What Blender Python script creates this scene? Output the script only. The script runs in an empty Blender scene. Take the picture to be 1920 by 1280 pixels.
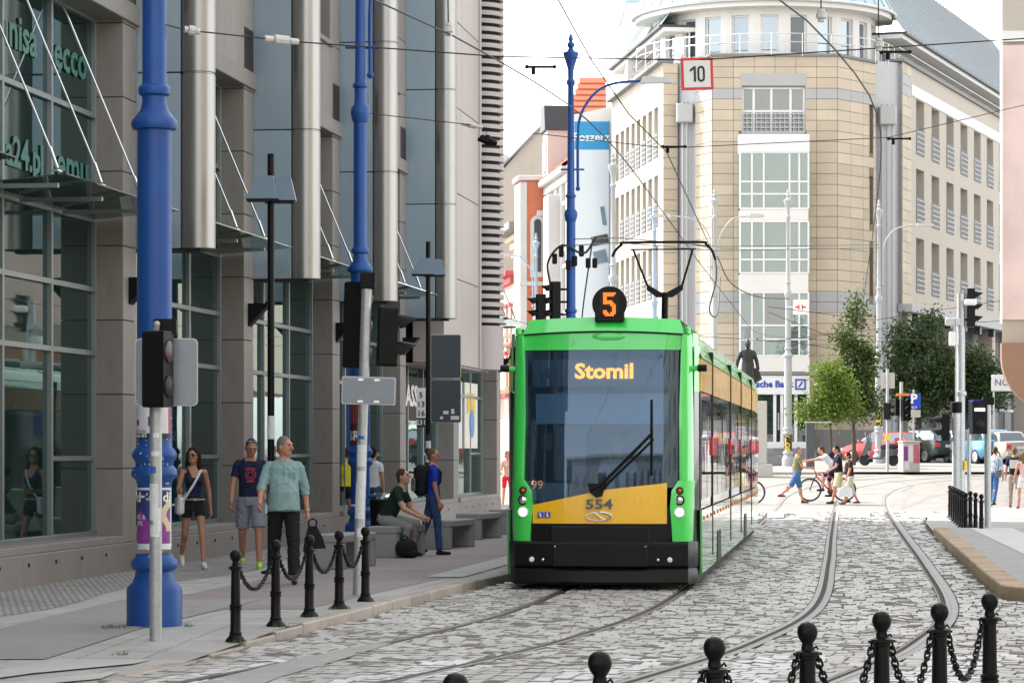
import bpy, bmesh, math, random
import numpy as np
from mathutils import Vector, Matrix
random.seed(7); rng = np.random.default_rng(7)
R = math.radians
SC = bpy.context.scene
COL = SC.collection
# ---------------------------------------------------------------- camera, sky, sun, exposure
FPX, HZ, CH = 5400.0, 840.0, 1.75          # focal length in photo pixels, horizon row, eye height
cam = bpy.data.cameras.new('camera'); camo = bpy.data.objects.new('camera', cam); COL.objects.link(camo)
camo.location = (0, 0, CH); camo.rotation_euler = (R(90), 0, 0)
cam.sensor_width = 36; cam.lens = FPX/1920*36; cam.shift_y = (HZ-640)/1920
cam.clip_start = .5; cam.clip_end = 4000; SC.camera = camo
SUN_AZ = Vector((-.84, .54)); SUN_EL = R(47)
w = bpy.data.worlds.new('World'); SC.world = w; w.use_nodes = True
nt = w.node_tree; bg = nt.nodes['Background']
sky = nt.nodes.new('ShaderNodeTexSky'); sky.sky_type = 'NISHITA'; sky.sun_disc = False
sky.sun_elevation = SUN_EL; sky.sun_rotation = math.atan2(SUN_AZ.x, SUN_AZ.y)
sky.air_density = 1.0; sky.dust_density = .8; sky.ozone_density = 1.0
hs = nt.nodes.new('ShaderNodeHueSaturation'); hs.inputs['Saturation'].default_value = .16
nt.links.new(sky.outputs[0], hs.inputs['Color']); nt.links.new(hs.outputs[0], bg.inputs[0]); bg.inputs[1].default_value = .15
sl = bpy.data.lights.new('sun', 'SUN'); sl.energy = 2.0; sl.angle = R(.6); sl.color = (1, .94, .84)
so = bpy.data.objects.new('sun', sl); COL.objects.link(so)
sd = Vector((SUN_AZ.x*math.cos(SUN_EL), SUN_AZ.y*math.cos(SUN_EL), math.sin(SUN_EL)))
so.rotation_euler = sd.to_track_quat('Z', 'Y').to_euler(); so.location = sd*60
SC.view_settings.view_transform = 'Standard'; SC.view_settings.look = 'None'
SC.view_settings.gamma = 1; SC.view_settings.use_curve_mapping = False
SC.view_settings.exposure = 2.0
SC.cycles.max_bounces = 6; SC.cycles.glossy_bounces = 3; SC.cycles.transparent_max_bounces = 8
SC.cycles.use_denoising = True; SC.cycles.sample_clamp_indirect = 6
# ---------------------------------------------------------------- helpers
def gz(Y):                                   # the street climbs gently beyond the crossing
    if Y < 84: return 0.0
    if Y < 119: return (Y-84)*.0249
    if Y < 135: return .8715+(Y-119)*.0143
    return 1.1
def gpt(x, y, z0=0.0):                       # ground point for a picture position
    lo, hi = 5.0, 400.0
    for _ in range(50):
        m = (lo+hi)/2
        if HZ+FPX*(CH-gz(m)-z0)/m > y: lo = m
        else: hi = m
    return Vector(((x-960)*lo/FPX, lo, gz(lo)+z0))
def at(x, y, Y): return Vector(((x-960)*Y/FPX, Y, CH-(y-HZ)*Y/FPX))
MATS = {}
def M(name, col=(.5,.5,.5), rough=.6, metal=0, var=.12, sc=2.5, bump=0, bsc=40, coat=0, spec=.5, emit=0, isl=0, obr=0, tr=0, dirt=0, mp=None, aniso=(1,1,1)):
    if name in MATS: return MATS[name]
    m = bpy.data.materials.new(name); MATS[name] = m; m.use_nodes = True
    t = m.node_tree; N = t.nodes; L = t.links; p = N['Principled BSDF']
    p.inputs['Roughness'].default_value = rough; p.inputs['Metallic'].default_value = metal
    p.inputs['Specular IOR Level'].default_value = spec
    if coat: p.inputs['Coat Weight'].default_value = coat; p.inputs['Coat Roughness'].default_value = .04
    tc = N.new('ShaderNodeTexCoord'); mpn = N.new('ShaderNodeMapping'); mpn.inputs['Scale'].default_value = aniso
    L.new(tc.outputs['Object'], mpn.inputs[0])
    no = N.new('ShaderNodeTexNoise'); no.inputs['Scale'].default_value = sc; no.inputs['Detail'].default_value = 5
    no.inputs['Roughness'].default_value = .62
    L.new(mpn.outputs[0], no.inputs['Vector'])
    def math_(op, a, b):
        n = N.new('ShaderNodeMath'); n.operation = op
        for i, q in enumerate((a, b)):
            if isinstance(q, (int, float)): n.inputs[i].default_value = q
            else: L.new(q, n.inputs[i])
        return n.outputs[0]
    f = math_('MULTIPLY_ADD', no.outputs['Fac'], 2*var*1.6); f.node.inputs[2].default_value = 1-var*1.6
    if isl:
        g = N.new('ShaderNodeNewGeometry'); a = math_('MULTIPLY_ADD', g.outputs['Random Per Island'], 2*isl); a.node.inputs[2].default_value = 1-isl
        f = math_('MULTIPLY', f, a)
    if obr:
        g = N.new('ShaderNodeObjectInfo'); a = math_('MULTIPLY_ADD', g.outputs['Random'], 2*obr); a.node.inputs[2].default_value = 1-obr
        f = math_('MULTIPLY', f, a)
    mx = N.new('ShaderNodeVectorMath'); mx.operation = 'SCALE'; mx.inputs[0].default_value = col[:3]
    L.new(f, mx.inputs['Scale']); out = mx.outputs[0]
    if dirt:
        n2 = N.new('ShaderNodeTexNoise'); n2.inputs['Scale'].default_value = sc*2.7; n2.inputs['Detail'].default_value = 8; n2.inputs['Roughness'].default_value = .7
        L.new(mpn.outputs[0], n2.inputs['Vector'])
        cr = N.new('ShaderNodeValToRGB'); cr.color_ramp.elements[0].position = .52; cr.color_ramp.elements[1].position = .72
        L.new(n2.outputs['Fac'], cr.inputs[0])
        mi = N.new('ShaderNodeMix'); mi.data_type = 'RGBA'; L.new(math_('MULTIPLY', cr.outputs[0], dirt), mi.inputs['Factor'])
        L.new(out, mi.inputs['A']); mi.inputs['B'].default_value = (col[0]*.35+.02, col[1]*.33+.017, col[2]*.3+.013, 1); out = mi.outputs['Result']
    L.new(out, p.inputs['Base Color'])
    if rough > .12:
        rr = math_('MULTIPLY_ADD', no.outputs['Fac'], .25*rough); rr.node.inputs[2].default_value = rough*.87
        L.new(rr, p.inputs['Roughness'])
    if bump:
        b = N.new('ShaderNodeTexNoise'); b.inputs['Scale'].default_value = bsc; b.inputs['Detail'].default_value = 4
        L.new(mpn.outputs[0], b.inputs['Vector'])
        bn = N.new('ShaderNodeBump'); bn.inputs['Strength'].default_value = bump; bn.inputs['Distance'].default_value = .01
        L.new(b.outputs['Fac'], bn.inputs['Height']); L.new(bn.outputs[0], p.inputs['Normal'])
    if emit:
        p.inputs['Emission Color'].default_value = (*col[:3], 1); p.inputs['Emission Strength'].default_value = emit
    return m
def glass_mat(name, tint, refl=.35, keep=.5, ior=1.5, gloss=(.9,.95,1)):
    """thin pane: tinted see-through layer, opaque tint and a mirror-like coat by fresnel"""
    if name in MATS: return MATS[name]
    m = bpy.data.materials.new(name); MATS[name] = m; m.use_nodes = True
    t = m.node_tree; N = t.nodes; L = t.links; N.remove(N['Principled BSDF'])
    tr = N.new('ShaderNodeBsdfTransparent'); tr.inputs[0].default_value = (*[c**.5 for c in tint], 1)
    df = N.new('ShaderNodeBsdfDiffuse'); df.inputs[0].default_value = (*tint, 1)
    gl = N.new('ShaderNodeBsdfGlossy'); gl.inputs['Roughness'].default_value = .02; gl.inputs[0].default_value = (*gloss, 1)
    m1 = N.new('ShaderNodeMixShader'); m1.inputs[0].default_value = 1-keep
    L.new(tr.outputs[0], m1.inputs[1]); L.new(df.outputs[0], m1.inputs[2])
    fr = N.new('ShaderNodeFresnel'); fr.inputs[0].default_value = ior
    tc = N.new('ShaderNodeTexCoord'); no = N.new('ShaderNodeTexNoise'); no.inputs['Scale'].default_value = .8
    L.new(tc.outputs['Object'], no.inputs['Vector'])
    bn = N.new('ShaderNodeBump'); bn.inputs['Strength'].default_value = .04; bn.inputs['Distance'].default_value = .05
    L.new(no.outputs['Fac'], bn.inputs['Height']); L.new(bn.outputs[0], gl.inputs['Normal'])
    ad = N.new('ShaderNodeMath'); ad.operation = 'MULTIPLY_ADD'; ad.inputs[1].default_value = 1-refl*.5; ad.inputs[2].default_value = refl*.35; ad.use_clamp = True
    L.new(fr.outputs[0], ad.inputs[0])
    m2 = N.new('ShaderNodeMixShader'); L.new(ad.outputs[0], m2.inputs[0]); L.new(m1.outputs[0], m2.inputs[1]); L.new(gl.outputs[0], m2.inputs[2])
    L.new(m2.outputs[0], N['Material Output'].inputs[0]); return m
class MB:
    def __init__(s): s.v = []; s.f = []; s.m = []
    def add(s, vs, fs, mi=0, T=None):
        o = len(s.v)
        if T is not None: vs = [T @ Vector(v) for v in vs]
        s.v += [tuple(v) for v in vs]; s.f += [tuple(i+o for i in f) for f in fs]; s.m += [mi]*len(fs); return s
    def box(s, a, b, mi=0, bev=0, T=None):
        x0,y0,z0 = [min(p,q) for p,q in zip(a,b)]; x1,y1,z1 = [max(p,q) for p,q in zip(a,b)]
        if not bev:
            vs = [(x0,y0,z0),(x1,y0,z0),(x1,y1,z0),(x0,y1,z0),(x0,y0,z1),(x1,y0,z1),(x1,y1,z1),(x0,y1,z1)]
            fs = [(0,3,2,1),(4,5,6,7),(0,1,5,4),(1,2,6,5),(2,3,7,6),(3,0,4,7)]
            return s.add(vs, fs, mi, T)
        e = min(bev, (x1-x0)*.45, (y1-y0)*.45, (z1-z0)*.45); vs = []; X=(x0,x1); Y=(y0,y1); Z=(z0,z1); g = (1,-1)
        idx = {}
        for i in (0,1):
            for j in (0,1):
                for k in (0,1):
                    for ax in range(3):
                        idx[i,j,k,ax] = len(vs)
                        vs.append((X[i]+(0 if ax==0 else g[i]*e), Y[j]+(0 if ax==1 else g[j]*e), Z[k]+(0 if ax==2 else g[k]*e)))
        q = lambda *a: idx[a]
        fs = []
        for i in (0,1):
            f = [q(i,0,0,0),q(i,1,0,0),q(i,1,1,0),q(i,0,1,0)]; fs.append(f if i else f[::-1])
            f = [q(0,i,0,1),q(0,i,1,1),q(1,i,1,1),q(1,i,0,1)]; fs.append(f if i else f[::-1])
            f = [q(0,0,i,2),q(1,0,i,2),q(1,1,i,2),q(0,1,i,2)]; fs.append(f if i else f[::-1])
        for i in (0,1):
            for j in (0,1):
                f = [q(i,j,0,0),q(i,j,1,0),q(i,j,1,1),q(i,j,0,1)]; fs.append(f if (i==j) == False else f[::-1])
                f = [q(i,0,j,0),q(i,1,j,0),q(i,1,j,2),q(i,0,j,2)]; fs.append(f if (i==j) else f[::-1])
                f = [q(0,i,j,1),q(1,i,j,1),q(1,i,j,2),q(0,i,j,2)]; fs.append(f if (i==j)==False else f[::-1])
        for i in (0,1):
            for j in (0,1):
                for k in (0,1):
                    f = [q(i,j,k,0),q(i,j,k,1),q(i,j,k,2)]; fs.append(f if (i+j+k)%2 else f[::-1])
        return s.add(vs, fs, mi, T)
    def lathe(s, prof, n=20, mi=0, c=(0,0,0), T=None):
        vs = []; fs = []
        for z, r in prof:
            for i in range(n):
                a = 2*math.pi*i/n; vs.append((c[0]+r*math.cos(a), c[1]+r*math.sin(a), c[2]+z))
        for k in range(len(prof)-1):
            for i in range(n):
                j = (i+1)%n; fs.append((k*n+i, k*n+j, (k+1)*n+j, (k+1)*n+i))
        fs.append(tuple(range(n))[::-1]); fs.append(tuple((len(prof)-1)*n+i for i in range(n)))
        return s.add(vs, fs, mi, T)
    def tube(s, pts, r, n=6, mi=0, cap=True, T=None, closed=False):
        pts = [Vector(p) for p in pts]; vs = []; fs = []; k = len(pts)
        rr = r if isinstance(r, (list, tuple)) else [r]*k
        up = None
        for i, p in enumerate(pts):
            if closed: d = pts[(i+1)%k]-pts[i-1]
            else: d = pts[min(i+1,k-1)]-pts[max(i-1,0)]
            if d.length < 1e-9: d = Vector((0,0,1))
            d.normalize()
            if up is None:
                a = Vector((0,0,1)) if abs(d.z) < .9 else Vector((1,0,0)); up = d.cross(a).normalized()
            else:
                up = (up-d*up.dot(d))
                up = up.normalized() if up.length > 1e-6 else d.orthogonal().normalized()
            w2 = d.cross(up)
            for j in range(n):
                a = 2*math.pi*j/n; vs.append(p+(up*math.cos(a)+w2*math.sin(a))*rr[i])
        for i in range(k if closed else k-1):
            b = (i+1)%k
            for j in range(n):
                q = (j+1)%n; fs.append((i*n+j, i*n+q, b*n+q, b*n+j))
        if cap and not closed: fs.append(tuple(range(n))[::-1]); fs.append(tuple((k-1)*n+j for j in range(n)))
        return s.add(vs, fs, mi, T)
    def sphere(s, c, r, n=12, mi=0, T=None):
        r = r if isinstance(r, (tuple, list)) else (r,r,r); h = n//2; vs = []; fs = []
        for i in range(1, h):
            t = math.pi*i/h
            for j in range(n):
                a = 2*math.pi*j/n; vs.append((c[0]+r[0]*math.sin(t)*math.cos(a), c[1]+r[1]*math.sin(t)*math.sin(a), c[2]+r[2]*math.cos(t)))
        vs.append((c[0],c[1],c[2]+r[2])); vs.append((c[0],c[1],c[2]-r[2])); t_, b_ = len(vs)-2, len(vs)-1
        for i in range(h-2):
            for j in range(n):
                q = (j+1)%n; fs.append((i*n+j, (i+1)*n+j, (i+1)*n+q, i*n+q))
        for j in range(n):
            q = (j+1)%n; fs.append((t_, j, q)); fs.append((b_, (h-2)*n+q, (h-2)*n+j))
        return s.add(vs, fs, mi, T)
    def prism(s, poly, a0, a1, ax='z', mi=0, T=None):
        """extrude a 2-D polygon; ax z: (x,y), ax y: (x,z), ax x: (y,z)"""
        n = len(poly); f3 = {'z': lambda p,h:(p[0],p[1],h), 'y': lambda p,h:(p[0],h,p[1]), 'x': lambda p,h:(h,p[0],p[1])}[ax]
        vs = [f3(p,a0) for p in poly]+[f3(p,a1) for p in poly]
        fs = [tuple(range(n))[::-1], tuple(range(n,2*n))]+[(i,(i+1)%n,n+(i+1)%n,n+i) for i in range(n)]
        return s.add(vs, fs, mi, T)
    def quad(s, a, b, c, d, mi=0): return s.add([a,b,c,d], [(0,1,2,3)], mi)
    def mesh(s, name, mats, smooth=False, fix=True):
        me = bpy.data.meshes.new(name); me.from_pydata(s.v, [], s.f)
        for q in (mats if isinstance(mats, (list, tuple)) else [mats]): me.materials.append(q)
        if any(s.m): me.polygons.foreach_set('material_index', s.m)
        if fix:
            bm = bmesh.new(); bm.from_mesh(me); bmesh.ops.recalc_face_normals(bm, faces=bm.faces); bm.to_mesh(me); bm.free()
        if smooth:
            me.polygons.foreach_set('use_smooth', [True]*len(me.polygons))
            try: me.set_sharp_from_angle(angle=R(smooth if smooth is not True else 40))
            except Exception: pass
        me.update(); return me
    def build(s, name, mats, parent=None, smooth=False, w=False, fix=True):
        if w and parent is not None:
            q = parent
            while q.name not in PM: q = q.parent
            inv = PM[q.name].inverted(); s.v = [tuple(inv @ Vector(v)) for v in s.v]
        return obj(name, s.mesh(name, mats, smooth, fix), parent)
PM = {}
def obj(name, me, parent=None, loc=None, rz=0, scale=None):
    o = bpy.data.objects.new(name, me); COL.objects.link(o)
    if parent is not None: o.parent = parent
    if loc is not None: o.location = loc
    if rz: o.rotation_euler = (0,0,rz)
    if scale is not None: o.scale = scale
    return o
def tag(o, label, cat=None, group=None):
    o['label'] = label
    if cat: o['category'] = cat
    if group: o['group'] = group
    return o
def struct(o, kind='structure'): o['kind'] = kind; return o
def thing(name, label, cat, loc=(0,0,0), rz=0, group=None):
    o = bpy.data.objects.new(name, None); COL.objects.link(o); o.empty_display_size = .2
    o.location = loc; o.rotation_euler = (0,0,rz); PM[o.name] = Matrix.Translation(Vector(loc)) @ Matrix.Rotation(rz, 4, 'Z')
    return tag(o, label, cat, group)
def copy_tree(o, parent=None, kids=None):
    c = o.copy(); COL.objects.link(c)
    if parent is not None: c.parent = parent
    for ch in (o.children if kids is None else kids): copy_tree(ch, c)
    return c
def text_geo(txt, size=1, bold=0.0, align='CENTER', ext=0, res=2, sx=1.0, shear=0):
    cu = bpy.data.curves.new('t', 'FONT'); cu.body = txt; cu.size = size; cu.align_x = align; cu.align_y = 'CENTER'
    cu.offset = bold; cu.extrude = ext; cu.resolution_u = res; cu.shear = shear
    o = bpy.data.objects.new('t', cu); COL.objects.link(o); dg = bpy.context.evaluated_depsgraph_get()
    me = bpy.data.meshes.new_from_object(o.evaluated_get(dg)); vs = [(v.co.x*sx, v.co.y, v.co.z) for v in me.vertices]; fs = [tuple(p.vertices) for p in me.polygons]
    bpy.data.objects.remove(o); bpy.data.curves.remove(cu); bpy.data.meshes.remove(me); return vs, fs
def text(name, txt, size, mat, parent, org, xd, zd, bold=0, ext=.004, sx=1.0, align='CENTER', shear=0):
    """flat lettering: org centre, xd reading direction, zd up (local to parent)"""
    vs, fs = text_geo(txt, size, bold, align, ext, 2, sx, shear)
    xd = Vector(xd).normalized(); zd = Vector(zd).normalized(); nd = xd.cross(zd); o = Vector(org)
    return MB().add([o+xd*v[0]+zd*v[1]+nd*v[2] for v in vs], fs).build(name, mat, parent, fix=False)
def crom(pts, n=12):
    P = [Vector(p) for p in pts]; P = [P[0]*2-P[1]]+P+[P[-1]*2-P[-2]]; out = []
    for i in range(1, len(P)-2):
        for k in range(n):
            t = k/n; a,b,c,d = P[i-1],P[i],P[i+1],P[i+2]
            out.append(.5*((2*b)+(c-a)*t+(2*a-5*b+4*c-d)*t*t+(3*b-a-3*c+d)*t**3))
    out.append(P[-2]); return out
def arc(c, r, a0, a1, n, f=lambda x,y:(x,y)): return [f(c[0]+r*math.cos(a0+(a1-a0)*i/n), c[1]+r*math.sin(a0+(a1-a0)*i/n)) for i in range(n+1)]
# ---------------------------------------------------------------- ground materials
def brick_mat(name, c1, c2, mo, bw, bh, ms=.012, rough=.8, bump=.5, big=.25, squash=.5, rot=0):
    m = bpy.data.materials.new(name); MATS[name] = m; m.use_nodes = True
    t = m.node_tree; N = t.nodes; L = t.links; p = N['Principled BSDF']; p.inputs['Roughness'].default_value = rough
    tc = N.new('ShaderNodeTexCoord'); mp = N.new('ShaderNodeMapping'); mp.inputs['Rotation'].default_value = (0,0,rot); L.new(tc.outputs['Object'], mp.inputs[0])
    dn = N.new('ShaderNodeTexNoise'); dn.inputs['Scale'].default_value = 6; L.new(mp.outputs[0], dn.inputs['Vector'])
    va = N.new('ShaderNodeVectorMath'); va.operation = 'MULTIPLY_ADD'; va.inputs[1].default_value = (.05,.05,0); L.new(dn.outputs['Color'], va.inputs[0]); L.new(mp.outputs[0], va.inputs[2])
    b = N.new('ShaderNodeTexBrick'); b.inputs['Scale'].default_value = 1; b.inputs['Brick Width'].default_value = bw; b.inputs['Row Height'].default_value = bh
    b.inputs['Mortar Size'].default_value = ms; b.inputs['Mortar Smooth'].default_value = .3; b.inputs['Bias'].default_value = 0; b.offset = squash
    for k, c in (('Color1', c1), ('Color2', c2), ('Mortar', mo)): b.inputs[k].default_value = (*c, 1)
    L.new(va.outputs[0], b.inputs['Vector'])
    n = N.new('ShaderNodeTexNoise'); n.inputs['Scale'].default_value = .7; n.inputs['Detail'].default_value = 9; n.inputs['Roughness'].default_value = .7; L.new(tc.outputs['Object'], n.inputs['Vector'])
    ma = N.new('ShaderNodeMath'); ma.operation = 'MULTIPLY_ADD'; ma.inputs[1].default_value = big*4; ma.inputs[2].default_value = 1-big*2; L.new(n.outputs['Fac'], ma.inputs[0])
    s = N.new('ShaderNodeVectorMath'); s.operation = 'SCALE'; L.new(b.outputs['Color'], s.inputs[0]); L.new(ma.outputs[0], s.inputs['Scale']); L.new(s.outputs[0], p.inputs['Base Color'])
    bn = N.new('ShaderNodeBump'); bn.inputs['Strength'].default_value = bump; bn.inputs['Distance'].default_value = .012; bn.invert = True
    L.new(b.outputs['Fac'], bn.inputs['Height']); L.new(bn.outputs[0], p.inputs['Normal']); return m
m_grout = M('sett_grout', (.075,.07,.064), .95, var=.3, sc=8, bump=.5, bsc=60)
m_settd = M('sett_side_shade_dirt', (.25,.238,.215), .95, var=.3, sc=6)  # darker sides paint in the shade of the joints, along with joint dirt
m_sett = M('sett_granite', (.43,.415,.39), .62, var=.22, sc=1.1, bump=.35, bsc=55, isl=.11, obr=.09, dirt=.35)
m_roadfar = brick_mat('sett_paving_far', (.30,.29,.275), (.25,.24,.23), (.10,.095,.09), .24, .17, .014, bump=.8)
m_slab = brick_mat('pavement_slabs', (.405,.39,.37), (.355,.345,.325), (.24,.235,.22), .52, .52, .012, bump=.3, squash=0, rot=.14)
m_mosaic = brick_mat('pavement_mosaic', (.40,.39,.37), (.28,.27,.26), (.14,.13,.125), .085, .08, .012, bump=.9, rot=.3)
m_redpav = brick_mat('red_pavers', (.31,.26,.245), (.27,.235,.225), (.18,.165,.16), .2, .1, .008, bump=.4, rot=.14)
m_asph = M('asphalt_grey', (.295,.285,.275), .85, var=.16, sc=.9, bump=.5, bsc=140, dirt=.2)
m_conc = M('light_concrete', (.46,.45,.43), .8, var=.12, sc=.8, bump=.3, bsc=70, dirt=.2)
m_pale = M('pale_pavement', (.30,.285,.265), .8, var=.1, sc=.4, bump=.3, bsc=50, dirt=.15)
m_kerb = M('kerb_granite', (.36,.32,.28), .75, var=.2, sc=3, bump=.4, bsc=60, obr=.12, dirt=.4)
m_kerbtan = M('kerb_tan', (.34,.25,.16), .8, var=.25, sc=3, bump=.4, bsc=60, obr=.12, dirt=.4)
m_paint = M('road_paint_white', (.44,.44,.43), .7, var=.2, sc=3, bump=.2, bsc=60, dirt=.45)
m_rail = M('rail_steel', (.20,.185,.17), .5, 1, var=.2, sc=5)
m_groove = M('rail_groove', (.05,.035,.025), .9, var=.3, sc=9)
m_mastic = M('rail_mastic', (.33,.32,.305), .75, var=.15, sc=2, dirt=.25)
m_earth = M('far_ground', (.32,.31,.30), .9, var=.2, sc=.1)
# ---------------------------------------------------------------- lines of the street
WO = Vector((-5.84, 32.8)); WD = Vector((.1357, .9908)).normalized(); WN = Vector((WD.y, -WD.x))
def wallX(Y): return WO.x+(Y-WO.y)*WD.x/WD.y
KL = [(5,-6.3),(12,-5.1),(18,-3.9),(22.5,-2.75),(25.3,-2.2),(28,-1.72),(30.7,-1.28),(34.4,-.64),(37.8,0),(45,.75),(60,2.0),(75,3.3),(79,3.0),(82,1.5),(84,-1.5)]
def kerbX(Y): return float(np.interp(Y, [k[0] for k in KL], [k[1] for k in KL]))
def sz(Y): return .12 if Y > 26.2 else (.02+.10*max(0,(Y-23.0)/3.2) if Y > 23 else .02)
BC = crom([(-4.4,4),(-3.7,7),(-2.6,10.5),(-1.0,14.2),(.5,18),(1.82,22),(2.85,25.6),(4.02,31.5),(5.42,43),(7.25,59),(10.4,86),(11.6,94),(13.0,100),(15.4,106),(19.5,111),(25,114),(34,116)], 14)
BC = [p.to_2d() if len(p) == 3 else p for p in BC]
def dens(poly, step=.17):
    P = np.array([(p[0], p[1]) for p in poly]); d = np.r_[0, np.cumsum(np.hypot(*np.diff(P, axis=0).T))]
    s = np.arange(0, d[-1], step); return np.c_[np.interp(s, d, P[:,0]), np.interp(s, d, P[:,1])]
def offs(P, o):
    T = np.gradient(P, axis=0); T /= np.linalg.norm(T, axis=1)[:,None]; return P+np.c_[T[:,1], -T[:,0]]*o
def ribbon(P, o0, o1, z, y0=-1e9, y1=1e9, mb=None, thick=None):
    A, B = offs(P, o0), offs(P, o1); k = [i for i in range(len(P)) if y0 <= P[i,1] <= y1]
    mb = mb or MB(); vs = []
    for i in k:
        vs.append((A[i,0], A[i,1], gz(A[i,1])+z)); vs.append((B[i,0], B[i,1], gz(B[i,1])+z))
    n = len(k); fs = [(2*i, 2*i+1, 2*i+3, 2*i+2) for i in range(n-1)]
    if thick:
        b = len(vs); vs += [(x,y,q-thick) for x,y,q in vs[:2*n]]
        fs += [(2*i, 2*i+2, b+2*i+2, b+2*i) for i in range(n-1)]+[(2*i+1, b+2*i+1, b+2*i+3, 2*i+3) for i in range(n-1)]
    return mb.add(vs, fs)
def sheet(name, mat, Ys, xl, xr, zf, nx=1, kind='structure'):
    vs = []; fs = []
    for Y in Ys:
        for j in range(nx+1):
            x = xl(Y)+(xr(Y)-xl(Y))*j/nx; vs.append((x, Y, zf(Y)))
    for i in range(len(Ys)-1):
        for j in range(nx): a = i*(nx+1)+j; fs.append((a, a+1, a+nx+2, a+nx+1))
    o = MB().add(vs, fs).build(name, mat, fix=False); o['kind'] = kind; return o
def flat(name, pts, mat, dz, zf=None, parent=None):      # a thin painted or laid sheet given by ground points
    vs = [(p[0], p[1], (zf(p[1]) if zf else gz(p[1]))+dz) for p in pts]
    return MB().add(vs, [tuple(range(len(vs)))]).build(name, mat, parent, fix=False)
lin = lambda a, b, n: [a+(b-a)*i/n for i in range(n+1)]
sheet('ground', m_earth, [-40,0,60,84,100,119,135,160,250,600,2500], lambda Y: -900, lambda Y: 900, lambda Y: gz(Y)-.06)
sheet('road', m_grout, lin(2,78,40), lambda Y: min(kerbX(Y)-.05, wallX(Y)+20), lambda Y: 16, lambda Y: 0)
sheet('road_crossing', m_roadfar, [78]+lin(79,112,24)+lin(113,170,6), lambda Y: -30, lambda Y: 60, lambda Y: gz(Y)+.022 if Y > 78 else .022)
sw = sheet('pavement_left', m_slab, lin(4,22,16)+lin(22.25,27,19)+lin(27.7,76,70), lambda Y: wallX(Y)-.5, lambda Y: kerbX(Y)-.03, sz)
sheet('pavement_mosaic_strip', m_mosaic, lin(4,76,60), lambda Y: wallX(Y)-.4, lambda Y: wallX(Y)+1.45+.2*math.sin(Y*.7), lambda Y: sz(Y)+.004)
sheet('pavement_red_strip', m_redpav, lin(29.2,58,20), lambda Y: min(wallX(Y)+2.3, kerbX(Y)-.9), lambda Y: kerbX(Y)-.55, lambda Y: sz(Y)+.004)
sheet('pavement_asphalt_strip', m_asph, lin(23.4,31,14), lambda Y: wallX(Y)+1.9+(31-Y)*.05, lambda Y: kerbX(Y)-1.15-(Y-21)*.03, lambda Y: sz(Y)+.008)
wl = flat('pavement_light_band', [(gpt(x,y,.12).x, gpt(x,y,.12).y) for x,y in ((800,1082),(868,1083),(962,1056),(962,1040))], m_conc, .012, sz); wl['kind'] = 'structure'
for i, q in enumerate((((-40,1262),(130,1232),(345,1226),(250,1244),(60,1262),(-40,1276)), ((-20,1283),(120,1268),(225,1258),(190,1272),(60,1284),(0,1292)), ((330,1290),(420,1268),(560,1234),(700,1206),(735,1206),(640,1236),(520,1270),(470,1292)))):
    o = flat('pavement_paint_band', [gpt(x,y,.03) for x,y in q], m_conc if i < 2 else m_mastic, .034 if i == 2 else .012, (lambda Y: 0) if i == 2 else (lambda Y: .022)); o['kind'] = 'structure'
# kerbs: each stone its own piece under its kerb
def kerb(name, pts, zt, wdt, mat, label, stone=1.0, zb=-.1, inner=1):
    k = thing(name, label, 'kerb', (pts[0][0], pts[0][1], 0)); P = dens(pts, .05); n = int(stone/.05); i = 0
    while i+n < len(P):
        a, b = P[i], P[i+n]; d = (b-a)/np.linalg.norm(b-a); no = np.array((-d[1], d[0]))*inner; z = zt(a[1])+random.uniform(-.004,.004); e = d*.008
        q = [a+e, b-e, b-e+no*wdt, a+e+no*wdt]; base = gz(a[1])
        mb = MB(); top = [(*p, base+z) for p in q]; bot = [(*p, base+zb) for p in q]
        c = .015; tin = [(*(p+no*(c if j < 2 else 0)), base+z) for j,p in enumerate(q)]; tlo = [(*p, base+z-(c if j < 2 else 0)) for j,p in enumerate(q)]
        mb.add(tin+tlo+bot, [(0,1,2,3),(0,4,5,1),(4,8,9,5),(1,5,9,10,2),(3,11,8,4,0),(2,10,11,3)])
        mb.build('kerb_stone', mat, k, w=True); i += n
    return k
kerb('kerb', [(x,y) for y,x in KL if y >= 18 and y <= 84], lambda Y: sz(Y)+.006, .15, m_kerb, 'granite kerb along the left pavement beside the tram', 1.0)
# right-hand tram platform, pale pavement and far plaza
PR = [(9.6,30.2),(6.2,31.8),(5.62,33.0),(6.1,37.4),(7.2,47),(8.38,57.3)]
MB().add([(x+.14,y,.17) for x,y in PR]+[(13,57.3,.17),(13,30.2,.17)], [tuple(range(8))]).build('tram_platform_surface', m_asph)['kind'] = 'structure'
flat('platform_light_band', [(6.75,34.2),(7.35,33.8),(9.9,57.0),(9.05,57.0)], m_conc, .175)['kind'] = 'structure'
kerb('kerb', PR, lambda Y: .176, .28, m_kerbtan, 'tan concrete kerb edging the platform at the right', .62, inner=-1)
RW = [(58,8.5),(65,9.35),(72,10.4),(78,11.7),(83,13.8),(86,17.2),(88.5,26)]
rwx = lambda Y: float(np.interp(Y, [a[0] for a in RW], [a[1] for a in RW]))
sheet('pavement_right', m_pale, lin(57.4,88.4,20), rwx, lambda Y: 40, lambda Y: gz(Y)+.06)
sheet('plaza', m_pale, lin(112.5,170,18), lambda Y: -6 if Y < 135 else -14, lambda Y: 45, lambda Y: gz(Y)+.12)
kerb('kerb', [(-6,112.3),(6,112.0),(12,112.4),(14.5,114),(18,117.5),(24,121)], lambda Y: .13, .2, m_kerb, 'granite kerb of the sunny plaza beyond the crossing', 2.0)
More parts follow.
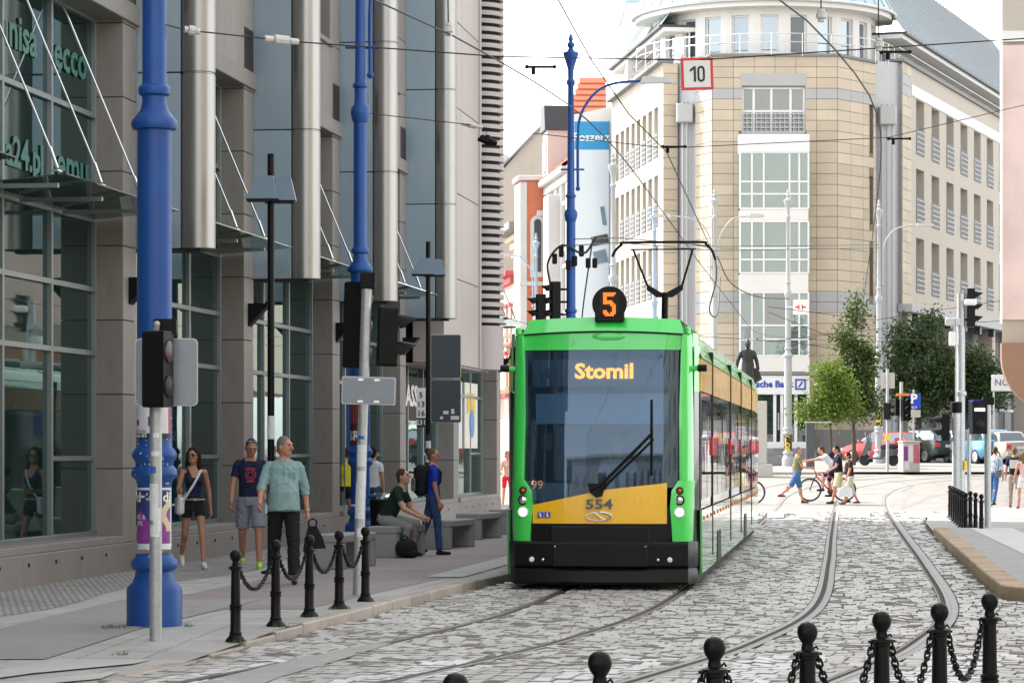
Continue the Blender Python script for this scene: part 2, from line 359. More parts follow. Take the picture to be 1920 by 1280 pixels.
# ---------------------------------------------------------------- tram tracks
BD = dens(BC, .205); GA = .75
AD = offs(BD, -3.1)
RAILS = []
for nm, P, lab, y1 in (('tram_track', AD, 'tram track running under the green tram', 110), ('tram_track', BD, 'empty tram track curving past the right foreground bollards', 113)):
    t = thing(nm, lab, 'track', (P[90,0], P[90,1], 0))
    for sgn in (-1, 1):
        o = sgn*GA; c = .055 if sgn > 0 else -.055
        r = ribbon(P, o-.028, o+.028, .028, 6, y1, thick=.05).build('rail', m_rail, t, w=True, fix=False)
        inn = -sgn
        ribbon(P, o+inn*.028, o+inn*.085, .012, 6, y1).build('rail_groove', m_groove, r, w=True, fix=False)
        ribbon(P, o+inn*.085, o+inn*.098, .025, 6, y1, thick=.04).build('rail_lip', m_rail, t, w=True, fix=False)
        RAILS.append((P, o))
        if lab.startswith('empty'):
            ribbon(P, o+(.03 if sgn > 0 else .10), o+(.10 if sgn > 0 else .16), .024, 6, y1).build('mastic_strip', m_mastic, t, w=True, fix=False)
# granite setts: nearest ones as pieces of the road, the rest joined
def setts():
    T = np.gradient(BD, axis=0); T /= np.linalg.norm(T, axis=1)[:,None]; Nn = np.c_[T[:,1], -T[:,0]]
    rows = []
    for i in range(len(BD)):
        if not (16 < BD[i,1] < 80): continue
        l = -8.4-rng.random()*.2
        while l < 6.5:
            wd = .135+rng.random()*.045; c = l+wd/2; l += wd
            p = BD[i]+Nn[i]*c
            if p[1] > 78 or p[1] < 15.5 or p[0] < kerbX(p[1])+.06: continue
            if p[1] > 57 and p[0] > rwx(max(p[1],58))-.1: continue
            if 31 < p[1] <= 57.6 and p[0] > np.interp(p[1], [31,32,33,37.4,47,57.5], [7.6,6,5.6,6.07,7.17,8.4])-.06: continue
            if p[1] <= 31 and p[0] > 7.6: continue
            if abs(p[0]) > p[1]*.19+.6: continue
            iv = [(c-wd/2, c+wd/2)]
            for o, B in ((0, 1), (-3.1, 0)):
                for sg in (-1, 1):
                    z0, z1 = o+sg*GA+(-.03 if sg < 0 else -.10), o+sg*GA+(.10 if sg < 0 else .03)
                    if B: z1 = o+sg*GA+(.105 if sg > 0 else .165)
                    iv = [q for x0, x1 in iv for q in ((x0, min(x1, z0)), (max(x0, z1), x1)) if q[1]-q[0] > .045] if any(x1 > z0 and x0 < z1 for x0, x1 in iv) else iv
            if not iv: continue
            c2 = sum(iv[0])/2; wd2 = iv[0][1]-iv[0][0]; p = BD[i]+Nn[i]*c2
            rows.append((p[0], p[1], wd2-.006, .194+rng.random()*.008, math.atan2(T[i,1], T[i,0])-math.pi/2, rng.normal()*.005))
    return rows
SR = setts(); SR.sort(key=lambda r: r[1])
vis = [i for i, r in enumerate(SR) if r[1] > 21.4 and abs(960+FPX*r[0]/r[1]-960) < 950]
near = set(vis[:300])
smb = MB().add([(-.5,-.5,0),(.5,-.5,0),(.5,.5,0),(-.5,.5,0),(-.45,-.455,1),(.45,-.455,1),(.45,.455,1),(-.45,.455,1)], [(4,5,6,7),(0,1,5,4),(1,2,6,5),(2,3,7,6),(3,0,4,7)])
m_settp = M('sett_painted', (.60,.60,.59), .62, var=.18, sc=2.5, bump=.3, bsc=55, isl=.06, obr=.05, dirt=.5)
def painted(x, y):
    if not 19.0 < y-.3*x*.3 < 23.6: return False
    d = x-float(np.interp(y, BD[:,1], BD[:,0])); return any(a < d < b for a, b in ((-6.9,-6.2),(-5.6,-4.9),(-4.3,-3.7),(-2.9,-2.3),(-1.5,-.95),(-.35,.3),(1.1,1.75),(2.4,3.0)))
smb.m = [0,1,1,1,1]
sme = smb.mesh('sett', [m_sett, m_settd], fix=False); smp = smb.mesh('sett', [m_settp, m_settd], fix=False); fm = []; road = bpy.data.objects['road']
vs = []; fs = []
for i, (x, y, wd, dp, a, dz) in enumerate(SR):
    h = .028+dz*.6; pt = painted(x, y)
    if i in near:
        o = obj('sett', smp if pt else sme, road, (x, y, 0), a, (wd, dp, max(.016, h))); o.rotation_euler = (random.uniform(-.01,.01), random.uniform(-.012,.012), a); continue
    ca, sa = math.cos(a), math.sin(a); b = len(vs); tx, ty = rng.normal()*.004, rng.normal()*.004; j = .83+rng.random()*.06
    for k, (u, v, q) in enumerate(smb.v):
        if q: u *= j/.86; v *= j/.86
        vs.append((x+u*wd*ca-v*dp*sa, y+u*wd*sa+v*dp*ca, max(.014, h)+u*tx*2+v*ty*2 if q else .0))
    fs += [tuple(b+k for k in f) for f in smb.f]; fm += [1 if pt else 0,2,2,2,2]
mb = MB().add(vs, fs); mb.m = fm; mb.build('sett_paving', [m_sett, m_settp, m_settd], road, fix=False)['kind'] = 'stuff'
# painted zebra bars
zb = thing('zebra_crossing', 'worn white crossing bars painted on the setts beyond the tram', 'crossing', (9,80,0))
for x0, x1 in ((1440,1468),(1500,1530),(1590,1630),(1700,1745)):
    pts = [gpt(x0,962),gpt(x1,962),gpt(x1+2,973),gpt(x0-2,973)]; MB().add([(p.x,p.y,p.z+.05) for p in pts], [(0,1,2,3)]).build('bar', m_paint, zb, w=True, fix=False)
# ---------------------------------------------------------------- modern stone and glass building on the left
m_stone = M('facade_stone', (.225,.202,.185), .7, var=.12, sc=1.6, bump=.15, bsc=60, obr=.07, dirt=.3, aniso=(1,1,.22))
m_stonel = M('facade_panel_light', (.36,.32,.30), .5, var=.08, sc=.7, bump=.05, bsc=30, obr=.05)
m_joint = M('facade_joint', (.035,.032,.03), .9)
m_blue = M('facade_blue_metal', (.34,.43,.50), .36, .55, var=.1, sc=.8, obr=.05, aniso=(1,1,.25), dirt=.12)
m_pipe = M('facade_pipe_metal', (.31,.30,.285), .36, .85, var=.08, sc=.9, aniso=(1,1,.2), dirt=.15)
m_frame = M('window_frame_grey', (.22,.245,.245), .4, .5, var=.08)
m_glassd = glass_mat('window_glass_dark', (.012,.030,.028), .2, .35, 1.45, (.75,.9,.88))
m_glassc = glass_mat('canopy_glass', (.10,.17,.16), .15, .62, 1.45, (.85,.95,.93))
m_room = M('dark_interior', (.05,.05,.045), .9, var=.4, sc=.5)
m_rod = M('steel_rod', (.75,.75,.75), .25, 1, var=.05)
m_black = M('black_metal', (.006,.006,.007), .5, spec=.15, var=.2)
m_white = M('white_print', (.75,.75,.73), .6, var=.06)
m_teal = M('teal_lettering', (.02,.12,.09), .5, var=.1)
ang = math.atan2(WD.y, WD.x)
LB = thing('office_building', 'grey stone and dark glass office building with round metal pipes along the left pavement', 'building', (WO.x, WO.y, 0), ang)
def L(a, b, name, mat, bev=0, parent=LB, smooth=False):           # a, b given as (along, outward, up)
    return MB().box((a[0], -a[1], a[2]), (b[0], -b[1], b[2]), 0, bev).build(name, mat, parent, smooth)
TOP = 22.0
L((-30,-9,.0), (41.45,-2.6,TOP), 'core_wall', m_room)
L((-30,-2.6,TOP-.3), (41.45,.12,TOP+.3), 'roof_edge', m_stone)
_pm = {}
def piece(name, mat, u0, u1, v0, v1, z0, z1, bev=.006, parent=LB):
    k = (name, mat.name, round(u1-u0,3), round(v1-v0,3), round(z1-z0,3), bev)
    if k not in _pm: _pm[k] = MB().box((0,0,0), (u1-u0, v1-v0, z1-z0), 0, bev).mesh(name, mat)
    return obj(name, _pm[k], parent, (u0, -v1, z0))
def band(u0, u1, z0, z1, v, th, pw, ph, mat=None, off=0):          # stone cladding of separate panels
    nu = max(1, round((u1-u0)/pw)); nz = max(1, round((z1-z0)/ph)); du = (u1-u0)/nu; dz = (z1-z0)/nz
    for i in range(nu):
        for j in range(nz): piece('stone_panel', mat or m_stone, u0+i*du+.006, u0+(i+1)*du-.006, v-th, v, z0+j*dz+.006, z0+(j+1)*dz-.006)
TR = [.62, 3.0, 3.84, 4.75, 6.13, 7.4]
for k in range(-3, 6):
    u0 = 7*k-.68; e = u0+5.93
    near = k >= -1
    L((u0-.42,-2.6,.0), (u0+6.58-.42,-.42,.56), 'window_plinth_core', m_joint) if near else None
    # piers
    L((e,-2.6,.12), (e+.64,-.03,TOP-.3), 'pier_core', m_joint)
    if near:
        for j in range(8 if k < 5 else 9):
            z0 = .5+j*.98; piece('stone_panel', m_stone, e-.012, e+.64, -.40, 0, z0+.006, z0+.974)
    piece('stone_panel', m_stone, u0-.42, e+.64, -.35, .02, .0, .5, .01)                       # plinth
    piece('plinth_cap', m_stone, u0, e-.02, -.5, -.0, .5, .6, .01)
    if near:
        for q in range(5): MB().box((u0+.6+q*1.1, -.028, .36), (u0+.66+q*1.1, -.015, .40)).build('plinth_vent', m_black, LB)
    if k >= 5: hgt = 7.4
    # glazing
    for a, b in zip(TR[:-1], TR[1:]):
        for c in range(3):
            g0, g1 = u0+c*1.977+.03, u0+(c+1)*1.977-.03; zz = [a, b]
            if c == 2 and a == TR[0]: zz = [a, 1.62, b]
            if not near: continue
            for z0, z1 in zip(zz[:-1], zz[1:]): piece('pane', m_glassd, g0, g1, -.44, -.425, z0+.03, z1-.03, 0)
            if len(zz) == 3: piece('transom', m_frame, g0, g1, -.46, -.39, 1.59, 1.65, .004)
        if near: piece('transom', m_frame, u0, e, -.46, -.37, b-.035, b+.035, .004)
    if near:
        piece('transom', m_frame, u0, e, -.46, -.36, .58, .66, .004)
        for c in range(4): piece('mullion', m_frame, u0+c*1.977-.035, u0+c*1.977+.035, -.46, -.365, .6, 7.4, .004)
        MB().box((u0, 1.6, .1), (e, 2.55, .62)).build('window_display_floor', m_room, LB)
        for zf in (4.4,): MB().box((u0, .6, zf), (e, 2.55, zf+.35)).build('floor_slab', m_room, LB)
    # above: lintel, cladding, upper windows
    piece('lintel', m_stone, u0-.42, e+.64, -.5, .05, 7.4, 7.66, .01)
    if near and k < 4:
        band(u0-.4, e+.64, 7.66, 9.0, 0, .4, 2.2, 1.34)
        for st in range(3):
            zb = 9.0+st*3.9
            band(u0-.4, e-1.5, zb, zb+2.2, 0, .35, 1.7, 1.1); band(e-.25, e+.64, zb, zb+2.2, 0, .35, .9, 1.1)
            if zb+2.2 < TOP-.5: band(u0-.4, e+.64, zb+2.2, min(zb+3.9, TOP-.3), 0, .35, 2.2, .85)
            piece('upper_window_pane', m_glassd, e-1.5, e-.25, -.33, -.31, zb, zb+2.2, 0)
            piece('upper_window_sill', m_stone, e-1.6, e-.15, -.33, .06, zb-.06, zb+.03, .01)
        L((u0-.42,-2.6,7.66), (e+.1,-.36,TOP-.3), 'wall_backing', m_joint)
    else: L((u0-.42,-2.6,7.66), (e+.64,-.0 if k < 4 else -.36,TOP-.3), 'wall_backing', m_stone if k < 4 else m_joint)
    # fin with pipe nose
    if k < 4 and k != -1:
        f = e+.66
        if near:
            for j in range(7):
                z0, z1 = 4.42+j*2.36, 4.42+(j+1)*2.36
                piece('fin_panel', m_blue, f, f+.34, -.02, .60, z0+.008, z1-.008, .008)
                MB().lathe([(z0+.0,.222),(z0+.012,.235),(z1-.022,.235),(z1-.012,.222),(z1,.222)], 28, 0, (f+.17, -.80, 0)).build('pipe', m_pipe, LB, 35)
            L((f+.05,-.05,4.38), (f+.29,.86,4.418), 'fin_soffit', m_joint)
        else: L((f,-.02,4.42), (f+.34,1.0,TOP-.5), 'fin_panel', m_blue)
    # canopy with rods
    if near and k < 4 or k == 5:
        zc = 4.86
        for c in range(3):
            a, b = u0+.72+c*1.72, u0+.72+(c+1)*1.72-.015
            MB().add([(a,.36,zc-.10),(b,.36,zc-.10),(b,-.78,zc),(a,-.78,zc),(a,.36,zc-.085),(b,.36,zc-.085),(b,-.78,zc+.016),(a,-.78,zc+.016)], [(0,3,2,1),(4,5,6,7),(0,1,5,4),(2,3,7,6),(1,2,6,5),(0,4,7,3)]).build('canopy_pane', m_glassc, LB)
        for c in range(3):
            ur = u0+.60+c*1.8
            r = MB().tube([(ur,.34,7.42),(ur,-.70,zc+.10)], .013, 6).build('canopy_rod', m_rod, LB, True)
            MB().tube([(ur,-.62,zc+.30),(ur,-.705,zc+.06)], .021, 6).box((ur-.09,-.74,zc+.02),(ur+.09,-.66,zc+.04)).build('rod_clamp', m_rod, r)
            MB().box((ur-.03,.30,zc-.16),(ur+.03,-.72,zc-.11)).build('canopy_bracket', m_frame, LB)
    # wedge lamp on each pier
    if near: MB().prism([(0,4.02),(.34,4.02),(0,3.66)], e+.25, e+.5, 'x').build('wall_lamp', m_black, LB).scale = (1,-1,1)
# shop letters on the first glazing
sx, su = (1,0,0), (0,0,1)
for tx, u, z, s in (('ecco', 4.2, 6.75, .62), ('emu', 4.3, 5.35, .66), ('unisa', 2.0, 6.75, .6), ('da24.pl', 2.1, 5.3, .52)):
    text('window_lettering', tx, s, m_teal, LB, (u, .405, z), sx, su, bold=.012, sx=1.25)
# grey projecting block with a round slatted corner
for j in range(10):
    z0, z1 = 3.55+j*1.85, 3.55+(j+1)*1.85
    for a, b in ((28.0,30.4),(30.4,32.9)): piece('cladding_panel', m_stonel, a+.008, b-.008, -.05, .62, z0+.008, z1-.008, .008)
L((28.1,-.4,3.6), (34.2,.3,TOP-.5), 'block_core', m_black)
L((28.0,-.6,3.50), (34.6,.6,3.548), 'block_soffit', m_stone)
L((32.9,.3,3.55), (33.12,.66,TOP-.5), 'slat_post', m_stonel)
MB().lathe([(3.55,.62),(4.55,.62)], 32, 0, (33.95,-.42,0)).build('slat_drum_base', m_stonel, LB, 35)
z = 4.62
while z < 16.5:
    MB().lathe([(0,.56),(0,.635),(.10,.635),(.10,.56)], 32, 0, (33.95,-.42,z)).build('slat', m_stonel, LB, 35); z += .185
MB().lathe([(4.5,.54),(17,.54)], 24, 0, (33.95,-.42,0)).build('slat_drum_core', m_black, LB, 35)
for j in range(10):
    z0, z1 = 7.66+j*1.43, 7.66+(j+1)*1.43
    for a, b in ((34.9,38.2),(38.2,41.45)): piece('cladding_panel', m_stonel, a+.008, b-.008, -.35, .0, z0+.008, z1-.008, .008)
# ticket office sign band and posters behind the far glazing
L((27.45,-.42,2.35), (33.1,-.37,3.3), 'shop_sign', m_black)
text('sign_lettering', 'KASS', .62, m_white, LB, (29.4, .36, 2.86), sx, su, bold=.02, sx=1.5)
for i, (u, c1, c2) in enumerate(((34.9,(.62,.62,.64),(.55,.12,.04)), (37.4,(.66,.64,.58),(.65,.45,.05)))):
    pz = L((u,-.42,1.75), (u+2.1,-.385,3.35), 'window_poster', M('poster_base%d'%i, c1, .6, var=.08))
    MB().box((u+.3,.375,2.6),(u+1.6,.383,3.1)).build('poster_picture', M('poster_block%d'%i, c2, .6, var=.3, sc=6), pz)
    MB().lathe([(0,.35),(.006,.35)], 20, 0, (0,0,0), Matrix.Translation((u+1.1,.37,2.35)) @ Matrix.Rotation(R(90),4,'X')).build('poster_mark', M('poster_mark%d'%i, ((.08,.2,.55),(.10,.25,.5))[i], .6, var=.3, sc=8), pz)
# ---------------------------------------------------------------- cream stone corner building with a bank
m_tile = M('cream_stone_tile', (.47,.40,.305), .7, var=.12, sc=.35, bump=.1, bsc=30, isl=.09, obr=.09, dirt=.12)
m_tilej = M('tile_joint', (.20,.165,.12), .9)
m_gband = M('grey_stone_band', (.36,.36,.36), .7, var=.08, sc=.5)
m_render_ = M('white_render', (.66,.65,.62), .8, var=.06, sc=.3, dirt=.08)
m_creamw = M('cream_wall', (.42,.375,.31), .8, var=.07, sc=.3, dirt=.1, bump=.1, bsc=20)
m_wf = M('window_frame_white', (.68,.69,.70), .45, var=.04)
m_glw = glass_mat('window_glass_far', (.10,.135,.15), .5, .12, 1.5, (.9,.97,1))
m_glb = glass_mat('bay_glass', (.16,.23,.24), .45, .10, 1.5, (.88,.98,1))
m_gld = glass_mat('shop_glass_dark', (.02,.03,.04), .35, .1, 1.5, (.8,.9,1))
m_curt = M('curtain', (.55,.60,.58), .9, var=.15, sc=6, aniso=(3,3,.1))
m_rgrey = M('grey_metal_panel', (.40,.405,.41), .5, .3, var=.06)
m_roofm = M('roof_sheet_metal', (.36,.49,.53), .35, .1, var=.1, sc=.4)
m_dk = M('dark_grey_metal', (.05,.055,.06), .5, .4, var=.1)
m_plinth = M('grey_plinth', (.20,.20,.20), .8, var=.12, sc=.5)
BK = thing('bank_building', 'cream stone corner building with rounded roof storey and glass bay above the bank', 'building', (12, 135, 1.1))
TC = [0]; TX = []
def seg_T(A, B):
    a = Vector((A[0], A[1], 0)); d = (Vector((B[0], B[1], 0))-a); Ln = d.length; d.normalize(); n = Vector((d.y, -d.x, 0))   # n: outward when walking left to right seen from outside
    T = Matrix(((d.x, -n.x, 0, a.x), (d.y, -n.y, 0, a.y), (0, 0, 1, 0), (0, 0, 0, 1))); return T, Ln      # local x along, local y inward
def wall_grid(mb, Ln, z0, z1, ops, T, dep=.35):
    xs = sorted({0, Ln, *[o[0] for o in ops], *[o[1] for o in ops]}); zs = sorted({z0, z1, *[o[2] for o in ops], *[o[3] for o in ops]})
    for a, b in zip(xs[:-1], xs[1:]):
        for c, d in zip(zs[:-1], zs[1:]):
            mx, mz = (a+b)/2, (c+d)/2
            if any(o[0] < mx < o[1] and o[2] < mz < o[3] for o in ops): continue
            mb.add([(a,0,c),(b,0,c),(b,0,d),(a,0,d)], [(0,1,2,3)], 0, T)
    for x0, x1, c, d in ops:
        mb.add([(x0,0,c),(x1,0,c),(x1,0,d),(x0,0,d),(x0,dep,c),(x1,dep,c),(x1,dep,d),(x0,dep,d)], [(0,4,5,1),(1,5,6,2),(2,6,7,3),(3,7,4,0)], 0, T)
def tiles(par, Ln, z0, z1, ops, T, th=.5, tw=1.0, mats=None, bands=(), cap=300):
    nz = max(1, round((z1-z0)/th)); dz = (z1-z0)/nz; nx = max(1, round(Ln/tw)); dx = Ln/nx
    for j in range(nz):
        c, d = z0+j*dz+.012, z0+(j+1)*dz-.012; mi = 1 if any(b0 <= (c+d)/2 <= b1 for b0, b1 in bands) else 0
        for i in range(nx):
            spans = [(i*dx+.01, (i+1)*dx-.01)]
            for o in ops:
                if d <= o[2] or c >= o[3]: continue
                ns = []
                for a, b in spans:
                    if b <= o[0] or a >= o[1]: ns.append((a, b)); continue
                    if a < o[0]-.05: ns.append((a, o[0]))
                    if b > o[1]+.05: ns.append((o[1], b))
                spans = ns
            for a, b in spans:
                mb = MB(); e = .03; p = random.uniform(0,.008)
                mb.add([(a,.01,c),(b,.01,c),(b,.01,d),(a,.01,d),(a,-e-p,c),(b,-e-p,c),(b,-e-p,d),(a,-e-p,d)], [(4,5,6,7),(0,1,5,4),(1,2,6,5),(2,3,7,6),(3,0,4,7)], 0, T)
                if TC[0] < cap: mb.build('stone_tile', (m_gband if mi else m_tile), par, w=True, fix=False); TC[0] += 1
                else: TX.append((mb, mi))
def window(par, T, x0, x1, z0, z1, dep=.3, glass=None, frame=None, mull=(), trans=(), rail=0, curtain=False, fw=.07, name='window'):
    fr = MB(); fm = frame or m_wf
    for a in (x0, x1-fw): fr.box((a,dep-.06,z0),(a+fw,dep+.03,z1),0,0,T)
    for c in (z0, z1-fw): fr.box((x0+fw,dep-.06,c),(x1-fw,dep+.03,c+fw),0,0,T)
    for m in mull: fr.box((m-fw/2,dep-.05,z0+fw),(m+fw/2,dep+.02,z1-fw),0,0,T)
    for q in trans: fr.box((x0+fw,dep-.045,q-fw/2),(x1-fw,dep+.015,q+fw/2),0,0,T)
    o = fr.build(name, fm, par, w=True)
    MB().box((x0+.01,dep,z0+.01),(x1-.01,dep+.008,z1-.01),0,0,T).build('pane', glass or m_glw, o, w=True)
    MB().box((x0+.01,dep+.5,z0+.01),(x1-.01,dep+.52,z1-.01),0,0,T).build('room_backing', m_dk, o, w=True)
    if curtain:
        mb = MB(); n = int((x1-x0)/.12); vs = []; 
        for i in range(n+1): x = x0+.05+(x1-x0-.1)*i/n; y = dep+.12+.03*math.sin(i*2.1); vs += [(x,y,z0+.05),(x,y,z1-.05)]
        mb.add(vs, [(2*i,2*i+2,2*i+3,2*i+1) for i in range(n) if curtain is True or i%9 < curtain], 0, T); mb.build('curtain', m_curt, o, w=True, fix=False)
    if rail:
        g = MB(); h = rail
        for q in range(5): zz = z0+h*(q+.5)/5; g.box((x0,-.06,zz-.02),(x1,-.03,zz+.02),0,0,T)
        k = x0
        while k < x1: g.box((k,-.062,z0),(k+.03,-.028,z0+h),0,0,T); k += .22
        g.build('railing', m_rgrey, o, w=True)
    return o
def wseg(A, B, z0, z1, ops, base, th=None, tw=1.0, bands=(), dep=.35, nm='wall', par=None):
    T, Ln = seg_T(A, B); mb = MB(); wall_grid(mb, Ln, z0, z1, ops, T, dep); mb.build(nm, base, par or BK, w=True, fix=False)
    if th: tiles(par or BK, Ln, z0, z1, ops, T, th, tw, bands=bands)
    return T, Ln
PA, PB, PC, PD, PE = (8.55,141.0), (8.72,136.6), (9.4,135.0), (15.25,135.0), (17.35,137.6)
ZT = 20.1; bnd = [(18.1,18.75), (8.3,8.9)]
# frontal face with the glass bay: bay X 10.62..13.8
b0, b1 = 10.62-PC[0], 13.8-PC[0]
Tc, Lc = wseg(PC, PD, 2.6, ZT, [(b0+.15,b1-.05,16.45,18.68), (b0,b1,2.6,16.4)], m_tilej, .5, 1.0, bnd)
wseg(PB, PC, 2.6, ZT, [], m_tilej, .5, 1.1, bnd)
wseg(PA, PB, 2.6, ZT, [(1.2,2.6,z,z+2.2) for z in (15.8,12.4,9.0)], m_creamw)
Td, Ld = wseg(PD, PE, 2.6, ZT, [(2.75,3.15,z,z+2.3) for z in (15.8,12.4,9.0)], m_tilej, .5, 1.1, bnd)
for z in (15.8,12.4,9.0): window(BK, Td, 2.75, 3.15, z, z+2.3, .25)
for A, B in ((PB,PC),(PC,PD),(PD,PE)):
    T, Ln = seg_T(A, B); MB().box((0,-.05,1.0),(Ln,.3,2.6),0,0,T).build('plinth', m_plinth, BK, w=True)
    MB().box((-.02,-.14,ZT),(Ln+.02,.6,ZT+.12),0,0,T).build('parapet_cap', m_plinth, BK, w=True)
window(BK, Tc, b0+.15, b1-.05, 16.45, 18.68, .2, m_glw, m_wf, (b0+.72,b0+1.55,b0+2.45), (17.55,), 1.05, True, .1, 'balcony_window')
MB().box((b0+.1,-.05,18.72),(b1,-.02,19.3),0,0,Tc).build('window_header', m_gband, BK, w=True)
# projecting glass bay
def bay():
    o = MB(); y = -.9
    MB().box((b0-.05,y-.1,15.5),(b1+.05,.1,16.35),0,.03,Tc).build('bay_cap', m_wf, BK, w=True)
    mid = b0+1.15; xs = [b0, b0+.55, b0+1.1, mid+1.15, mid+1.6, b1]
    zs = [6.05, 6.9, 7.7, 9.0, 9.9, 10.6, 11.35, 12.1, 13.0, 14.0, 15.5]
    solid = {(9.0,9.9),(12.1,13.0)}
    g = MB(); n = 0
    for c, d in ((6.05,9.0),(9.9,12.3),(12.9,15.5)):
        for x in xs:
            MB().box((x-.04,y-.04,c),(x+.04,y+.06,d),0,0,Tc).build('bay_mullion', m_wf, BK, w=True)
        trs = [c, c+(d-c)*.26, c+(d-c)*.48, d]
        for q in trs: MB().box((b0,y-.05,q-.04),(b1,y+.05,q+.04),0,0,Tc).build('bay_transom', m_wf, BK, w=True)
        for i in range(len(xs)-1):
            for q0, q1 in zip(trs[:-1], trs[1:]):
                p = MB().box((xs[i]+.04,y,q0+.04),(xs[i+1]-.04,y+.01,q1-.04),0,0,Tc).build('pane', m_glb if c > 9 or (i+int(q0))%3 else m_glw, BK, w=True)
        for x in (b0, b1): MB().box((x-.02,y+.05,c),(x+.02,.0,d),0,0,Tc).build('bay_side_pane', m_glb, BK, w=True)
        MB().box((b0,y+.55,c),(b1,y+.57,d),0,0,Tc).build('room_backing', m_curt if c > 9 else m_dk, BK, w=True)
    for c, d in ((9.0,9.9),(12.3,12.9)): MB().box((b0,y-.03,c+.04),(b1,-.02,d-.04),0,.02,Tc).build('bay_spandrel', m_render_, BK, w=True)
    MB().box((b0-.05,y-.12,5.3),(b1+.05,.1,6.0),0,.02,Tc).build('bay_base', m_render_, BK, w=True)
    MB().box((b0-.6,y-.18,5.16),(b1+.1,.1,5.28),0,.02,Tc).build('bay_ledge', m_plinth, BK, w=True)
    MB().box((b0-.6,y-.1,4.25),(b1+.05,.1,5.14),0,.02,Tc).build('bank_fascia', m_wf, BK, w=True)
    xd, zd = Vector((1,0,0)), Vector((0,0,1)); off = PM[BK.name].translation
    m_bb = M('bank_blue', (.02,.05,.34), .5, var=.05)
    text('bank_lettering', 'Deutsche Bank', .42, m_bb, BK, Vector((11.78, 135+y-.115, 4.72))-off, xd, zd, bold=.016)
    s = Vector((13.42, 135+y-.12, 4.72))
    for a, b in (((-.25,-.25),(.25,-.18)),((-.25,.18),(.25,.25)),((-.25,-.18),(-.18,.18)),((.18,-.18),(.25,.18))): MB().box((s.x+a[0],s.y-.01,s.z+a[1]),(s.x+b[0],s.y+.01,s.z+b[1])).build('bank_logo', m_bb, BK, w=True)
    MB().add([(s.x-.12,s.y-.01,s.z-.13),(s.x-.04,s.y-.01,s.z-.13),(s.x+.13,s.y-.01,s.z+.13),(s.x+.05,s.y-.01,s.z+.13)], [(0,1,2,3)]).build('bank_logo', m_bb, BK, w=True)
    for x in (b0-.55, b0+.6, b0+1.62, b0+1.95, b0+2.6, b1-.0): MB().box((x-.07,y+.02,1.9),(x+.07,y+.2,4.25),0,0,Tc).build('door_post', m_wf, BK, w=True)
    for q in (1.95,): MB().box((b0-.55,y+.03,1.75),(b1,y+.19,2.05),0,0,Tc).build('door_rail', m_wf, BK, w=True)
    for a, b in ((b0-.48,b0+.53),(b0+.67,b0+1.55),(b0+2.02,b0+2.53),(b0+2.67,b1-.07)): MB().box((a,y+.1,2.0),(b,y+.115,4.2),0,0,Tc).build('door_pane', m_gld, BK, w=True)
    MB().tube([Tc @ Vector(p) for p in ((b0+1.78,y-.02,2.6),(b0+1.78,y-.1,2.6),(b0+1.78,y-.1,3.4),(b0+1.78,y-.02,3.4))], .03).build('door_handle', m_rod, BK, w=True)
    MB().box((b0-.5,y+.4,1.2),(b1,y+.42,4.25),0,0,Tc).build('room_backing', m_dk, BK, w=True)
    for i in range(4): MB().box((b0-1.2,y-.35-(3-i)*.32,1.0),(b1+.3,-.05,1.28+i*.15),0,.01,Tc).build('step', m_plinth, BK, w=True)
bay()
# grey recess with drain pipes, and the right wing
RW0 = Vector((18.75,138.5)); rd = Vector((.342,.94)); RWE = RW0+rd*46
for A, B in ((PE,(17.9,140.2)),((17.9,140.2),(18.75,138.5)),((7.35,138.9),(7.2,142)),): wseg(A, B, 1.0, ZT+.1, [], m_rgrey)
wseg((7.85,137.6),(8.76,136.9), 1.0, ZT, [], m_rgrey); wseg((17.3,138.0),(18.78,138.75), 1.0, ZT+.2, [], m_rgrey)
for x in (17.75,18.0,18.25,8.12,8.32): MB().tube([(x,137.95 if x > 10 else 136.9,2),(x,137.95 if x > 10 else 136.9,18.2)], .07, 8).build('drain_pipe', m_rgrey, BK, True, w=True)
for x, yy in ((17.98,137.6),(8.2,136.6)): MB().box((x-.4,yy,17.2),(x+.4,yy+.6,18.1),0,.05).build('drain_box', m_rgrey, BK, w=True)
cols = [4.2+3.72*i for i in range(11)]; rows = [(16.2,18.9),(12.85,15.5),(9.4,12.1)]
ops = [(c-.95,c+.95,a,b) for c in cols for a, b in rows]
Tw, Lw = wseg(RW0, RWE, 8.7, 20.35, ops, m_creamw, dep=.45)
tl = (0,0,0)
T_, L_ = seg_T(RW0, RW0+rd*2.0); tiles(BK, 2.0, 8.7, 20.3, [], T_, .5, 1.0, bands=[(18.9,19.6)], cap=480)
for i, c in enumerate(cols[:8]):
    for a, b in rows: window(BK, Tw, c-.95, c+.95, a, b, .4, m_glw, m_rgrey, (c,), (a+1.25,), 1.25, i%3 == 0, .08)
MB().box((-.02,-.14,20.35),(46,.6,20.47),0,0,Tw).build('parapet_cap', m_plinth, BK, w=True)
MB().box((2.1,-.04,18.95),(46,.05,19.5),0,0,Tw).build('stone_band', m_render_, BK, w=True)
MB().box((0,-.5,8.3),(46,.2,8.7),0,.02,Tw).build('overhang_edge', m_gband, BK, w=True)
for i in range(9): MB().box((2+i*4,-.35,7.9),(2.5+i*4,-.05,8.3),0,0,Tw).build('overhang_bracket', m_dk, BK, w=True)
MB().box((0,1.2,1.0),(46,1.25,8.3),0,0,Tw).build('shop_glazing', m_gld, BK, w=True)
for i in range(16): MB().box((i*2.8,1.1,1.0),(i*2.8+.14,1.19,8.3),0,0,Tw).build('shop_mullion', m_rgrey, BK, w=True)
for q in (1.3,3.9,6.0): MB().box((0,1.12,q),(46,1.18,q+.15),0,0,Tw).build('shop_transom', m_rgrey, BK, w=True)
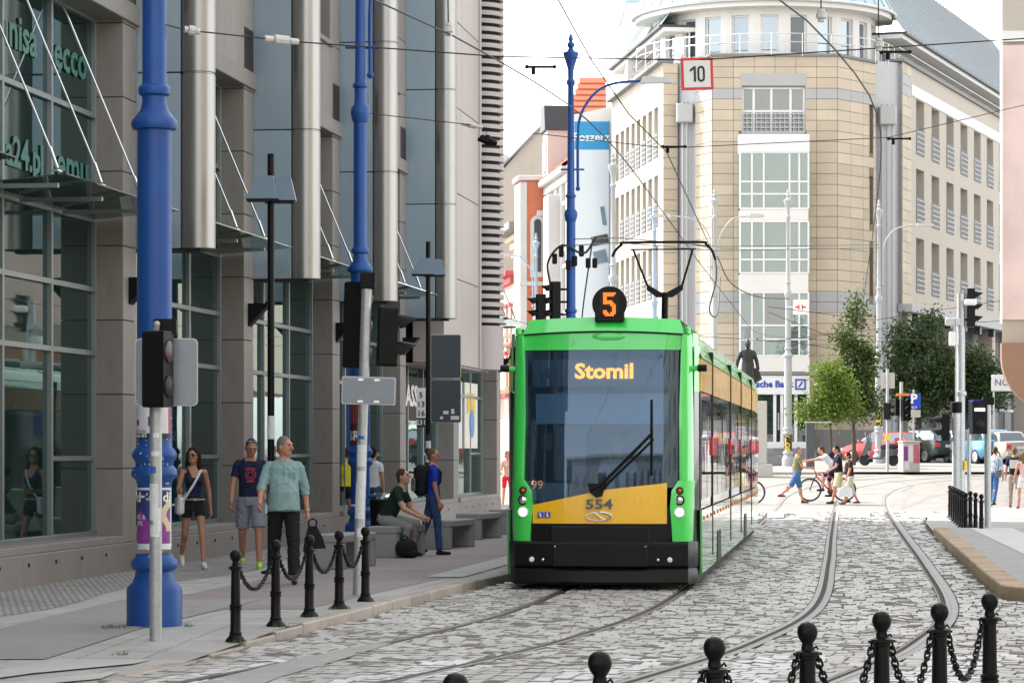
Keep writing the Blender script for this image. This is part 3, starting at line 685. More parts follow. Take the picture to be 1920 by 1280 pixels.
for i in range(4): MB().box((1+i*11,-.1,1.0),(1.9+i*11,.7,8.3),0,.03,Tw).build('column', m_creamw, BK, w=True)
# left wing along the far street
LW0 = Vector((7.2,137.2)); ld = Vector((-.119,.993)); LWE = LW0+ld*16.0
cl = [14.0-1.73*i for i in range(8)]; opl = [(c-.55,c+.55,a,b) for c in cl for a, b in ((15.75,18.2),(12.4,14.9),(9.0,11.5),(5.6,8.1))]
Tl, Ll = wseg(LWE, LW0, 1.0, 20.1, opl, m_creamw, dep=.5)
for c in cl[:7]:
    for a, b in ((15.75,18.2),(12.4,14.9),(9.0,11.5),(5.6,8.1)): window(BK, Tl, c-.55, c+.55, a, b, .45, m_glw, m_rgrey, (), (a+1.2,), 1.2, False, .07)
Tq, Lq = wseg(LW0, (7.35+.55,137.4), 1.0, 20.1, [], m_tilej, .5, .8)
MB().box((-.1,-.3,20.1),(Ll+.1,.5,20.3),0,0,Tl).build('parapet_cap', m_plinth, BK, w=True)
# roof storey: curved white wall with windows, rounded eaves, metal roof
def roof_storey():
    C = Vector((12.35,141.4)); rr = 5.5; a0, a1 = R(180+8), R(360-12); n = 11
    pts = [C+Vector((math.cos(a), math.sin(a)))*rr for a in [a0+(a1-a0)*i/n for i in range(n+1)]]
    for i in range(n):
        A, B = pts[i], pts[i+1]; Ln = (B-A).length; o = [(Ln*.2,Ln*.8,20.35,22.2)]
        T, Ln = wseg(A, B, 20.1, 23.0, o, m_render_, dep=.25); window(BK, T, *o[0], .2, m_glw, m_wf, (), (), 0, i%2 == 0, .08)
    for k, (ro, z0, z1) in enumerate(((6.3,22.5,22.72),(6.5,22.72,22.82))):
        out = [C+Vector((math.cos(a), math.sin(a)))*ro for a in [a0-.2+(a1-a0+.4)*i/24 for i in range(25)]]
        MB().prism([(p.x,p.y) for p in out]+[(C.x+3,C.y+3),(C.x-3,C.y+3)], z0, z1, 'z').build('eaves', (m_render_, m_rgrey)[k], BK, w=True)
    ring = [[(C+Vector((math.cos(a), math.sin(a)))*ro).to_3d()+Vector((0,0,z)) for a in [a0-.2+(a1-a0+.4)*i/24 for i in range(25)]] for ro, z in ((6.45,22.84),(5.4,24.8),(3.6,26.2),(1,26.8))]
    for k in range(3):
        for i in range(24): MB().add([ring[k][i],ring[k][i+1],ring[k+1][i+1],ring[k+1][i]], [(0,1,2,3)]).build('roof_sheet', m_roofm, BK, w=True, fix=False)
    for i in range(25): MB().tube([ring[k][i]+Vector((0,0,.04)) for k in range(4)], .035, 4).build('roof_seam', m_rgrey, BK, w=True)
    out = [C+Vector((math.cos(a), math.sin(a)))*6.35 for a in [a0-.0+(a1-a0)*i/24 for i in range(25)]]
    for z in (20.75,21.15): MB().tube([(p.x,p.y-.3,z) for p in out], .025, 5).build('balcony_rail', m_rod, BK, True, w=True)
    for i in range(0,25,2): MB().tube([(out[i].x,out[i].y-.3,20.1),(out[i].x,out[i].y-.3,21.15)], .02, 5).build('rail_post', m_rod, BK, w=True)
    # set-back storeys over the wings
    for A, B, N, nn in ((RW0+rd*1.0+Vector((-1.4,.5)), RWE+Vector((-1.4,.5)), 12, 'r'), (LWE+Vector((1.3,.2)), LW0+Vector((1.3,.2)), 5, 'l')):
        Ln = (B-A).length; pit = Ln/N; o = [((i+.5)*pit-1.1,(i+.5)*pit+1.1,20.4,21.3) for i in range(N)]
        T, Ln = wseg(A, B, 20.1, 21.6, o, m_render_, dep=.25)
        for q in o[:8]: window(BK, T, *q, .2, m_glw, m_wf, ((q[0]+q[1])/2,), (), 0, False, .08)
        MB().box((0,-1.3,21.6),(Ln,.5,21.8),0,0,T).build('eaves', m_render_, BK, w=True); MB().box((0,-1.5,21.8),(Ln,.5,21.92),0,0,T).build('eaves', m_dk, BK, w=True)
        n = int(Ln/.9)
        for i in range(n): MB().add([T @ Vector(p) for p in ((i*Ln/n,-1.4,21.93),((i+1)*Ln/n,-1.4,21.93),((i+1)*Ln/n,2.6,27.5),(i*Ln/n,2.6,27.5))], [(0,1,2,3)]).build('roof_sheet', m_roofm, BK, w=True, fix=False); MB().tube([T @ Vector((i*Ln/n,-1.4,21.97)), T @ Vector((i*Ln/n,2.6,27.55))], .035, 4).build('roof_seam', m_rgrey, BK, w=True)
        for z in (20.75,21.15): MB().tube([T @ Vector((0,-1.15,z)), T @ Vector((Ln,-1.15,z))], .025, 5).build('balcony_rail', m_rod, BK, w=True)
        MB().box((0,.6,20.1),(Ln,8,21.7),0,0,T).build('attic_core', m_render_, BK, w=True)
    # white stair block with a curved metal roof, over the left wing
    X0 = 5.9; Y0 = 152; hw = 1.6; prof = [(Y0-4,21.5)]+[(Y0+hw*2.4*math.cos(math.pi-math.pi*i/12)-0, 25.2+1.4*math.sin(math.pi*i/12)) for i in range(13)]+[(Y0+4,21.5)]
    MB().box((X0,147.5,20),(X0+4.5,155.8,24.6)).build('stair_block', m_render_, BK, w=True)
    MB().prism([(147.4,24.6)]+[(151.6-4.2*math.cos(math.pi*i/12), 24.6+1.7*math.sin(math.pi*i/12)) for i in range(13)]+[(155.9,24.6)], X0-.1, X0+4.6, 'x').build('curved_roof', m_roofm, BK, w=True)
roof_storey()
core = MB().prism([(8.9,137.6),(9.6,135.5),(15.1,135.5),(17.1,138),(18.9,141),(33.5,183),(20,190),(5.6,154),(7.8,139.5)], 1.0, 20.0, 'z').build('building_core', m_dk, BK, w=True)
if TX:
    for mi, mt in ((0, m_tile), (1, m_gband)):
        mb = MB()
        for q, k in TX:
            if k == mi: mb.add(q.v, q.f)
        if mb.v: mb.build('stone_tiling', mt, BK, w=True, fix=False)['kind'] = 'stuff'
# ---------------------------------------------------------------- old houses of the far street
m_red = M('red_roof_tile', (.42,.10,.05), .8, var=.2, sc=2, isl=.15)
m_orange = M('orange_render', (.46,.14,.07), .85, var=.1, sc=.6, dirt=.15)
m_pink = M('pink_render', (.55,.36,.31), .85, var=.08, sc=.6, dirt=.15)
m_redtrim = M('red_trim', (.45,.07,.07), .7, var=.1)
m_beige = M('beige_render', (.40,.37,.31), .9, var=.1, sc=.3, dirt=.2)
m_ornate = M('pale_grey_render', (.50,.48,.46), .85, var=.08, sc=.6, dirt=.2)
m_cream2 = M('cream_render', (.58,.52,.40), .85, var=.08, sc=.6, dirt=.12)
def rowpt(t, o=0): p = Vector((4.0,154.8))+ld*t; n = Vector((-ld.y, ld.x)); return p+n*o      # o: out into the street
def house(name, label, t0, t1, o, h, wallm, trim, cols, rows, roofm, roofh, w=1.1, wh=2.2, cornice=True):
    A, B = rowpt(t1, o), rowpt(t0, o); hs_ = thing(name, label, 'house', (A.x, A.y, 1.1)); T, Ln = seg_T(A, B); pit = Ln/cols
    ops = [((i+.5)*pit-w/2,(i+.5)*pit+w/2,z,z+wh) for i in range(cols) for z in rows]
    wseg(A, B, 1.0, h, ops, wallm, dep=.25, par=hs_)
    for q in ops:
        window(hs_, T, *q, .2, m_glw, m_wf, ((q[0]+q[1])/2,), (q[2]+wh*.65,), 0, False, .07)
        MB().box((q[0]-.15,-.14,q[2]-.18),(q[1]+.15,.05,q[2]),0,.01,T).build('sill', trim, hs_, w=True)
        MB().box((q[0]-.2,-.2,q[3]+.1),(q[1]+.2,.05,q[3]+.32),0,.02,T).build('window_hood', trim, hs_, w=True)
    MB().box((-.02,.26,1.0),(Ln+.02,10,h)).build('side_wall', wallm, hs_) if 0 else MB().add([T @ Vector(p) for p in ((0,0.001,1),(Ln,0.001,1),(Ln,9,1),(0,9,1),(0,0.001,h),(Ln,0.001,h),(Ln,9,h),(0,9,h))], [(1,2,6,5),(2,3,7,6),(3,0,4,7),(4,5,6,7)]).build('side_wall', wallm, hs_, w=True, fix=False)
    if cornice:
        MB().box((-.05,-.55,h-.05),(Ln+.05,.3,h+.3),0,.05,T).build('cornice', trim, hs_, w=True); MB().box((-.03,-.25,h-.5),(Ln+.03,.1,h-.06),0,.03,T).build('cornice', trim, hs_, w=True)
        MB().box((-.02,-.12,5.0),(Ln+.02,.02,5.35),0,.02,T).build('string_course', trim, hs_, w=True)
    if roofm:
        mb = MB(); n = 10
        for j in range(n):
            y0, y1 = -.5+5*j/n, -.5+5*(j+1)/n+.08; z0, z1 = h+.3+roofh*j/n, h+.3+roofh*(j+1)/n
            MB().add([T @ Vector(p) for p in ((0,y0,z0+.1),(Ln,y0,z0+.1),(Ln,y1,z1+.06),(0,y1,z1+.06),(0,y0,z0),(Ln,y0,z0))], [(0,1,2,3),(4,5,1,0)]).build('tile_course', roofm, hs_, w=True, fix=False)
        MB().add([T @ Vector(p) for p in ((0,-.4,h+.2),(0,4.5,h+roofh+.3),(0,9,h+.2),(Ln,-.4,h+.2),(Ln,4.5,h+roofh+.3),(Ln,9,h+.2))], [(0,1,2),(3,5,4),(1,4,5,2)]).build('gable', wallm, hs_, w=True)
    return hs_, T, Ln
h1, T1, L1 = house('town_house', 'pale grey ornate house with dormers and a huge advertising sheet on its blank end wall', 0, 9.5, .85, 16.6, m_ornate, m_ornate, 4, (5.8,9.2,12.6), m_red, 4.4)
yf = rowpt(0).y-.35; xr_ = 5.25; xl_ = 3.15
MB().prism([(xl_,1.0),(xr_+.6,1.0),(xr_+.6,20.0),(xr_-.2,20.0),(xl_,19.6)], yf+.05, yf+.3, 'y').build('end_wall', m_render_, h1, w=True)
for j in range(6):
    z0 = 19.75+j*.36; y0 = yf+.1+j*.4; MB().add([(xl_-.1+.12*j,y0,z0+.06),(xr_-.15,y0,z0+.06),(xr_-.15,y0+.5,z0+.40),(xl_-.1+.12*j,y0+.5,z0+.40),(xl_-.1+.12*j,y0,z0),(xr_-.15,y0,z0)], [(0,1,2,3),(4,5,1,0)]).build('tile_course', m_red, h1, w=True, fix=False)
ad = MB().box((xl_+.15,yf-.02,8.2),(xr_-.05,yf+.04,19.3)).build('advert_sheet', M('advert_sheet', (.60,.66,.70), .6, var=.08, sc=.3), h1, w=True)
MB().box((xl_+.2,yf-.04,17.75),(xr_-.06,yf-.025,19.25)).build('advert_band', M('advert_blue', (.02,.26,.52), .6, var=.05), ad, w=True)
text('advert_lettering', 'Poszerz', .62, m_white, ad, Vector((4.25,yf-.06,18.4))-PM[h1.name].translation, (1,0,0), (0,0,1), bold=.012)
m_agb = M('advert_greyblue', (.16,.22,.28), .6, var=.3, sc=2)
for cx, cz, w_, h_, a_ in ((4.9,14.2,.22,1.0,-8),(4.72,12.9,.9,.5,-12),(4.75,12.0,.7,.7,-14)): MB().box((-w_/2,-.008,-h_/2),(w_/2,.008,h_/2),0,0,Matrix.Translation((cx,yf-.04-.01*(h_<.6),cz)) @ Matrix.Rotation(R(a_),4,'Y')).build('advert_picture', m_dk if h_ < .6 else m_agb, ad, w=True)
for q in (.6,):
    MB().box((q,-.35,16.9),(q+1.9,2.6,19.6),0,.03,T1).build('dormer', m_ornate, h1, w=True); MB().prism([(q-.15,19.6),(q+2.05,19.6),(q+1.7,21.0),(q+.2,21.0)], -.5, 2.8, 'y', 0, T1).build('dormer_roof', m_dk, h1, w=True)
    MB().box((q+.3,-.42,17.3),(q+1.6,-.36,19.0),0,0,T1).build('dormer_window', m_glw, h1, w=True)
for i in range(5): MB().box((i*2.3,-.25,5.4),(i*2.3+.4,.02,16.0),0,.05,T1).build('pilaster', m_ornate, h1, w=True)
MB().box((5.0,-.9,9.0),(7.0,0,15.6),0,.05,T1).build('oriel', m_ornate, h1, w=True)
h3, T3, L3 = house('town_house', 'orange house with a tall bay and arched narrow window', 9.6, 18.5, .9, 15.0, m_orange, m_ornate, 4, (5.8,9.0), None, 0)
bx = L3-2.6
MB().box((bx,-1.45,5.2),(bx+2.5,.1,17.0),0,.05,T3).build('bay', m_orange, h3, w=True); MB().box((bx-.15,-1.65,17.0),(bx+2.65,.2,17.3),0,.05,T3).build('bay_cap', m_ornate, h3, w=True)
MB().box((bx-.1,-1.57,11.0),(bx+2.6,.12,11.25),0,.04,T3).build('bay_ledge', m_ornate, h3, w=True); MB().box((bx-.06,-1.52,5.2),(bx+2.56,-1.1,16.9),0,.03,T3).build('bay_corner', m_ornate, h3, w=True)
Ty = T3 @ Matrix.Translation((bx+2.5,-.5,0)) @ Matrix.Rotation(R(90),4,'Z')      # side of the bay that faces the crossing
for nm, w_, mt, dp in (('bay_window_surround', .42, m_ornate, .06), ('bay_window', .2, m_dk, .09)):
    MB().prism([(-w_,11.5 if w_ > .4 else 11.8)]+[(w_*math.cos(math.pi-math.pi*i/10)*1, 14.6+w_*math.sin(math.pi*i/10)) for i in range(11)]+[(w_,11.5 if w_ > .4 else 11.8)], -dp, .02, 'y', 0, Ty).build(nm, mt, h3, w=True)
h4, T4, L4 = house('town_house', 'cream house with balconies and a deep eaves cornice further down the far street', 18.6, 26, .8, 14.6, m_cream2, m_cream2, 4, (5.8,9.0,11.8), None, 0, 1.0, 1.7)
MB().box((-.1,-1.2,14.9),(L4+.1,.5,15.4),0,.05,T4).build('eaves', m_plinth, h4, w=True)
for z in (5.3,8.5): MB().box((3.2,-1.3,z),(6.0,0,z+.2),0,.03,T4).build('balcony', m_cream2, h4, w=True); MB().box((3.2,-1.3,z+.2),(6.0,-1.25,z+1.1),0,0,T4).build('balcony_front', m_cream2, h4, w=True)
h5, T5, L5 = house('town_house', 'pink house with red window hoods at the far end of the street', 26.1, 40, .8, 12.6, m_pink, m_redtrim, 6, (5.4,8.4), None, 0)
for z in (5.2,8.2):
    for i in range(3): MB().box((1+i*4.6,-1.2,z),(3.6+i*4.6,0,z+.2),0,.03,T5).build('balcony', m_cream2, h5, w=True); MB().box((1+i*4.6,-1.2,z+.2),(3.6+i*4.6,-1.15,z+1.1),0,0,T5).build('balcony_front', m_redtrim, h5, w=True)
h6 = thing('town_house', 'tall beige house showing its blank sloping firewall beyond the pink house', 'house', (-.5, 198, 1.1))
MB().prism([(-6,1),(2.6,1),(2.6,23.8),(1.9,23.8),(-1.2,20.2),(-6,15.5)], 198, 212, 'y').build('firewall', m_beige, h6, w=True)
MB().add([(-6.1,197.8,15.65),(2.0,197.8,23.95),(2.0,212,23.95),(-6.1,212,15.65),(-6.1,197.8,15.4),(2.0,197.8,23.75)], [(0,1,2,3),(4,5,1,0)]).build('roof', m_plinth, h6, w=True)
MB().box((-3,199,18),(-.2,206,22.0)).build('attic', m_glw, h6, w=True)
# ---------------------------------------------------------------- building at the right edge with printed banner
m_bann = M('pink_banner', (.62,.47,.42), .6, var=.3, sc=.35)
m_brown = M('brown_panel', (.26,.14,.085), .6, var=.1, sc=.5)
RB = thing('corner_building', 'pale overhanging corner building with a pink banner at the right edge', 'building', (15, 82, 0))
MB().prism([(13.95,82),(30,80),(46,112),(21.5,122)], 4.0, 26, 'z').build('upper_wall', m_creamw, RB, w=True)
Tr, Lr = seg_T((13.95,82),(30,80))
MB().box((-.02,-.08,5.4),(16,-.01,13.2),0,0,Tr).build('banner', m_bann, RB, w=True)
MB().box((-.06,-.14,5.3),(.0,-.03,13.3),0,0,Tr).build('banner_post', m_rod, RB, w=True)
MB().box((0,-.12,13.3),(16,-.01,13.6),0,0,Tr).build('string_course', m_render_, RB, w=True)
MB().prism([(19,86),(31,84),(44,110),(25,116)], 0, 4.0, 'z').build('ground_floor_wall', m_gld, RB, w=True)
MB().prism([(-.05,4.72),(4.2,4.72),(4.2,2.6),(2.0,2.75)]+[(1.55+1.6*math.cos(a_), 4.3+1.55*math.sin(a_)) for a_ in [R(270-90*i/10) for i in range(1,11)]], -.9, -.1, 'y', 0, Tr).build('rounded_canopy', m_brown, RB, 40, w=True)
for i in range(6):
    for z in (14.5,18,21.5): MB().box((1+i*2.6,-.05,z),(2.5+i*2.6,-.01,z+2.2),0,0,Tr).build('window', m_glw, RB, w=True)
# ---------------------------------------------------------------- unseen buildings added behind and right of viewer to block sky and fill reflections
def block(label, A, B, h, mat, cols, dep=12):
    zs_ = [z for z in (1.2,5.0,8.6,12.2) if z+2.4 < h]
    t = thing('unseen_building', label, 'building', (A[0], A[1], 0)); T, Ln = seg_T(A, B); pit = Ln/cols
    ops = [((i+.5)*pit-.65,(i+.5)*pit+.65,z,z+2.1) for i in range(cols) for z in zs_]
    wseg(A, B, 0, h, ops, mat, dep=.25, par=t)
    for q in ops: MB().box((q[0],.22,q[2]),(q[1],.24,q[3]),0,0,T).build('pane', m_glw, t, w=True)
    MB().add([T @ Vector(p) for p in ((0,0,0),(Ln,0,0),(Ln,dep,0),(0,dep,0),(0,0,h),(Ln,0,h),(Ln,dep,h),(0,dep,h))], [(1,2,6,5),(2,3,7,6),(3,0,4,7),(4,5,6,7)]).build('side_wall', mat, t, w=True, fix=False)
    MB().box((-.1,-.4,h),(Ln+.1,.3,h+.35),0,.04,T).build('cornice', m_render_, t, w=True)
block('unseen cream building added across the street from the office building to cut sky light', (15.5,30), (12.5,-14), 16, m_cream2, 12)
block('unseen pale grey building added behind the camera to cut sky light', (14,-22), (-22,-22), 9, m_ornate, 11)
# ---------------------------------------------------------------- the tram
m_tg = M('tram_green', (.045,.66,.09), .3, var=.05, coat=1)
m_tgs = M('tram_green_side', (.09,.55,.11), .25, var=.05, coat=.45)
m_skirt = M('tram_skirt', (.22,.52,.22), .14, var=.05, coat=1)
m_ty = M('tram_yellow', (.90,.50,.004), .3, var=.03, coat=.6)
m_gold = M('tram_gold_band', (.72,.38,.04), .28, var=.08, coat=.3)
m_tb = M('tram_black', (.005,.005,.0055), .45, var=.2, spec=.22)
m_tbg = M('tram_gloss_black', (.008,.008,.01), .05, var=.1, coat=1)
m_rub = M('tram_rubber', (.012,.012,.012), .8)
m_ws = glass_mat('windscreen_glass', (.14,.26,.40), .10, .92, 1.5, (.6,.78,1))
m_side = glass_mat('tram_side_glass', (.025,.027,.03), .2, .1, 1.5, (.95,.95,.97))
m_led = M('led_orange', (1,.12,.008), .6, emit=.55, var=.0)
m_ledy = M('led_yellow', (1,.33,.01), .6, emit=1.05, var=.0)
m_lamp = M('lit_lamp', (1,.86,.55), .3, emit=3.2, var=0)
m_chrome = M('chrome', (.7,.7,.72), .12, 1, var=.04)
m_redl = M('red_lens', (.6,.02,.015), .2, var=.1, coat=.8)
m_orl = M('orange_lens', (.75,.17,.02), .3, var=.1, coat=.8)
m_clear = M('clear_lens', (.72,.72,.72), .15, var=.1, coat=.8)
m_cab = M('cab_interior', (.42,.46,.50), .8, var=.2)
m_blind = M('sun_blind', (.45,.58,.68), .8, var=.05)
m_sky_blue = M('sign_blue', (.01,.05,.45), .5, var=.03)
TH = math.atan2(.1167, .993)
TRAM = thing('tram', 'green and yellow articulated low-floor tram number 554 on line 5', 'tram', (1.08, 35.0, 0), -TH)   # local -y is the front
W2 = 1.2
def noseX(y): return 1.03+.17*min(1, max(0, y)/.95)**.6            # half width of the nose at depth y
def fy(x): return .13*(abs(x)/1.03)**2.6                            # bulge of the front sheet
def rake(z): return 0 if z < 1.0 else .0+.20*((z-1.0)/2.3)**1.6      # front leans back towards the roof
def front(x, z, d=0): return Vector((x, fy(x)+rake(z)-d, z))
def fpatch(name, mat, poly, d=.0, parent=TRAM, nx=14, nz=8, smooth=True, th=.03):
    """panel on the front sheet: poly(z0(x), z1(x)) between x0 and x1"""
    x0, x1, lo, hi = poly; vs = []; fs = []
    for i in range(nx+1):
        x = x0+(x1-x0)*i/nx
        for j in range(nz+1): z = lo(x)+(hi(x)-lo(x))*j/nz; vs.append(front(x, z, d))
    n = nz+1
    for i in range(nx):
        for j in range(nz): fs.append((i*n+j, (i+1)*n+j, (i+1)*n+j+1, i*n+j+1))
    b = len(vs); vs2 = [v+Vector((0,th,0)) for v in vs]
    edge = [(i*n) for i in range(nx+1)]+[nx*n+j for j in range(1,n)]+[i*n+nz for i in range(nx-1,-1,-1)]+[j for j in range(nz-1,0,-1)]
    fs += [(edge[k], b+edge[k], b+edge[(k+1)%len(edge)], edge[(k+1)%len(edge)]) for k in range(len(edge))]
    return MB().add(vs+vs2, fs).build(name, mat, parent, 40 if smooth else False, fix=False)
ytop = lambda x: 1.06+(x+.84)*.21 if x < .05 else 1.247+(x-.05)*.11
# windscreen, display and cab
fpatch('windscreen', m_ws, (-1.0, .93, lambda x: ytop(x)-.06, lambda x: 2.95), -.02, nx=18, nz=14, th=.005)
cab = MB(); cab.box((-1.05,1.9,.5),(1.05,1.95,3.0)); cab.box((-1.05,.5,.45),(1.05,1.95,.5)); cab.box((-1.0,.55,.5),(.9,.95,1.12)); cab.box((-1.05,.4,3.0),(1.05,1.95,3.04)); cab.build('cab_interior', m_cab, TRAM)
fpatch('windscreen_border', m_tb, (-1.01,-.93, lambda x: 1.05, lambda x: 2.96), -.03, nx=2, th=.01)
fpatch('windscreen_border', m_tb, (.86,.96, lambda x: 1.25, lambda x: 2.96), -.03, nx=2, th=.01)
MB().box((-.86,.27,2.5),(.82,.33,2.84)).build('destination_display', M('display_grey', (.10,.15,.21), .5, var=.05), TRAM)
text('destination_lettering', 'Stomil', .255, m_ledy, TRAM, (.02,.255,2.685), (1,0,0), (0,0,1), bold=.008, sx=1.12)
MB().box((-.84,.42,2.05),(.80,.44,2.42)).build('sun_blind', m_blind, TRAM)
MB().box((-.30,1.25,.6),(.5,1.4,2.0),0,.08).build('driver_seat', m_rub, TRAM); MB().box((-.95,.5,1.05),(-.45,.9,1.32),0,.05).build('dashboard', m_cab, TRAM); MB().box((.35,.45,1.05),(.88,.9,1.38),0,.05).build('dashboard', m_rub, TRAM)
MB().box((-1.03,1.82,1.0),(-.2,1.88,2.6)).build('cab_partition', m_tbg, TRAM)
MB().tube([front(x,3.172-.035*x*x,.012) for x in [-1.0+i*.1 for i in range(21)]], .012, 5).build('brow_seam', m_rub, TRAM)
MB().sphere((0,0,0), (.21,.02,.055), 16, 0, Matrix.Translation(front(.08,3.11,-.004))).build('disc_boss', m_tg, TRAM, True)
text('run_number', '99', .15, M('number_orange', (.75,.30,.12), .6, emit=.25), TRAM, (-.79,.11,1.30), (1,0,0), (0,0,1), bold=.002)
# green brow, roof cowl, pillars
fpatch('front_brow', m_tg, (-1.03,1.03, lambda x: 2.95, lambda x: 3.17-.035*x*x), -.0)
def cowl(name, z0, z1, y0, y1, w0, w1, mat, dy=1.6):
    vs = []; n = 12
    for i in range(n+1):
        x = -1+2*i/n; vs += [(x*w0, y0+.10*x*x, z0-.035*x*x), (x*w1, y1+.10*x*x, z1-.03*x*x), (x*w1, y1+dy, z1-.03*x*x)]
    fs = []
    for i in range(n): a = 3*i; fs += [(a,a+3,a+4,a+1),(a+1,a+4,a+5,a+2)]
    return MB().add(vs, fs).build(name, mat, TRAM, 40, fix=False)
cowl('roof_cowl', 3.175, 3.36, .24, .42, 1.0, .93, m_tg, 4.5)
for s in (-1, 1):
    vs = []; prof = [(1.2+.02,1.02,1.05),(1.36,.94,1.05),(2.2,.935,1.045),(2.9,.95,1.04),(3.14,.97,1.035)]; fs = []
    for z, xi, xo in prof:
        o = rake(z); ring = [(xi,fy(xi)+o+.01),(xi+.01,fy(xi)+o-.035),((xi+xo)/2,fy(1.0)+o-.05),(xo+.015,fy(1.03)+o-.02),(xo+.06,fy(1.03)+o+.12),(xo+.075,fy(1.03)+o+.30)]
        vs += [(s*x, y, z) for x, y in ring]
    for k in range(len(prof)-1):
        for j in range(5): fs.append((k*6+j, k*6+j+1, (k+1)*6+j+1, (k+1)*6+j))
    MB().add(vs, fs).build('front_pillar', m_tg, TRAM, 50)
    MB().box((s*1.0,.26,3.12),(s*1.08,1.2,3.24),0,.03).build('roof_shoulder', m_tg, TRAM)
    # lamp cluster
    vs = []; prof = [(.56,.86,1.04,0),(.8,.85,1.05,.01),(1.05,.83,1.055,.02),(1.24,.85,1.055,.02),(1.36,.93,1.06,0)]; fs = []
    for z, xi, xo, q in prof:
        ring = [(xi,fy(xi)+.02),(xi+.01,fy(xi)-.05-q),((xi+xo)/2,fy(.95)-.07-q),(xo,fy(1.03)-.05),(xo+.055,fy(1.03)+.08),(xo+.07,fy(1.03)+.25)]
        vs += [(s*x, y, z) for x, y in ring]
    for k in range(len(prof)-1):
        for j in range(5): fs.append((k*6+j, k*6+j+1, (k+1)*6+j+1, (k+1)*6+j))
    lc = MB().add(vs, fs).build('lamp_cluster', m_tg, TRAM, 50)
    for z, r, mt, nm in ((1.235,.032,m_redl,'rear_marker_lamp'),(1.12,.047,m_chrome,'indicator_lamp'),(.975,.05,m_lamp,'headlight')):
        Tm = Matrix.Translation((s*.955,fy(.95)-.085,z)) @ Matrix.Rotation(R(90),4,'X')
        MB().lathe([(-.02,r+.016),(.008,r+.016),(.008,r)], 18, 0, (0,0,0), Tm).build('lamp_ring', m_tb if nm != 'headlight' else m_chrome, lc, 35)
        MB().lathe([(-.01,r*.96),(.012,r*.9),(.022,r*.5)], 18, 0, (0,0,0), Tm).build(nm, mt, lc, 50)
    # bumper round lamps
    for x, r, mt in ((.84,.034,m_clear),(.70,.02,m_chrome)):
        Tm = Matrix.Translation((s*x,fy(x)-.125,.40)) @ Matrix.Rotation(R(90),4,'X')
        MB().lathe([(0,r),(.015,r*.85),(.02,r*.3)], 16, 0, (0,0,0), Tm).build('fog_lamp', mt, TRAM, 50)
    # mirror camera stub
    MB().tube([(s*1.06,.35,2.72),(s*1.17,.33,2.73)], .035, 8).build('camera_arm', m_tg, TRAM, True)
    MB().tube([(s*1.16,.33,2.73),(s*1.27,.32,2.73)], .045, 8).build('camera_head', m_tb, TRAM, True)
# yellow nose panel, number, emblem
fpatch('nose_panel', m_ty, (-.84,.80, lambda x: .835, ytop), .02, nx=20, nz=4)
text('fleet_number', '554', .165, M('number_grey', (.09,.11,.13), .5), TRAM, (-.02,-.05,1.065), (1,0,0), (0,0,1), bold=.004, sx=1.35)
em = MB()
for s in (-1, 1):
    a0, a1 = (R(100), R(265)) if s < 0 else (R(-80), R(85))
    em.tube([(-.02+s*.0+.15*math.cos(a), -.045, .925+.05*math.sin(a)) for a in [a0+(a1-a0)*i/14 for i in range(15)]], .011, 5)
em.tube([(-.09,-.047,.972),(.05,-.047,.878)], .011, 5); em.build('maker_emblem', m_chrome, TRAM, True)
for i, x in enumerate((-.74,-.655)):
    p = MB().box((x-.036,fy(x)-.035,.905),(x+.036,fy(x)-.028,.975)).build('access_sticker', m_sky_blue, TRAM)
    MB().lathe([(0,.011),(.003,.011)], 10, 0, (0,0,0), Matrix.Translation((x-.008*(1-i),fy(x)-.036,.958)) @ Matrix.Rotation(R(90),4,'X')).build('sticker_symbol', m_white, p)
    MB().add([(x-.012,fy(x)-.038,.945),(x+.008,fy(x)-.038,.945),(x+.016,fy(x)-.038,.915),(x-.008,fy(x)-.038,.915)], [(0,1,2,3)]).build('sticker_symbol', m_white, p, fix=False)
# black bumper band, bumper
def bumper(name, z0, z1, d0, d1, mat, xw=1.06, back=.55, chamfer=.03):
    prof = [(z0,d0-chamfer),(z0+chamfer,d0),(z1-chamfer,d1),(z1,d1-chamfer)]; vs = []; fs = []
    xs = [-xw-.11,-xw-.09,-xw-.05,-xw]+[-xw+2*xw*i/14 for i in range(1,14)]+[xw,xw+.05,xw+.09,xw+.11]; n = len(prof)
    for i, x in enumerate(xs):
        e = min(i, len(xs)-1-i); yb = {0:back,1:.28,2:.15}.get(e, 0)
        for z, d in prof: vs.append((x*(1 if e > 2 else 1+(d-d0)*.3), fy(min(1.06,abs(x)))+yb-d, z))
    for i in range(len(xs)-1):
        for j in range(n-1): fs.append((i*n+j,(i+1)*n+j,(i+1)*n+j+1,i*n+j+1))
    b = len(vs); fs.append(tuple(i*n+n-1 for i in range(len(xs)))); fs.append(tuple(i*n for i in range(len(xs)-1,-1,-1)))
    return MB().add(vs, fs).build(name, mat, TRAM, 35)
fpatch('nose_grille', m_tb, (-.87,.83, lambda x: .56, lambda x: .83), .01, nx=14, nz=2)
MB().box((-.62,-.055,.60),(.60,-.01,.81),0,.02).build('coupler_cover', m_tb, TRAM)
bumper('bumper', .30, .62, .10, .11, m_tb); bumper('bumper_lip', .10, .295, .13, .11, m_tb); 
MB().box((-.58,-.125,.315),(.58,-.10,.60),0,.012).build('tow_flap', m_tb, TRAM)
for x in (-.55,.55): MB().sphere((x,-.13,.56), .014, 8).build('bolt', m_chrome, TRAM, True)
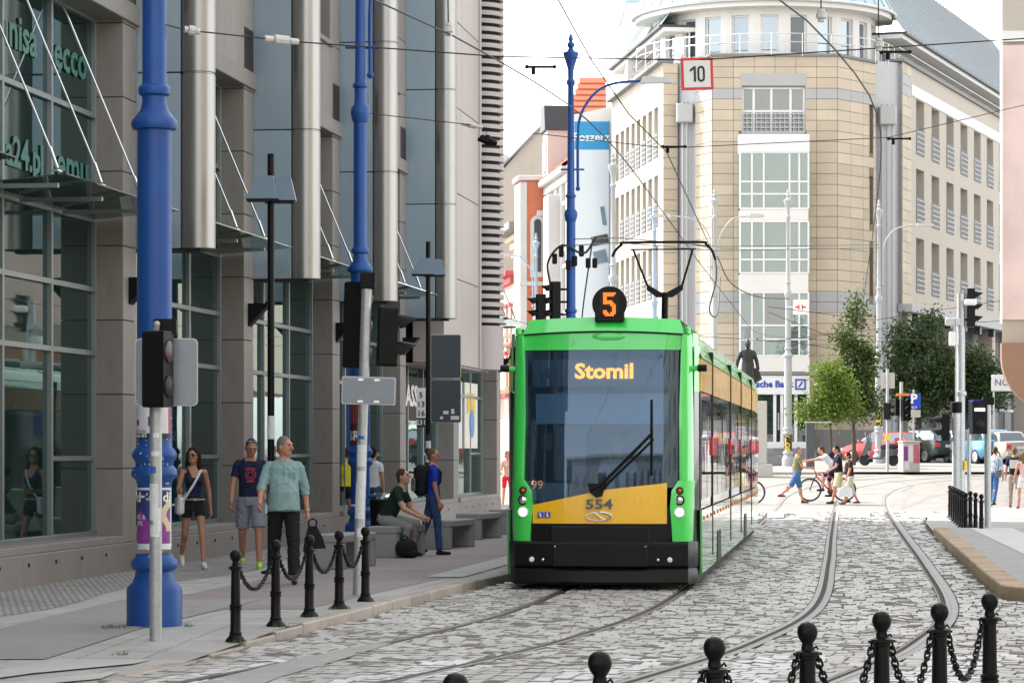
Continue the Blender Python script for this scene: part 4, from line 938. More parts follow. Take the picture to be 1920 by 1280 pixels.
# wiper
wp = MB(); wp.tube([front(-.14,1.24,.06),front(.0,1.3,.06),front(.62,1.93,.05)], .02, 6); wp.tube([front(.0,1.24,.07),front(.64,1.86,.05)], .016, 6); wp.build('wiper_arm', m_tb, TRAM)
MB().tube([front(.62,1.42,.045),front(.62,1.9,.05),front(.615,2.34,.045)], .015, 6).build('wiper_blade', m_tb, TRAM)
MB().prism([(-.16,1.33),(.06,1.31),(.02,1.17),(-.05,1.15),(-.12,1.20)], -.055, .03, 'y').build('wiper_mount', m_tb, TRAM)
# line number disc
Tm = Matrix.Translation((.08,.36,3.52)) @ Matrix.Rotation(R(90),4,'X')
nd = MB().lathe([(-.06,.205),(.05,.215),(.06,.205)], 36, 0, (0,0,0), Tm).build('line_number_disc', m_tb, TRAM, 35)
MB().box((-.10,.295,3.30),(.26,.40,3.42),0,.01).build('disc_foot', m_tb, nd)
# dot-matrix 5
dots = ["111111","100000","100000","101110","110001","000001","000001","100001","100011","111110"]
mb = MB()
for j, r in enumerate(["1111111","1111110","1100000","1100000","1111100","1111110","0000111","0000011","0000011","1100011","1110111","0111110"]):
    for i, c in enumerate(r):
        if c == '1': mb.box((.08-.077+i*.022, .292, 3.655-j*.024-.0225),(.08-.077+i*.022+.021, .296, 3.655-j*.024))
mb.build('led_digit', m_led, nd)
MB().box((-.04,.297,3.36),(.20,.30,3.67)).build('led_field', m_rub, nd)
# side: sections with skirt, windows, gold band, green roof edge
secs = [(.55,3.28),(3.36,9.05),(9.2,13.25),(13.4,18.35),(18.5,22.2)]
for k, (a, b) in enumerate(secs):
    sec = MB().box((-W2+.05,a if k else 1.96,.32),(W2-.05,b,3.0)).build('section_body', m_tb, TRAM)
    for s in (-1, 1):
        x = s*W2
        for nm, z0, z1, mt, dx in (('skirt_panel', .20, 1.0, m_skirt, 0), ('window_band', 1.0, 2.45, m_tbg, -.01), ('gold_band', 2.45, 2.86, m_gold, -.006), ('roof_edge', 2.86, 3.12, m_tgs, -.03)):
            n = max(1, round((b-a)/1.45)); st = (b-a)/n
            for i in range(n):
                y0, y1 = a+i*st+.006, a+(i+1)*st-.006
                if nm == 'window_band':
                    w_ = MB().box((x+s*(dx-.03),y0,z0+.005),(x+s*dx,y1,z1-.005),0,.006).build('window_frame', m_tbg, TRAM)
                    MB().box((x+s*dx,y0+.06,z0+.12),(x+s*(dx+.004),y1-.06,z1-.1)).build('pane', m_side, w_)
                    if i%2 == 0 and s > 0: MB().box((x+s*dx,y0+.1,z1-.55),(x+s*(dx+.012),y1-.1,z1-.14)).build('vent_light', m_tbg, w_)
                elif nm == 'roof_edge':
                    MB().add([(x,y0,z0),(x,y1,z0),(x-s*.10,y1,z1),(x-s*.10,y0,z1),(x-s*.32,y1,z1+.10),(x-s*.32,y0,z1+.10)], [(0,1,2,3),(3,2,4,5)]).build(nm, mt, TRAM, 60)
                else: MB().box((x+s*(dx-.03),y0,z0+.004),(x+s*dx,y1,z1-.004),0,.006).build(nm, mt, TRAM)
        for i in range(int((b-a)/.9)):
            MB().box((x,a+.45+i*.9,.86),(x+s*.014,a+.51+i*.9,.91)).build('side_marker', m_orl, TRAM)
        MB().box((x,b-.26,1.66),(x+s*.02,b-.18,1.9)).build('door_button_strip', m_redl, TRAM)
        if k in (1, 3):
            MB().prism([(a+1.2,.20),(a+2.4,.20),(a+2.25,.62),(a+1.35,.62)], x-.02, x+s*.008, 'x').build('wheel_arch', m_tb, TRAM)
    MB().box((-W2+.32,a,3.0),(W2-.32,b,3.24),0,.02).build('roof', m_tgs, TRAM)
    if k: MB().box((-.8,a+.6,3.24),(.8,b-.6,3.42),0,.06).build('roof_equipment', m_rgrey, TRAM)
for (a, b), (c, d) in zip(secs[:-1], secs[1:]): MB().box((-W2-.008,b,.34),(W2+.008,c,3.02),0,.01).build('articulation', m_rub, TRAM)
# front side wings between nose and first section
for s in (-1, 1):
    def side(name, z0, z1, mt, y0=.30, y1=.56, d=0):
        vs = []; fs = []; n = 5
        for i in range(n+1):
            y = y0+(y1-y0)*i/n
            for z in (z0, z1): vs.append((s*(noseX(y)+.02*(i/n)+d), y+rake(z)*.6*(1-i/n), z))
        MB().add(vs, [(2*i,2*i+2,2*i+3,2*i+1) for i in range(n)]).build(name, mt, TRAM, 60)
    side('cab_side_window', 1.0, 2.45, m_side); side('cab_side_band', 2.45, 3.0, m_tg); side('cab_side_shoulder', 3.0, 3.16, m_tg, d=-.02)
    side('cab_skirt', .56, 1.0, m_tb)
    MB().prism([(.45,1.0),(.56,1.0),(.56,.2),(.5,.3)], s*1.185, s*1.205, 'x').build('skirt_corner', m_tgs, TRAM)
MB().box((-1.12,.4,.08),(1.12,22,.31)).build('underframe', m_rub, TRAM)
for y in (2.4,5.2,11.2,15.9,20.3):
    for s in (-1, 1): MB().lathe([(-.06,.30),(.06,.30)], 24, 0, (0,0,0), Matrix.Translation((s*.74,y,.31)) @ Matrix.Rotation(R(90),4,'Y')).build('wheel', m_rub, TRAM, 35)
# pantograph
PY = 12.0
pg = MB().box((-.5,PY-.6,3.42),(.5,PY+.4,3.5)).tube([(0,PY,3.5),(.02,PY-.1,4.28)], .055, 8).build('pantograph_base', m_tb, TRAM)
MB().prism([(-.28,4.42),(-.28,4.32),(-.12,4.20),(.14,4.20),(.31,4.32),(.31,4.42),(.05,4.28),(-.04,4.28)], PY-.13, PY-.07, 'y').build('pantograph_yoke', m_tb, pg)
MB().tube([(-.26,PY-.1,4.37),(-.50,PY-.1,4.98)], .02, 6).tube([(.29,PY-.1,4.37),(.47,PY-.1,4.98)], .02, 6).build('pantograph_arm', m_tb, pg)
MB().tube([(-.54,PY-.1,4.98),(.52,PY-.1,4.98)], .014, 6).build('pantograph_tie', m_tb, pg)
MB().tube(crom([(-.84,PY-.15,4.86),(-.78,PY-.15,4.97),(-.68,PY-.15,5.06),(-.6,PY-.15,5.09),(.58,PY-.15,5.09),(.68,PY-.15,5.06),(.78,PY-.15,4.96),(.84,PY-.15,4.80)],4), .024, 6).build('collector_bar', m_tb, pg)
# ---------------------------------------------------------------- poles
m_pb = M('pole_blue', (.012,.068,.27), .42, var=.16, sc=3, spec=.35, bump=.08, bsc=25, dirt=.22)
m_pw = M('pole_pale', (.36,.385,.40), .5, var=.08, sc=3, dirt=.15)
m_galv = M('galvanised_steel', (.42,.44,.45), .5, .6, var=.22, sc=14, dirt=.3)
m_cast = M('cast_iron_black', (.0055,.0055,.006), .42, 0, spec=.16, var=.25, sc=9, bump=.2, bsc=70)
m_plate = M('sign_back_grey', (.24,.265,.29), .5, .4, var=.08, sc=4, dirt=.15)
m_dplate = M('sign_back_dark', (.035,.042,.052), .5, .1, var=.1, sc=3)
m_tl = M('signal_black', (.005,.005,.005), .5, spec=.16, var=.15)
m_lampgrey = M('lamp_head_grey', (.45,.45,.44), .4, .3, var=.06)
m_lamppale = M('lamp_shade_pale', (.12,.175,.22), .4, .1, var=.05)
m_stick = M('sticker_white', (.62,.64,.65), .6, var=.25, sc=40)
m_sblue = M('sticker_blue', (.02,.12,.45), .6, var=.2)
m_insul = M('insulator', (.55,.53,.50), .4, var=.1)
m_wire = M('wire_dark', (.03,.028,.028), .5, .5, var=.1)
PROF = [(0,.255),(.33,.255),(.36,.245),(.40,.20),(.46,.178),(.50,.172),(.525,.205),(.56,.217),(.60,.21),(.63,.178),(.66,.168),(.72,.160),(1.30,.156),(1.34,.172),(1.37,.208),(1.40,.214),(1.44,.20),(1.47,.172),(1.51,.178),(1.54,.20),(1.575,.207),(1.61,.19),(1.64,.165),(1.70,.163),(4.55,.158),(4.56,.20),(4.60,.214),(4.64,.208),(4.68,.17),(4.74,.128),(4.80,.115),(4.86,.113),(4.88,.142),(4.92,.150),(4.95,.142),(4.97,.118),(5.0,.112),(7.05,.110),(7.06,.125),(7.2,.16),(7.28,.155),(7.36,.10),(7.5,.095),(7.62,.098),(7.64,.125),(7.68,.128),(7.71,.10),(7.75,.088),(10.3,.072),(10.34,.10),(10.42,.105),(10.46,.07),(10.7,.075),(10.95,.15),(11.05,.185),(11.1,.185),(11.13,.10),(11.2,.05),(11.25,.085),(11.31,.09),(11.36,.04),(11.42,.06),(11.48,.045),(11.56,.01)]
def pole(name, label, loc, mat, arms=(), group=None, n=24):
    t = thing(name, label, 'pole', loc, 0, group)
    MB().lathe([p for p in PROF if p[0] <= .70], n).build('pole_base', mat, t, 40)
    MB().lathe([(.70,.161)]+[p for p in PROF if .72 <= p[0] <= 4.97], n).build('pole_shaft', mat, t, 40)
    MB().lathe([(4.97,.118)]+[p for p in PROF if 5.0 <= p[0]], n).build('pole_top', mat, t, 40)
    for s, sc in arms:
        a = MB().tube(crom([(s*.17,0,7.85),(s*.17,0,9.0),(s*.24,0,9.6),(s*.55,0,10.1),(s*1.0*sc,0,10.35),(s*1.75*sc,0,10.43)], 8), [.035]*8+[.032]*33, 8).build('lamp_arm', mat, t, True)
        MB().sphere((s*.17,0,7.84), .06, 8).build('arm_ball', mat, a, True)
        MB().tube([(-s*.25,0,8.3),(s*.32,0,8.3)], .025, 6).build('arm_clamp', mat, a)
        MB().prism([(s*1.65*sc,10.36),(s*1.72*sc,10.52),(s*2.35*sc,10.50),(s*2.45*sc,10.44),(s*2.4*sc,10.38)], -.14, .14, 'y').build('lamp_head', m_lampgrey, a, 40)
    return t
P1 = pole('tram_pole', 'thick blue cast-iron pole with posters beside the left traffic light', (-3.29,26.5,sz(26.5)), m_pb, ((1,1),), n=40)
P2 = pole('tram_pole', 'blue pole behind the galvanised post with two signal heads', (-2.53,48.0,.12), m_pb, ((1,1),), n=32)
P3 = pole('tram_pole', 'blue pole with curved lamp arm rising behind the tram', (1.41,69.0,.12), m_pb, ((1,1),), n=28)
P4 = pole('tram_pole', 'pale pole with urn finial between the advert wall and the bank wing', (3.48,99.0,gz(99)), m_pw)
P5 = pole('tram_pole', 'pale pole with two curved lamp arms behind the pantograph', (8.44,120,gz(120)+.1), m_pw, ((1,.85),(-1,1.08)))
P6 = pole('tram_pole', 'pale pole with yellow lettering band standing before the bank door', (11.5,120,gz(120)+.1), m_pw)
P7 = pole('tram_pole', 'pale pole with curved lamp arm right of the conical tree', (16.05,126,gz(126)+.1), m_pw, ((1,.98),))
P8 = pole('tram_pole', 'slim pale blue pole in front of the pink house down the far street', (1.22,146,gz(146)), M('pole_pale_blue', (.28,.38,.48), .5, var=.08), ((-1,.8),))
P9 = pole('tram_pole', 'pale blue pole hidden behind the tram line number', (6.33,128,gz(128)), MATS['pole_pale_blue'])
def wrap(name, par, r, a0, a1, z0, z1, mats, fn, nx=18, nz=20):
    vs = []; mb = MB()
    for j in range(nz+1):
        for i in range(nx+1): a = R(a0+(a1-a0)*i/nx); vs.append((r*math.sin(a), -r*math.cos(a), z0+(z1-z0)*j/nz))
    mb.add(vs, [(j*(nx+1)+i, j*(nx+1)+i+1, (j+1)*(nx+1)+i+1, (j+1)*(nx+1)+i) for j in range(nz) for i in range(nx)])
    mb.m = [fn((i+.5)/nx, (j+.5)/nz) for j in range(nz) for i in range(nx)]
    return mb.build(name, mats, par, True, fix=False)
def wraptext(par, txt, size, mat, r, ac, z, bold=0, sx=1.0, vert=False):
    vs, fs = text_geo(txt, size, bold, 'CENTER', 0, 2, sx)
    if vert: vs = [(-v[1], v[0], 0) for v in vs]
    MB().add([(r*math.sin(R(ac)+v[0]/r), -r*math.cos(R(ac)+v[0]/r), z+v[1]) for v in vs], fs).build('poster_lettering', mat, par, fix=False)
m_navy = M('poster_navy', (.03,.035,.16), .5, var=.2); m_purp = M('poster_purple', (.22,.04,.25), .5, var=.4, sc=8); m_crm = M('poster_cream', (.62,.50,.32), .5, var=.2, sc=8)
m_wht = M('poster_white', (.62,.64,.66), .55, var=.1, sc=8); m_maroon = M('poster_maroon', (.09,.015,.025), .5, var=.2); m_blk = M('poster_black', (.02,.02,.02), .5); m_redp = M('poster_red', (.5,.06,.05), .5, var=.1)
m_yel = M('yellow_print', (.75,.55,.02), .5, var=.1)
def f1(u, v):
    if v < .10 or v > .965 or u > .94: return 3
    if u > .62 and .3 < v < .80 and abs(u-.80+.1*math.sin(v*14)) < .10: return 2
    return 1 if v < .50+.12*math.sin(u*9) else 0
p = wrap('poster', P1, .1605, -75, 80, .70, 1.27, [m_navy, m_purp, m_crm, m_wht], f1, 70, 80)
wraptext(p, 'ed<o', .125, m_white, .163, -38, 1.18, .003, 1.1); wraptext(p, 'di', .125, m_white, .163, 52, 1.18, .003, 1.1)
wraptext(p, 'LIVE &\nUPS', .06, m_white, .163, -52, .97); 
p = wrap('poster', P1, .1665, -80, 66, 1.72, 2.12, [m_wht, m_blk, m_redp], lambda u,v: 1 if v < .12 else (1 if (.45 < u < .62 and .28 < v < .5) or (.1<u<.2 and .3<v<.42) else (2 if u > .93 and v < .7 else 0)), 70, 60)
wraptext(p, 'wojska 8/5', .045, m_white, .169, -50, 1.745, .001); wraptext(p, 'impreda', .05, m_redp, .169, -48, 1.79)
p = wrap('poster', P2, .163, -80, 20, 1.65, 2.45, [m_maroon, m_redp, m_wht], lambda u,v: 2 if v < .04 else (1 if .5 < v < .9 and int(u*9)%2 and u < .6 else 0), 50, 60)
wraptext(p, 'SR', .22, m_white, .167, -38, 1.83, .006); wraptext(p, 'S', .2, m_white, .167, 5, 2.05, .006)
for P, tx, z in ((P6,'SOTKA',1.1),(P7,'KARINA',1.9)):
    p = wrap('poster_band', P, .168, -95, 95, z-.48, z+.48, [m_blk], lambda u,v: 0, 12, 2); wraptext(p, tx, .3, m_yel, .172, -10, z, .016, .95, True)
mb = MB()
for _ in range(70):
    z, a, w_, h = random.choice((random.uniform(1.28,1.7), random.uniform(.62,.74), random.uniform(1.65,2.3))), random.uniform(-85,85), random.uniform(.006,.02), random.uniform(.004,.02)
    r = float(np.interp(z, [p[0] for p in PROF], [p[1] for p in PROF]))+.0022; a = R(a); d = w_/r; r2 = float(np.interp(z+h, [p[0] for p in PROF], [p[1] for p in PROF]))+.0022
    mb.add([(r*math.sin(a),-r*math.cos(a),z),(r*math.sin(a+d),-r*math.cos(a+d),z+random.uniform(-.004,.004)),(r2*math.sin(a+d*.8),-r2*math.cos(a+d*.8),z+h),(r2*math.sin(a+d*.1),-r2*math.cos(a+d*.1),z+h)], [(0,1,2,3)])
mb.build('poster_residue', m_stick, P1, fix=False)['kind'] = 'stuff'
# ---------------------------------------------------------------- traffic signals
def rplate(mb, w_, h, th, r=.05, T=None, mi=0):
    pts = []
    for cx, cz, a in ((w_/2-r,h/2-r,0),(-w_/2+r,h/2-r,90),(-w_/2+r,-h/2+r,180),(w_/2-r,-h/2+r,270)):
        pts += [(cx+r*math.cos(R(a+90*i/4)), cz+r*math.sin(R(a+90*i/4))) for i in range(5)]
    return mb.prism(pts, -th/2, th/2, 'y', mi, T)
def signal_head(par, T, n=2, lit=0, litm=None, vis=True, wd=.26):
    h = .30*n+.06; hd = rplate(MB(), wd, h, .20, .03, T).build('signal_housing', m_tl, par)
    for i in range(n):
        z = h/2-.18-.30*i; L_ = Matrix.Translation((0,-.10,z)) @ Matrix.Rotation(R(90),4,'X')
        MB().lathe([(-.01,.10),(.015,.095),(.03,.05)], 16, 0, (0,0,0), T @ L_).build('lens', litm if (lit == i and litm) else M('dark_lens', (.010,.010,.009), .4, var=.1, spec=.2), hd, 50)
        if not vis: continue
        vs = []; m_ = 9
        for k in range(m_+1):
            a = R(-10+200*k/m_); vs += [(.115*math.cos(a),-.10,z+.115*math.sin(a)), (.115*math.cos(a),-.10-(.08+.17*max(0,math.sin(a))),z+.115*math.sin(a)-.03)]
        MB().add(vs, [(2*k,2*k+2,2*k+3,2*k+1) for k in range(m_)], 0, T).build('visor', m_tl, hd, True, fix=False)
    return hd
def TRz(x, y, z, a): return Matrix.Translation((x,y,z)) @ Matrix.Rotation(R(a),4,'Z')
def post(name, label, loc, h, r, cat='post', mat=None, group=None):
    t = thing(name, label, cat, loc, 0, group); MB().tube([(0,0,0),(0,0,h)], r, 14).build('post', mat or m_galv, t, 40); return t
def stickers(par, r, lst):
    for z, a, w_, h, mt in lst: wrap('sticker', par, r+.0015, a-w_, a+w_, z-h, z+h, [mt], lambda u,v: 0, 5, 1)
g0 = gpt(292,1207,.05)
S1 = post('traffic_signal', 'galvanised post with a pedestrian signal showing red before the blue poster pole', (g0.x, g0.y, sz(g0.y)), 2.62, .054, 'traffic light')
signal_head(S1, TRz(.03,-.10,2.35,74), 2, 0, M('red_figure_lens', (.035,.008,.008), .35, var=.6, sc=30), False, .22)
q = rplate(MB(), .53, .57, .02, .04, TRz(.08,.10,2.33,0)).build('sign_plate', m_plate, S1); rplate(MB(), .55, .59, .012, .045, TRz(.08,.106,2.33,0)).build('sign_rim', m_lampgrey, q)
rplate(MB(), .2, .14, .08, .02, TRz(.08,.02,2.72,0)).build('signal_bracket', m_tl, S1); MB().tube([(0,-.05,2.6),(.02,-.09,2.73)], .025, 8).sphere((.02,-.09,2.74), .03, 8).build('push_eye', m_lampgrey, S1, True)
stickers(S1, .054, [(1.62,0,40,.02,m_stick),(1.48,-20,30,.03,m_sblue),(1.2,-15,45,.16,m_stick),(1.05,20,35,.1,m_stick),(.95,-5,50,.05,m_stick),(1.78,10,30,.02,m_stick)])
g0 = gpt(671,1115,.12)
S2 = post('traffic_signal', 'galvanised post carrying two signal heads seen from behind and a blank plate', (g0.x, g0.y, .12), 3.45, .058, 'traffic light')
S2.rotation_euler = (0, R(1.6), 0)
MB().box((-.07,-.07,3.4),(.10,.07,3.58),0,.01).build('post_cap', m_tl, S2)
signal_head(S2, TRz(.24,.12,2.88,100), 2, -1); signal_head(S2, TRz(-.10,.15,3.0,165), 3, -1)
q = rplate(MB(), .57, .28, .02, .02, TRz(.06,-.07,2.27,0)).build('sign_plate', m_plate, S2); rplate(MB(), .60, .31, .012, .02, TRz(.06,-.062,2.27,0)).build('sign_rim', m_lampgrey, q)
for x in (-.03,.15):
    for z in (2.15,2.39): MB().box((x-.03,-.085,z-.012),(x+.03,-.075,z+.012)).build('plate_clip', m_chrome, q)
stickers(S2, .058, [(1.75,-10,35,.02,m_sblue),(1.55,0,55,.12,m_stick),(1.3,10,50,.08,m_stick),(1.05,-10,60,.2,m_stick),(.7,10,40,.05,m_stick)])
S3 = thing('traffic_signal', 'black signal heads hung on the blue pole behind the tram', 'traffic light', (1.41,69.0,4.9))
for i, (dx, dz, a, n) in enumerate(((-.38,.35,-75,3),(-.72,.05,-80,3))):
    signal_head(S3, TRz(dx,-.1,dz,a), n, -1, wd=.3); MB().tube([(dx,-.08,dz+.3),(0,-.02,dz+.3)], .03).tube([(dx,-.08,dz-.3),(0,-.02,dz-.3)], .03).build('signal_bracket', m_tl, S3)
for j in range(7): MB().box((-.45+j*.16,-.16-.03*(j%2),1.25+.18*math.sin(j*2)),(-.33+j*.16,-.08,1.5+.2*math.sin(j*2)),0,.02).build('switch_box', m_tl, S3)
MB().tube(crom([(-.5,-.1,.8),(-.55,-.1,1.3),(-.2,-.15,1.7),(.3,-.15,1.5),(.6,-.12,1.9)],5), .03, 6).build('cable_loop', m_wire, S3, True)
MB().tube(crom([(.5,-.1,1.7),(.3,-.1,.3),(.22,-.1,-.6)],5), .02, 6).build('cable_drop', m_wire, S3, True)
rx = lambda x, Y: (x-960)*Y/FPX
S4 = post('traffic_signal', 'tall grey signal mast with camera and black heads on the right pavement', (rx(1802,72), 72, .06), 5.55, .10, 'traffic light')
signal_head(S4, TRz(.22,.05,5.2,95), 3, -1, wd=.34); MB().tube([(0,0,4.9),(.2,.03,4.9)], .03).build('signal_bracket', m_tl, S4)
MB().box((.05,-.3,5.25),(.35,-.05,5.40),0,.03).build('camera', m_white, S4); MB().box((-.30,-.12,4.25),(-.08,.05,4.6),0,.02).build('control_box', m_white, S4)
MB().tube([(-.14,-.1,2.2),(-.14,-.1,4.9)], .025).build('conduit', m_lampgrey, S4); MB().lathe([(3.0,.11),(3.02,.14),(3.1,.14),(3.12,.11)], 16).build('mast_collar', m_galv, S4, 40)
MB().box((-.4,-.1,4.75),(.0,.05,4.95),0,.03).build('detector', m_lampgrey, S4)
MB().box((.06,-.14,1.15),(.18,-.06,1.38),0,.01).build('push_button', m_yel, S4)
S5 = post('traffic_signal', 'short grey post with black cap beside the tall signal mast', (rx(1793,70), 70, .06), 2.75, .10, 'traffic light')
MB().lathe([(2.55,.13),(2.6,.14),(2.8,.14),(2.82,.1)], 18).build('post_cap', m_tl, S5, 40); signal_head(S5, TRz(-.25,.1,2.2,-95), 2, -1)
MB().tube(crom([(.3,-.1,0),(.3,-.1,1.95),(.4,-.1,2.08),(.9,-.1,2.08)],5), .05, 8).build('hoop', m_galv, S5, True)
S6 = post('traffic_signal', 'grey post with a black pedestrian signal and blue sign before the parked cars', (rx(1852,57), 57, .06), 2.62, .066, 'traffic light')
signal_head(S6, TRz(-.20,-.06,2.30,10), 2, -1, None, False, .30); MB().box((-.29,-.225,2.42),(-.09,-.17,2.48),0,0).build('lit_bar', M('white_lit_bar', (.9,.9,.86), .4, emit=.35), S6); MB().box((-.10,-.08,2.55),(.12,.08,2.70),0,.01).build('post_cap', m_tl, S6)
q = rplate(MB(), .44, .56, .015, .03, TRz(-.14,.12,2.38,0)).build('pedestrian_sign', m_sky_blue, S6)
MB().add([(-.10,.105,2.15),(.06,.105,2.15),(.02,.105,2.40)], [(0,1,2)]).build('sign_triangle', m_white, q, fix=False)
S7 = post('traffic_signal', 'slim pole with a black signal and blank plate left of the red car', (rx(1664,112.8), 112.8, .85), 4.0, .06, 'traffic light')
signal_head(S7, TRz(-.02,-.15,2.35,60), 2, -1); rplate(MB(), .55, .62, .02, .02, TRz(.02,.08,3.55,0)).build('sign_plate', m_lampgrey, S7); MB().box((-.1,-.12,1.2),(.06,-.04,1.45)).build('push_button', m_yel, S7)
S8 = post('traffic_signal', 'pair of black signal heads on a pole in front of the red car', (rx(1690,113.5), 113.5, .86), 3.5, .065, 'traffic light')
signal_head(S8, TRz(.16,-.1,2.45,20), 3, -1, wd=.34); signal_head(S8, TRz(-.14,.1,2.5,200), 2, -1); MB().box((-.2,-.12,2.95),(.3,.1,3.05)).build('orange_cap', m_orl, S8)
S9 = post('parking_sign', 'blue parking sign with white letter P on a thin pole', (rx(1713,115), 115, .88), 3.2, .035, 'sign')
q = rplate(MB(), .56, .62, .02, .03, TRz(0,-.05,2.75,0)).build('sign_plate', m_sky_blue, S9); text('sign_lettering', 'P', .52, m_white, q, (0,-.068,2.83), (1,0,0), (0,0,1), bold=.02); text('sign_lettering', 'BUS', .13, m_white, q, (.02,-.068,2.50), (1,0,0), (0,0,1))
rplate(MB(), .5, .3, .02, .02, TRz(.02,-.05,2.25,0)).build('sub_plate', m_lampgrey, S9)
S10 = thing('hanging_sign', 'white square sign with red border and number 10 hung on a wire', 'sign', (0,0,0)); c10 = at(1307,139,29); S10.location = c10
S10.rotation_euler = (0, R(-2), R(4))
rplate(MB(), .325, .325, .012, .004).build('sign_border', M('sign_red', (.65,.02,.03), .4, var=.05), S10); rplate(MB(), .27, .27, .016, .002).build('sign_face', m_white, S10)
MB().prism([(-.035,-.078),(-.012,-.078),(-.012,.078),(-.030,.078),(-.078,.040),(-.066,.022),(-.035,.046)], -.0125, -.0085, 'y').build('digit', m_blk, S10)
MB().tube([(.040+.028*c_+(.0), -.0105, (.042 if s_ > 0 else -.042)+.028*s_) for c_, s_ in [(math.cos(a_), math.sin(a_)) for a_ in [2*math.pi*i/24+.13 for i in range(24)]]], .0105, 6, closed=True).build('digit', m_blk, S10, True)
for x in (-.14,.14): MB().tube([(x,0,.15),(x,0,.20)], .006).build('hanger', m_rod, S10)
S11 = thing('tram_sign', 'white square plate with red switch symbol fixed to the pale pole by the bank', 'sign', (rx(1501,119.5), 119.5, 7.6))
rplate(MB(), .62, .62, .02, .02).build('sign_plate', m_white, S11)
for a, b in (((-.22,-.03),(-.06,.03)),((.06,-.03),(.22,.03)),((-.09,-.1),(-.05,.1)),((.05,-.1),(.09,.1))): MB().box((a[0],-.02,a[1]),(b[0],-.013,b[1])).build('sign_mark', M('sign_red'), S11)
MB().tube([(-.3,.0,.0),(-.55,.1,.0)], .03).build('sign_arm', m_galv, S11)
# ---------------------------------------------------------------- black street lamps
def street_lamp(label, loc, H, hz):
    t = thing('street_lamp', label, 'street lamp', loc); MB().tube([(0,0,0),(0,0,H)], .046, 12).build('post', m_cast, t, 40); MB().lathe([(0,.13),(.03,.13),(.05,.06)], 12).build('base_plate', m_cast, t)
    for dx, dy, mt in ((-.05,-.08,m_lamppale),(.16,.17,m_lamppale)):
        v = [(-.27,-.16,hz),(.16,-.16,hz),(.16,.10,hz),(-.27,.10,hz),(-.11,-.09,hz+.30),(.09,-.09,hz+.30),(.09,.07,hz+.30),(-.11,.07,hz+.30)]
        s_ = MB().add([(x+dx,y+dy,z) for x,y,z in v], [(0,1,5,4),(1,2,6,5),(2,3,7,6),(3,0,4,7),(4,5,6,7)]).build('lamp_shade', mt, t)
        MB().box((-.25+dx,-.14+dy,hz-.03),(.14+dx,.08+dy,hz-.001)).build('lamp_underside', m_cast, s_)
    return t
L1_ = street_lamp('black street lamp with folded pale shades behind the walking men', (rx(508,37.5),37.5,.12), 5.46, 4.86)
q = wrap('notice', L1_, .049, -80, 80, 1.75, 2.05, [m_stick], lambda u,v: 0, 6, 2)
L2_ = street_lamp('black street lamp carrying tram stop plates beside the boy with backpack', (rx(803,54),54,.12), 5.5, 4.88)
for z0, z1 in ((2.95,3.75),(2.12,2.91)):
    q = rplate(MB(), .55, z1-z0, .02, .03, TRz(.33,-.02,(z0+z1)/2,0)).build('stop_plate', m_dplate, L2_); rplate(MB(), .57, z1-z0+.02, .012, .03, TRz(.33,-.012,(z0+z1)/2,0)).build('plate_rim', m_lampgrey, q)
for x, z, w_, h in ((.28,2.3,.10,.06),(.22,2.2,.06,.05),(.42,2.2,.16,.07),(.43,2.32,.06,.09)): MB().box((x,-.034,z-h/2),(x+w_,-.031,z+h/2)).build('sticker', m_stick, q)
q = MB().box((-.22,-.03,2.20),(-.05,-.01,2.76)).build('line_plate', m_white, L2_)
for i, tx in enumerate(('5','13','16')): text('line_number', tx, .15, m_blk, q, (-.135,-.034,2.62-i*.17), (1,0,0), (0,0,1), bold=.003)
q = MB().box((-.22,-.03,2.02),(-.05,-.01,2.195)).build('line_plate', m_blk, L2_); text('line_number', '231', .13, m_white, q, (-.135,-.034,2.11), (1,0,0), (0,0,1), bold=.002)
wrap('notice', L2_, .05, -80, 80, 1.1, 1.9, [m_stick, m_blk], lambda u,v: int(v*6)%2, 6, 6)
# ---------------------------------------------------------------- bollards and chains
BPROF = [(0,.088),(.015,.088),(.03,.075),(.06,.052),(.075,.056),(.09,.047),(.27,.0445),(.275,.053),(.29,.053),(.295,.046),(.305,.053),(.32,.053),(.325,.043),(.61,.038),(.62,.046),(.63,.046),(.635,.058),(.65,.058),(.655,.040),(.67,.030),(.69,.026),(.70,.033),(.715,.043),(.735,.049),(.745,.050),(.76,.048),(.775,.041),(.787,.028),(.795,.004)]
bm_shaft = MB().lathe([p for p in BPROF if p[0] <= .66]+[(.66,.03)], 20).mesh('shaft', m_cast, 35)
bm_ball = MB().lathe([(.655,.030)]+[p for p in BPROF if p[0] > .66], 24).mesh('ball', m_cast, 60)
bm_hook = MB().box((-.075,-.012,.632),(.075,.012,.645)).tube([(.03,0,.66),(.05,0,.675),(.06,0,.66)], .006, 5).mesh('hook_bar', m_cast)
lk = MB().tube([(.013*math.cos(a)+(.016 if math.cos(a) > 0 else -.016), .013*math.sin(a)*1.25, 0) for a in [2*math.pi*i/12 for i in range(12)]], .0062, 6, closed=True).mesh('link', m_cast, True)
def bollard(loc, label, group, rz=0):
    t = thing('bollard', label, 'bollard', loc, rz, group)
    obj('shaft', bm_shaft, t); obj('ball', bm_ball, t); obj('hook_bar', bm_hook, t); return t
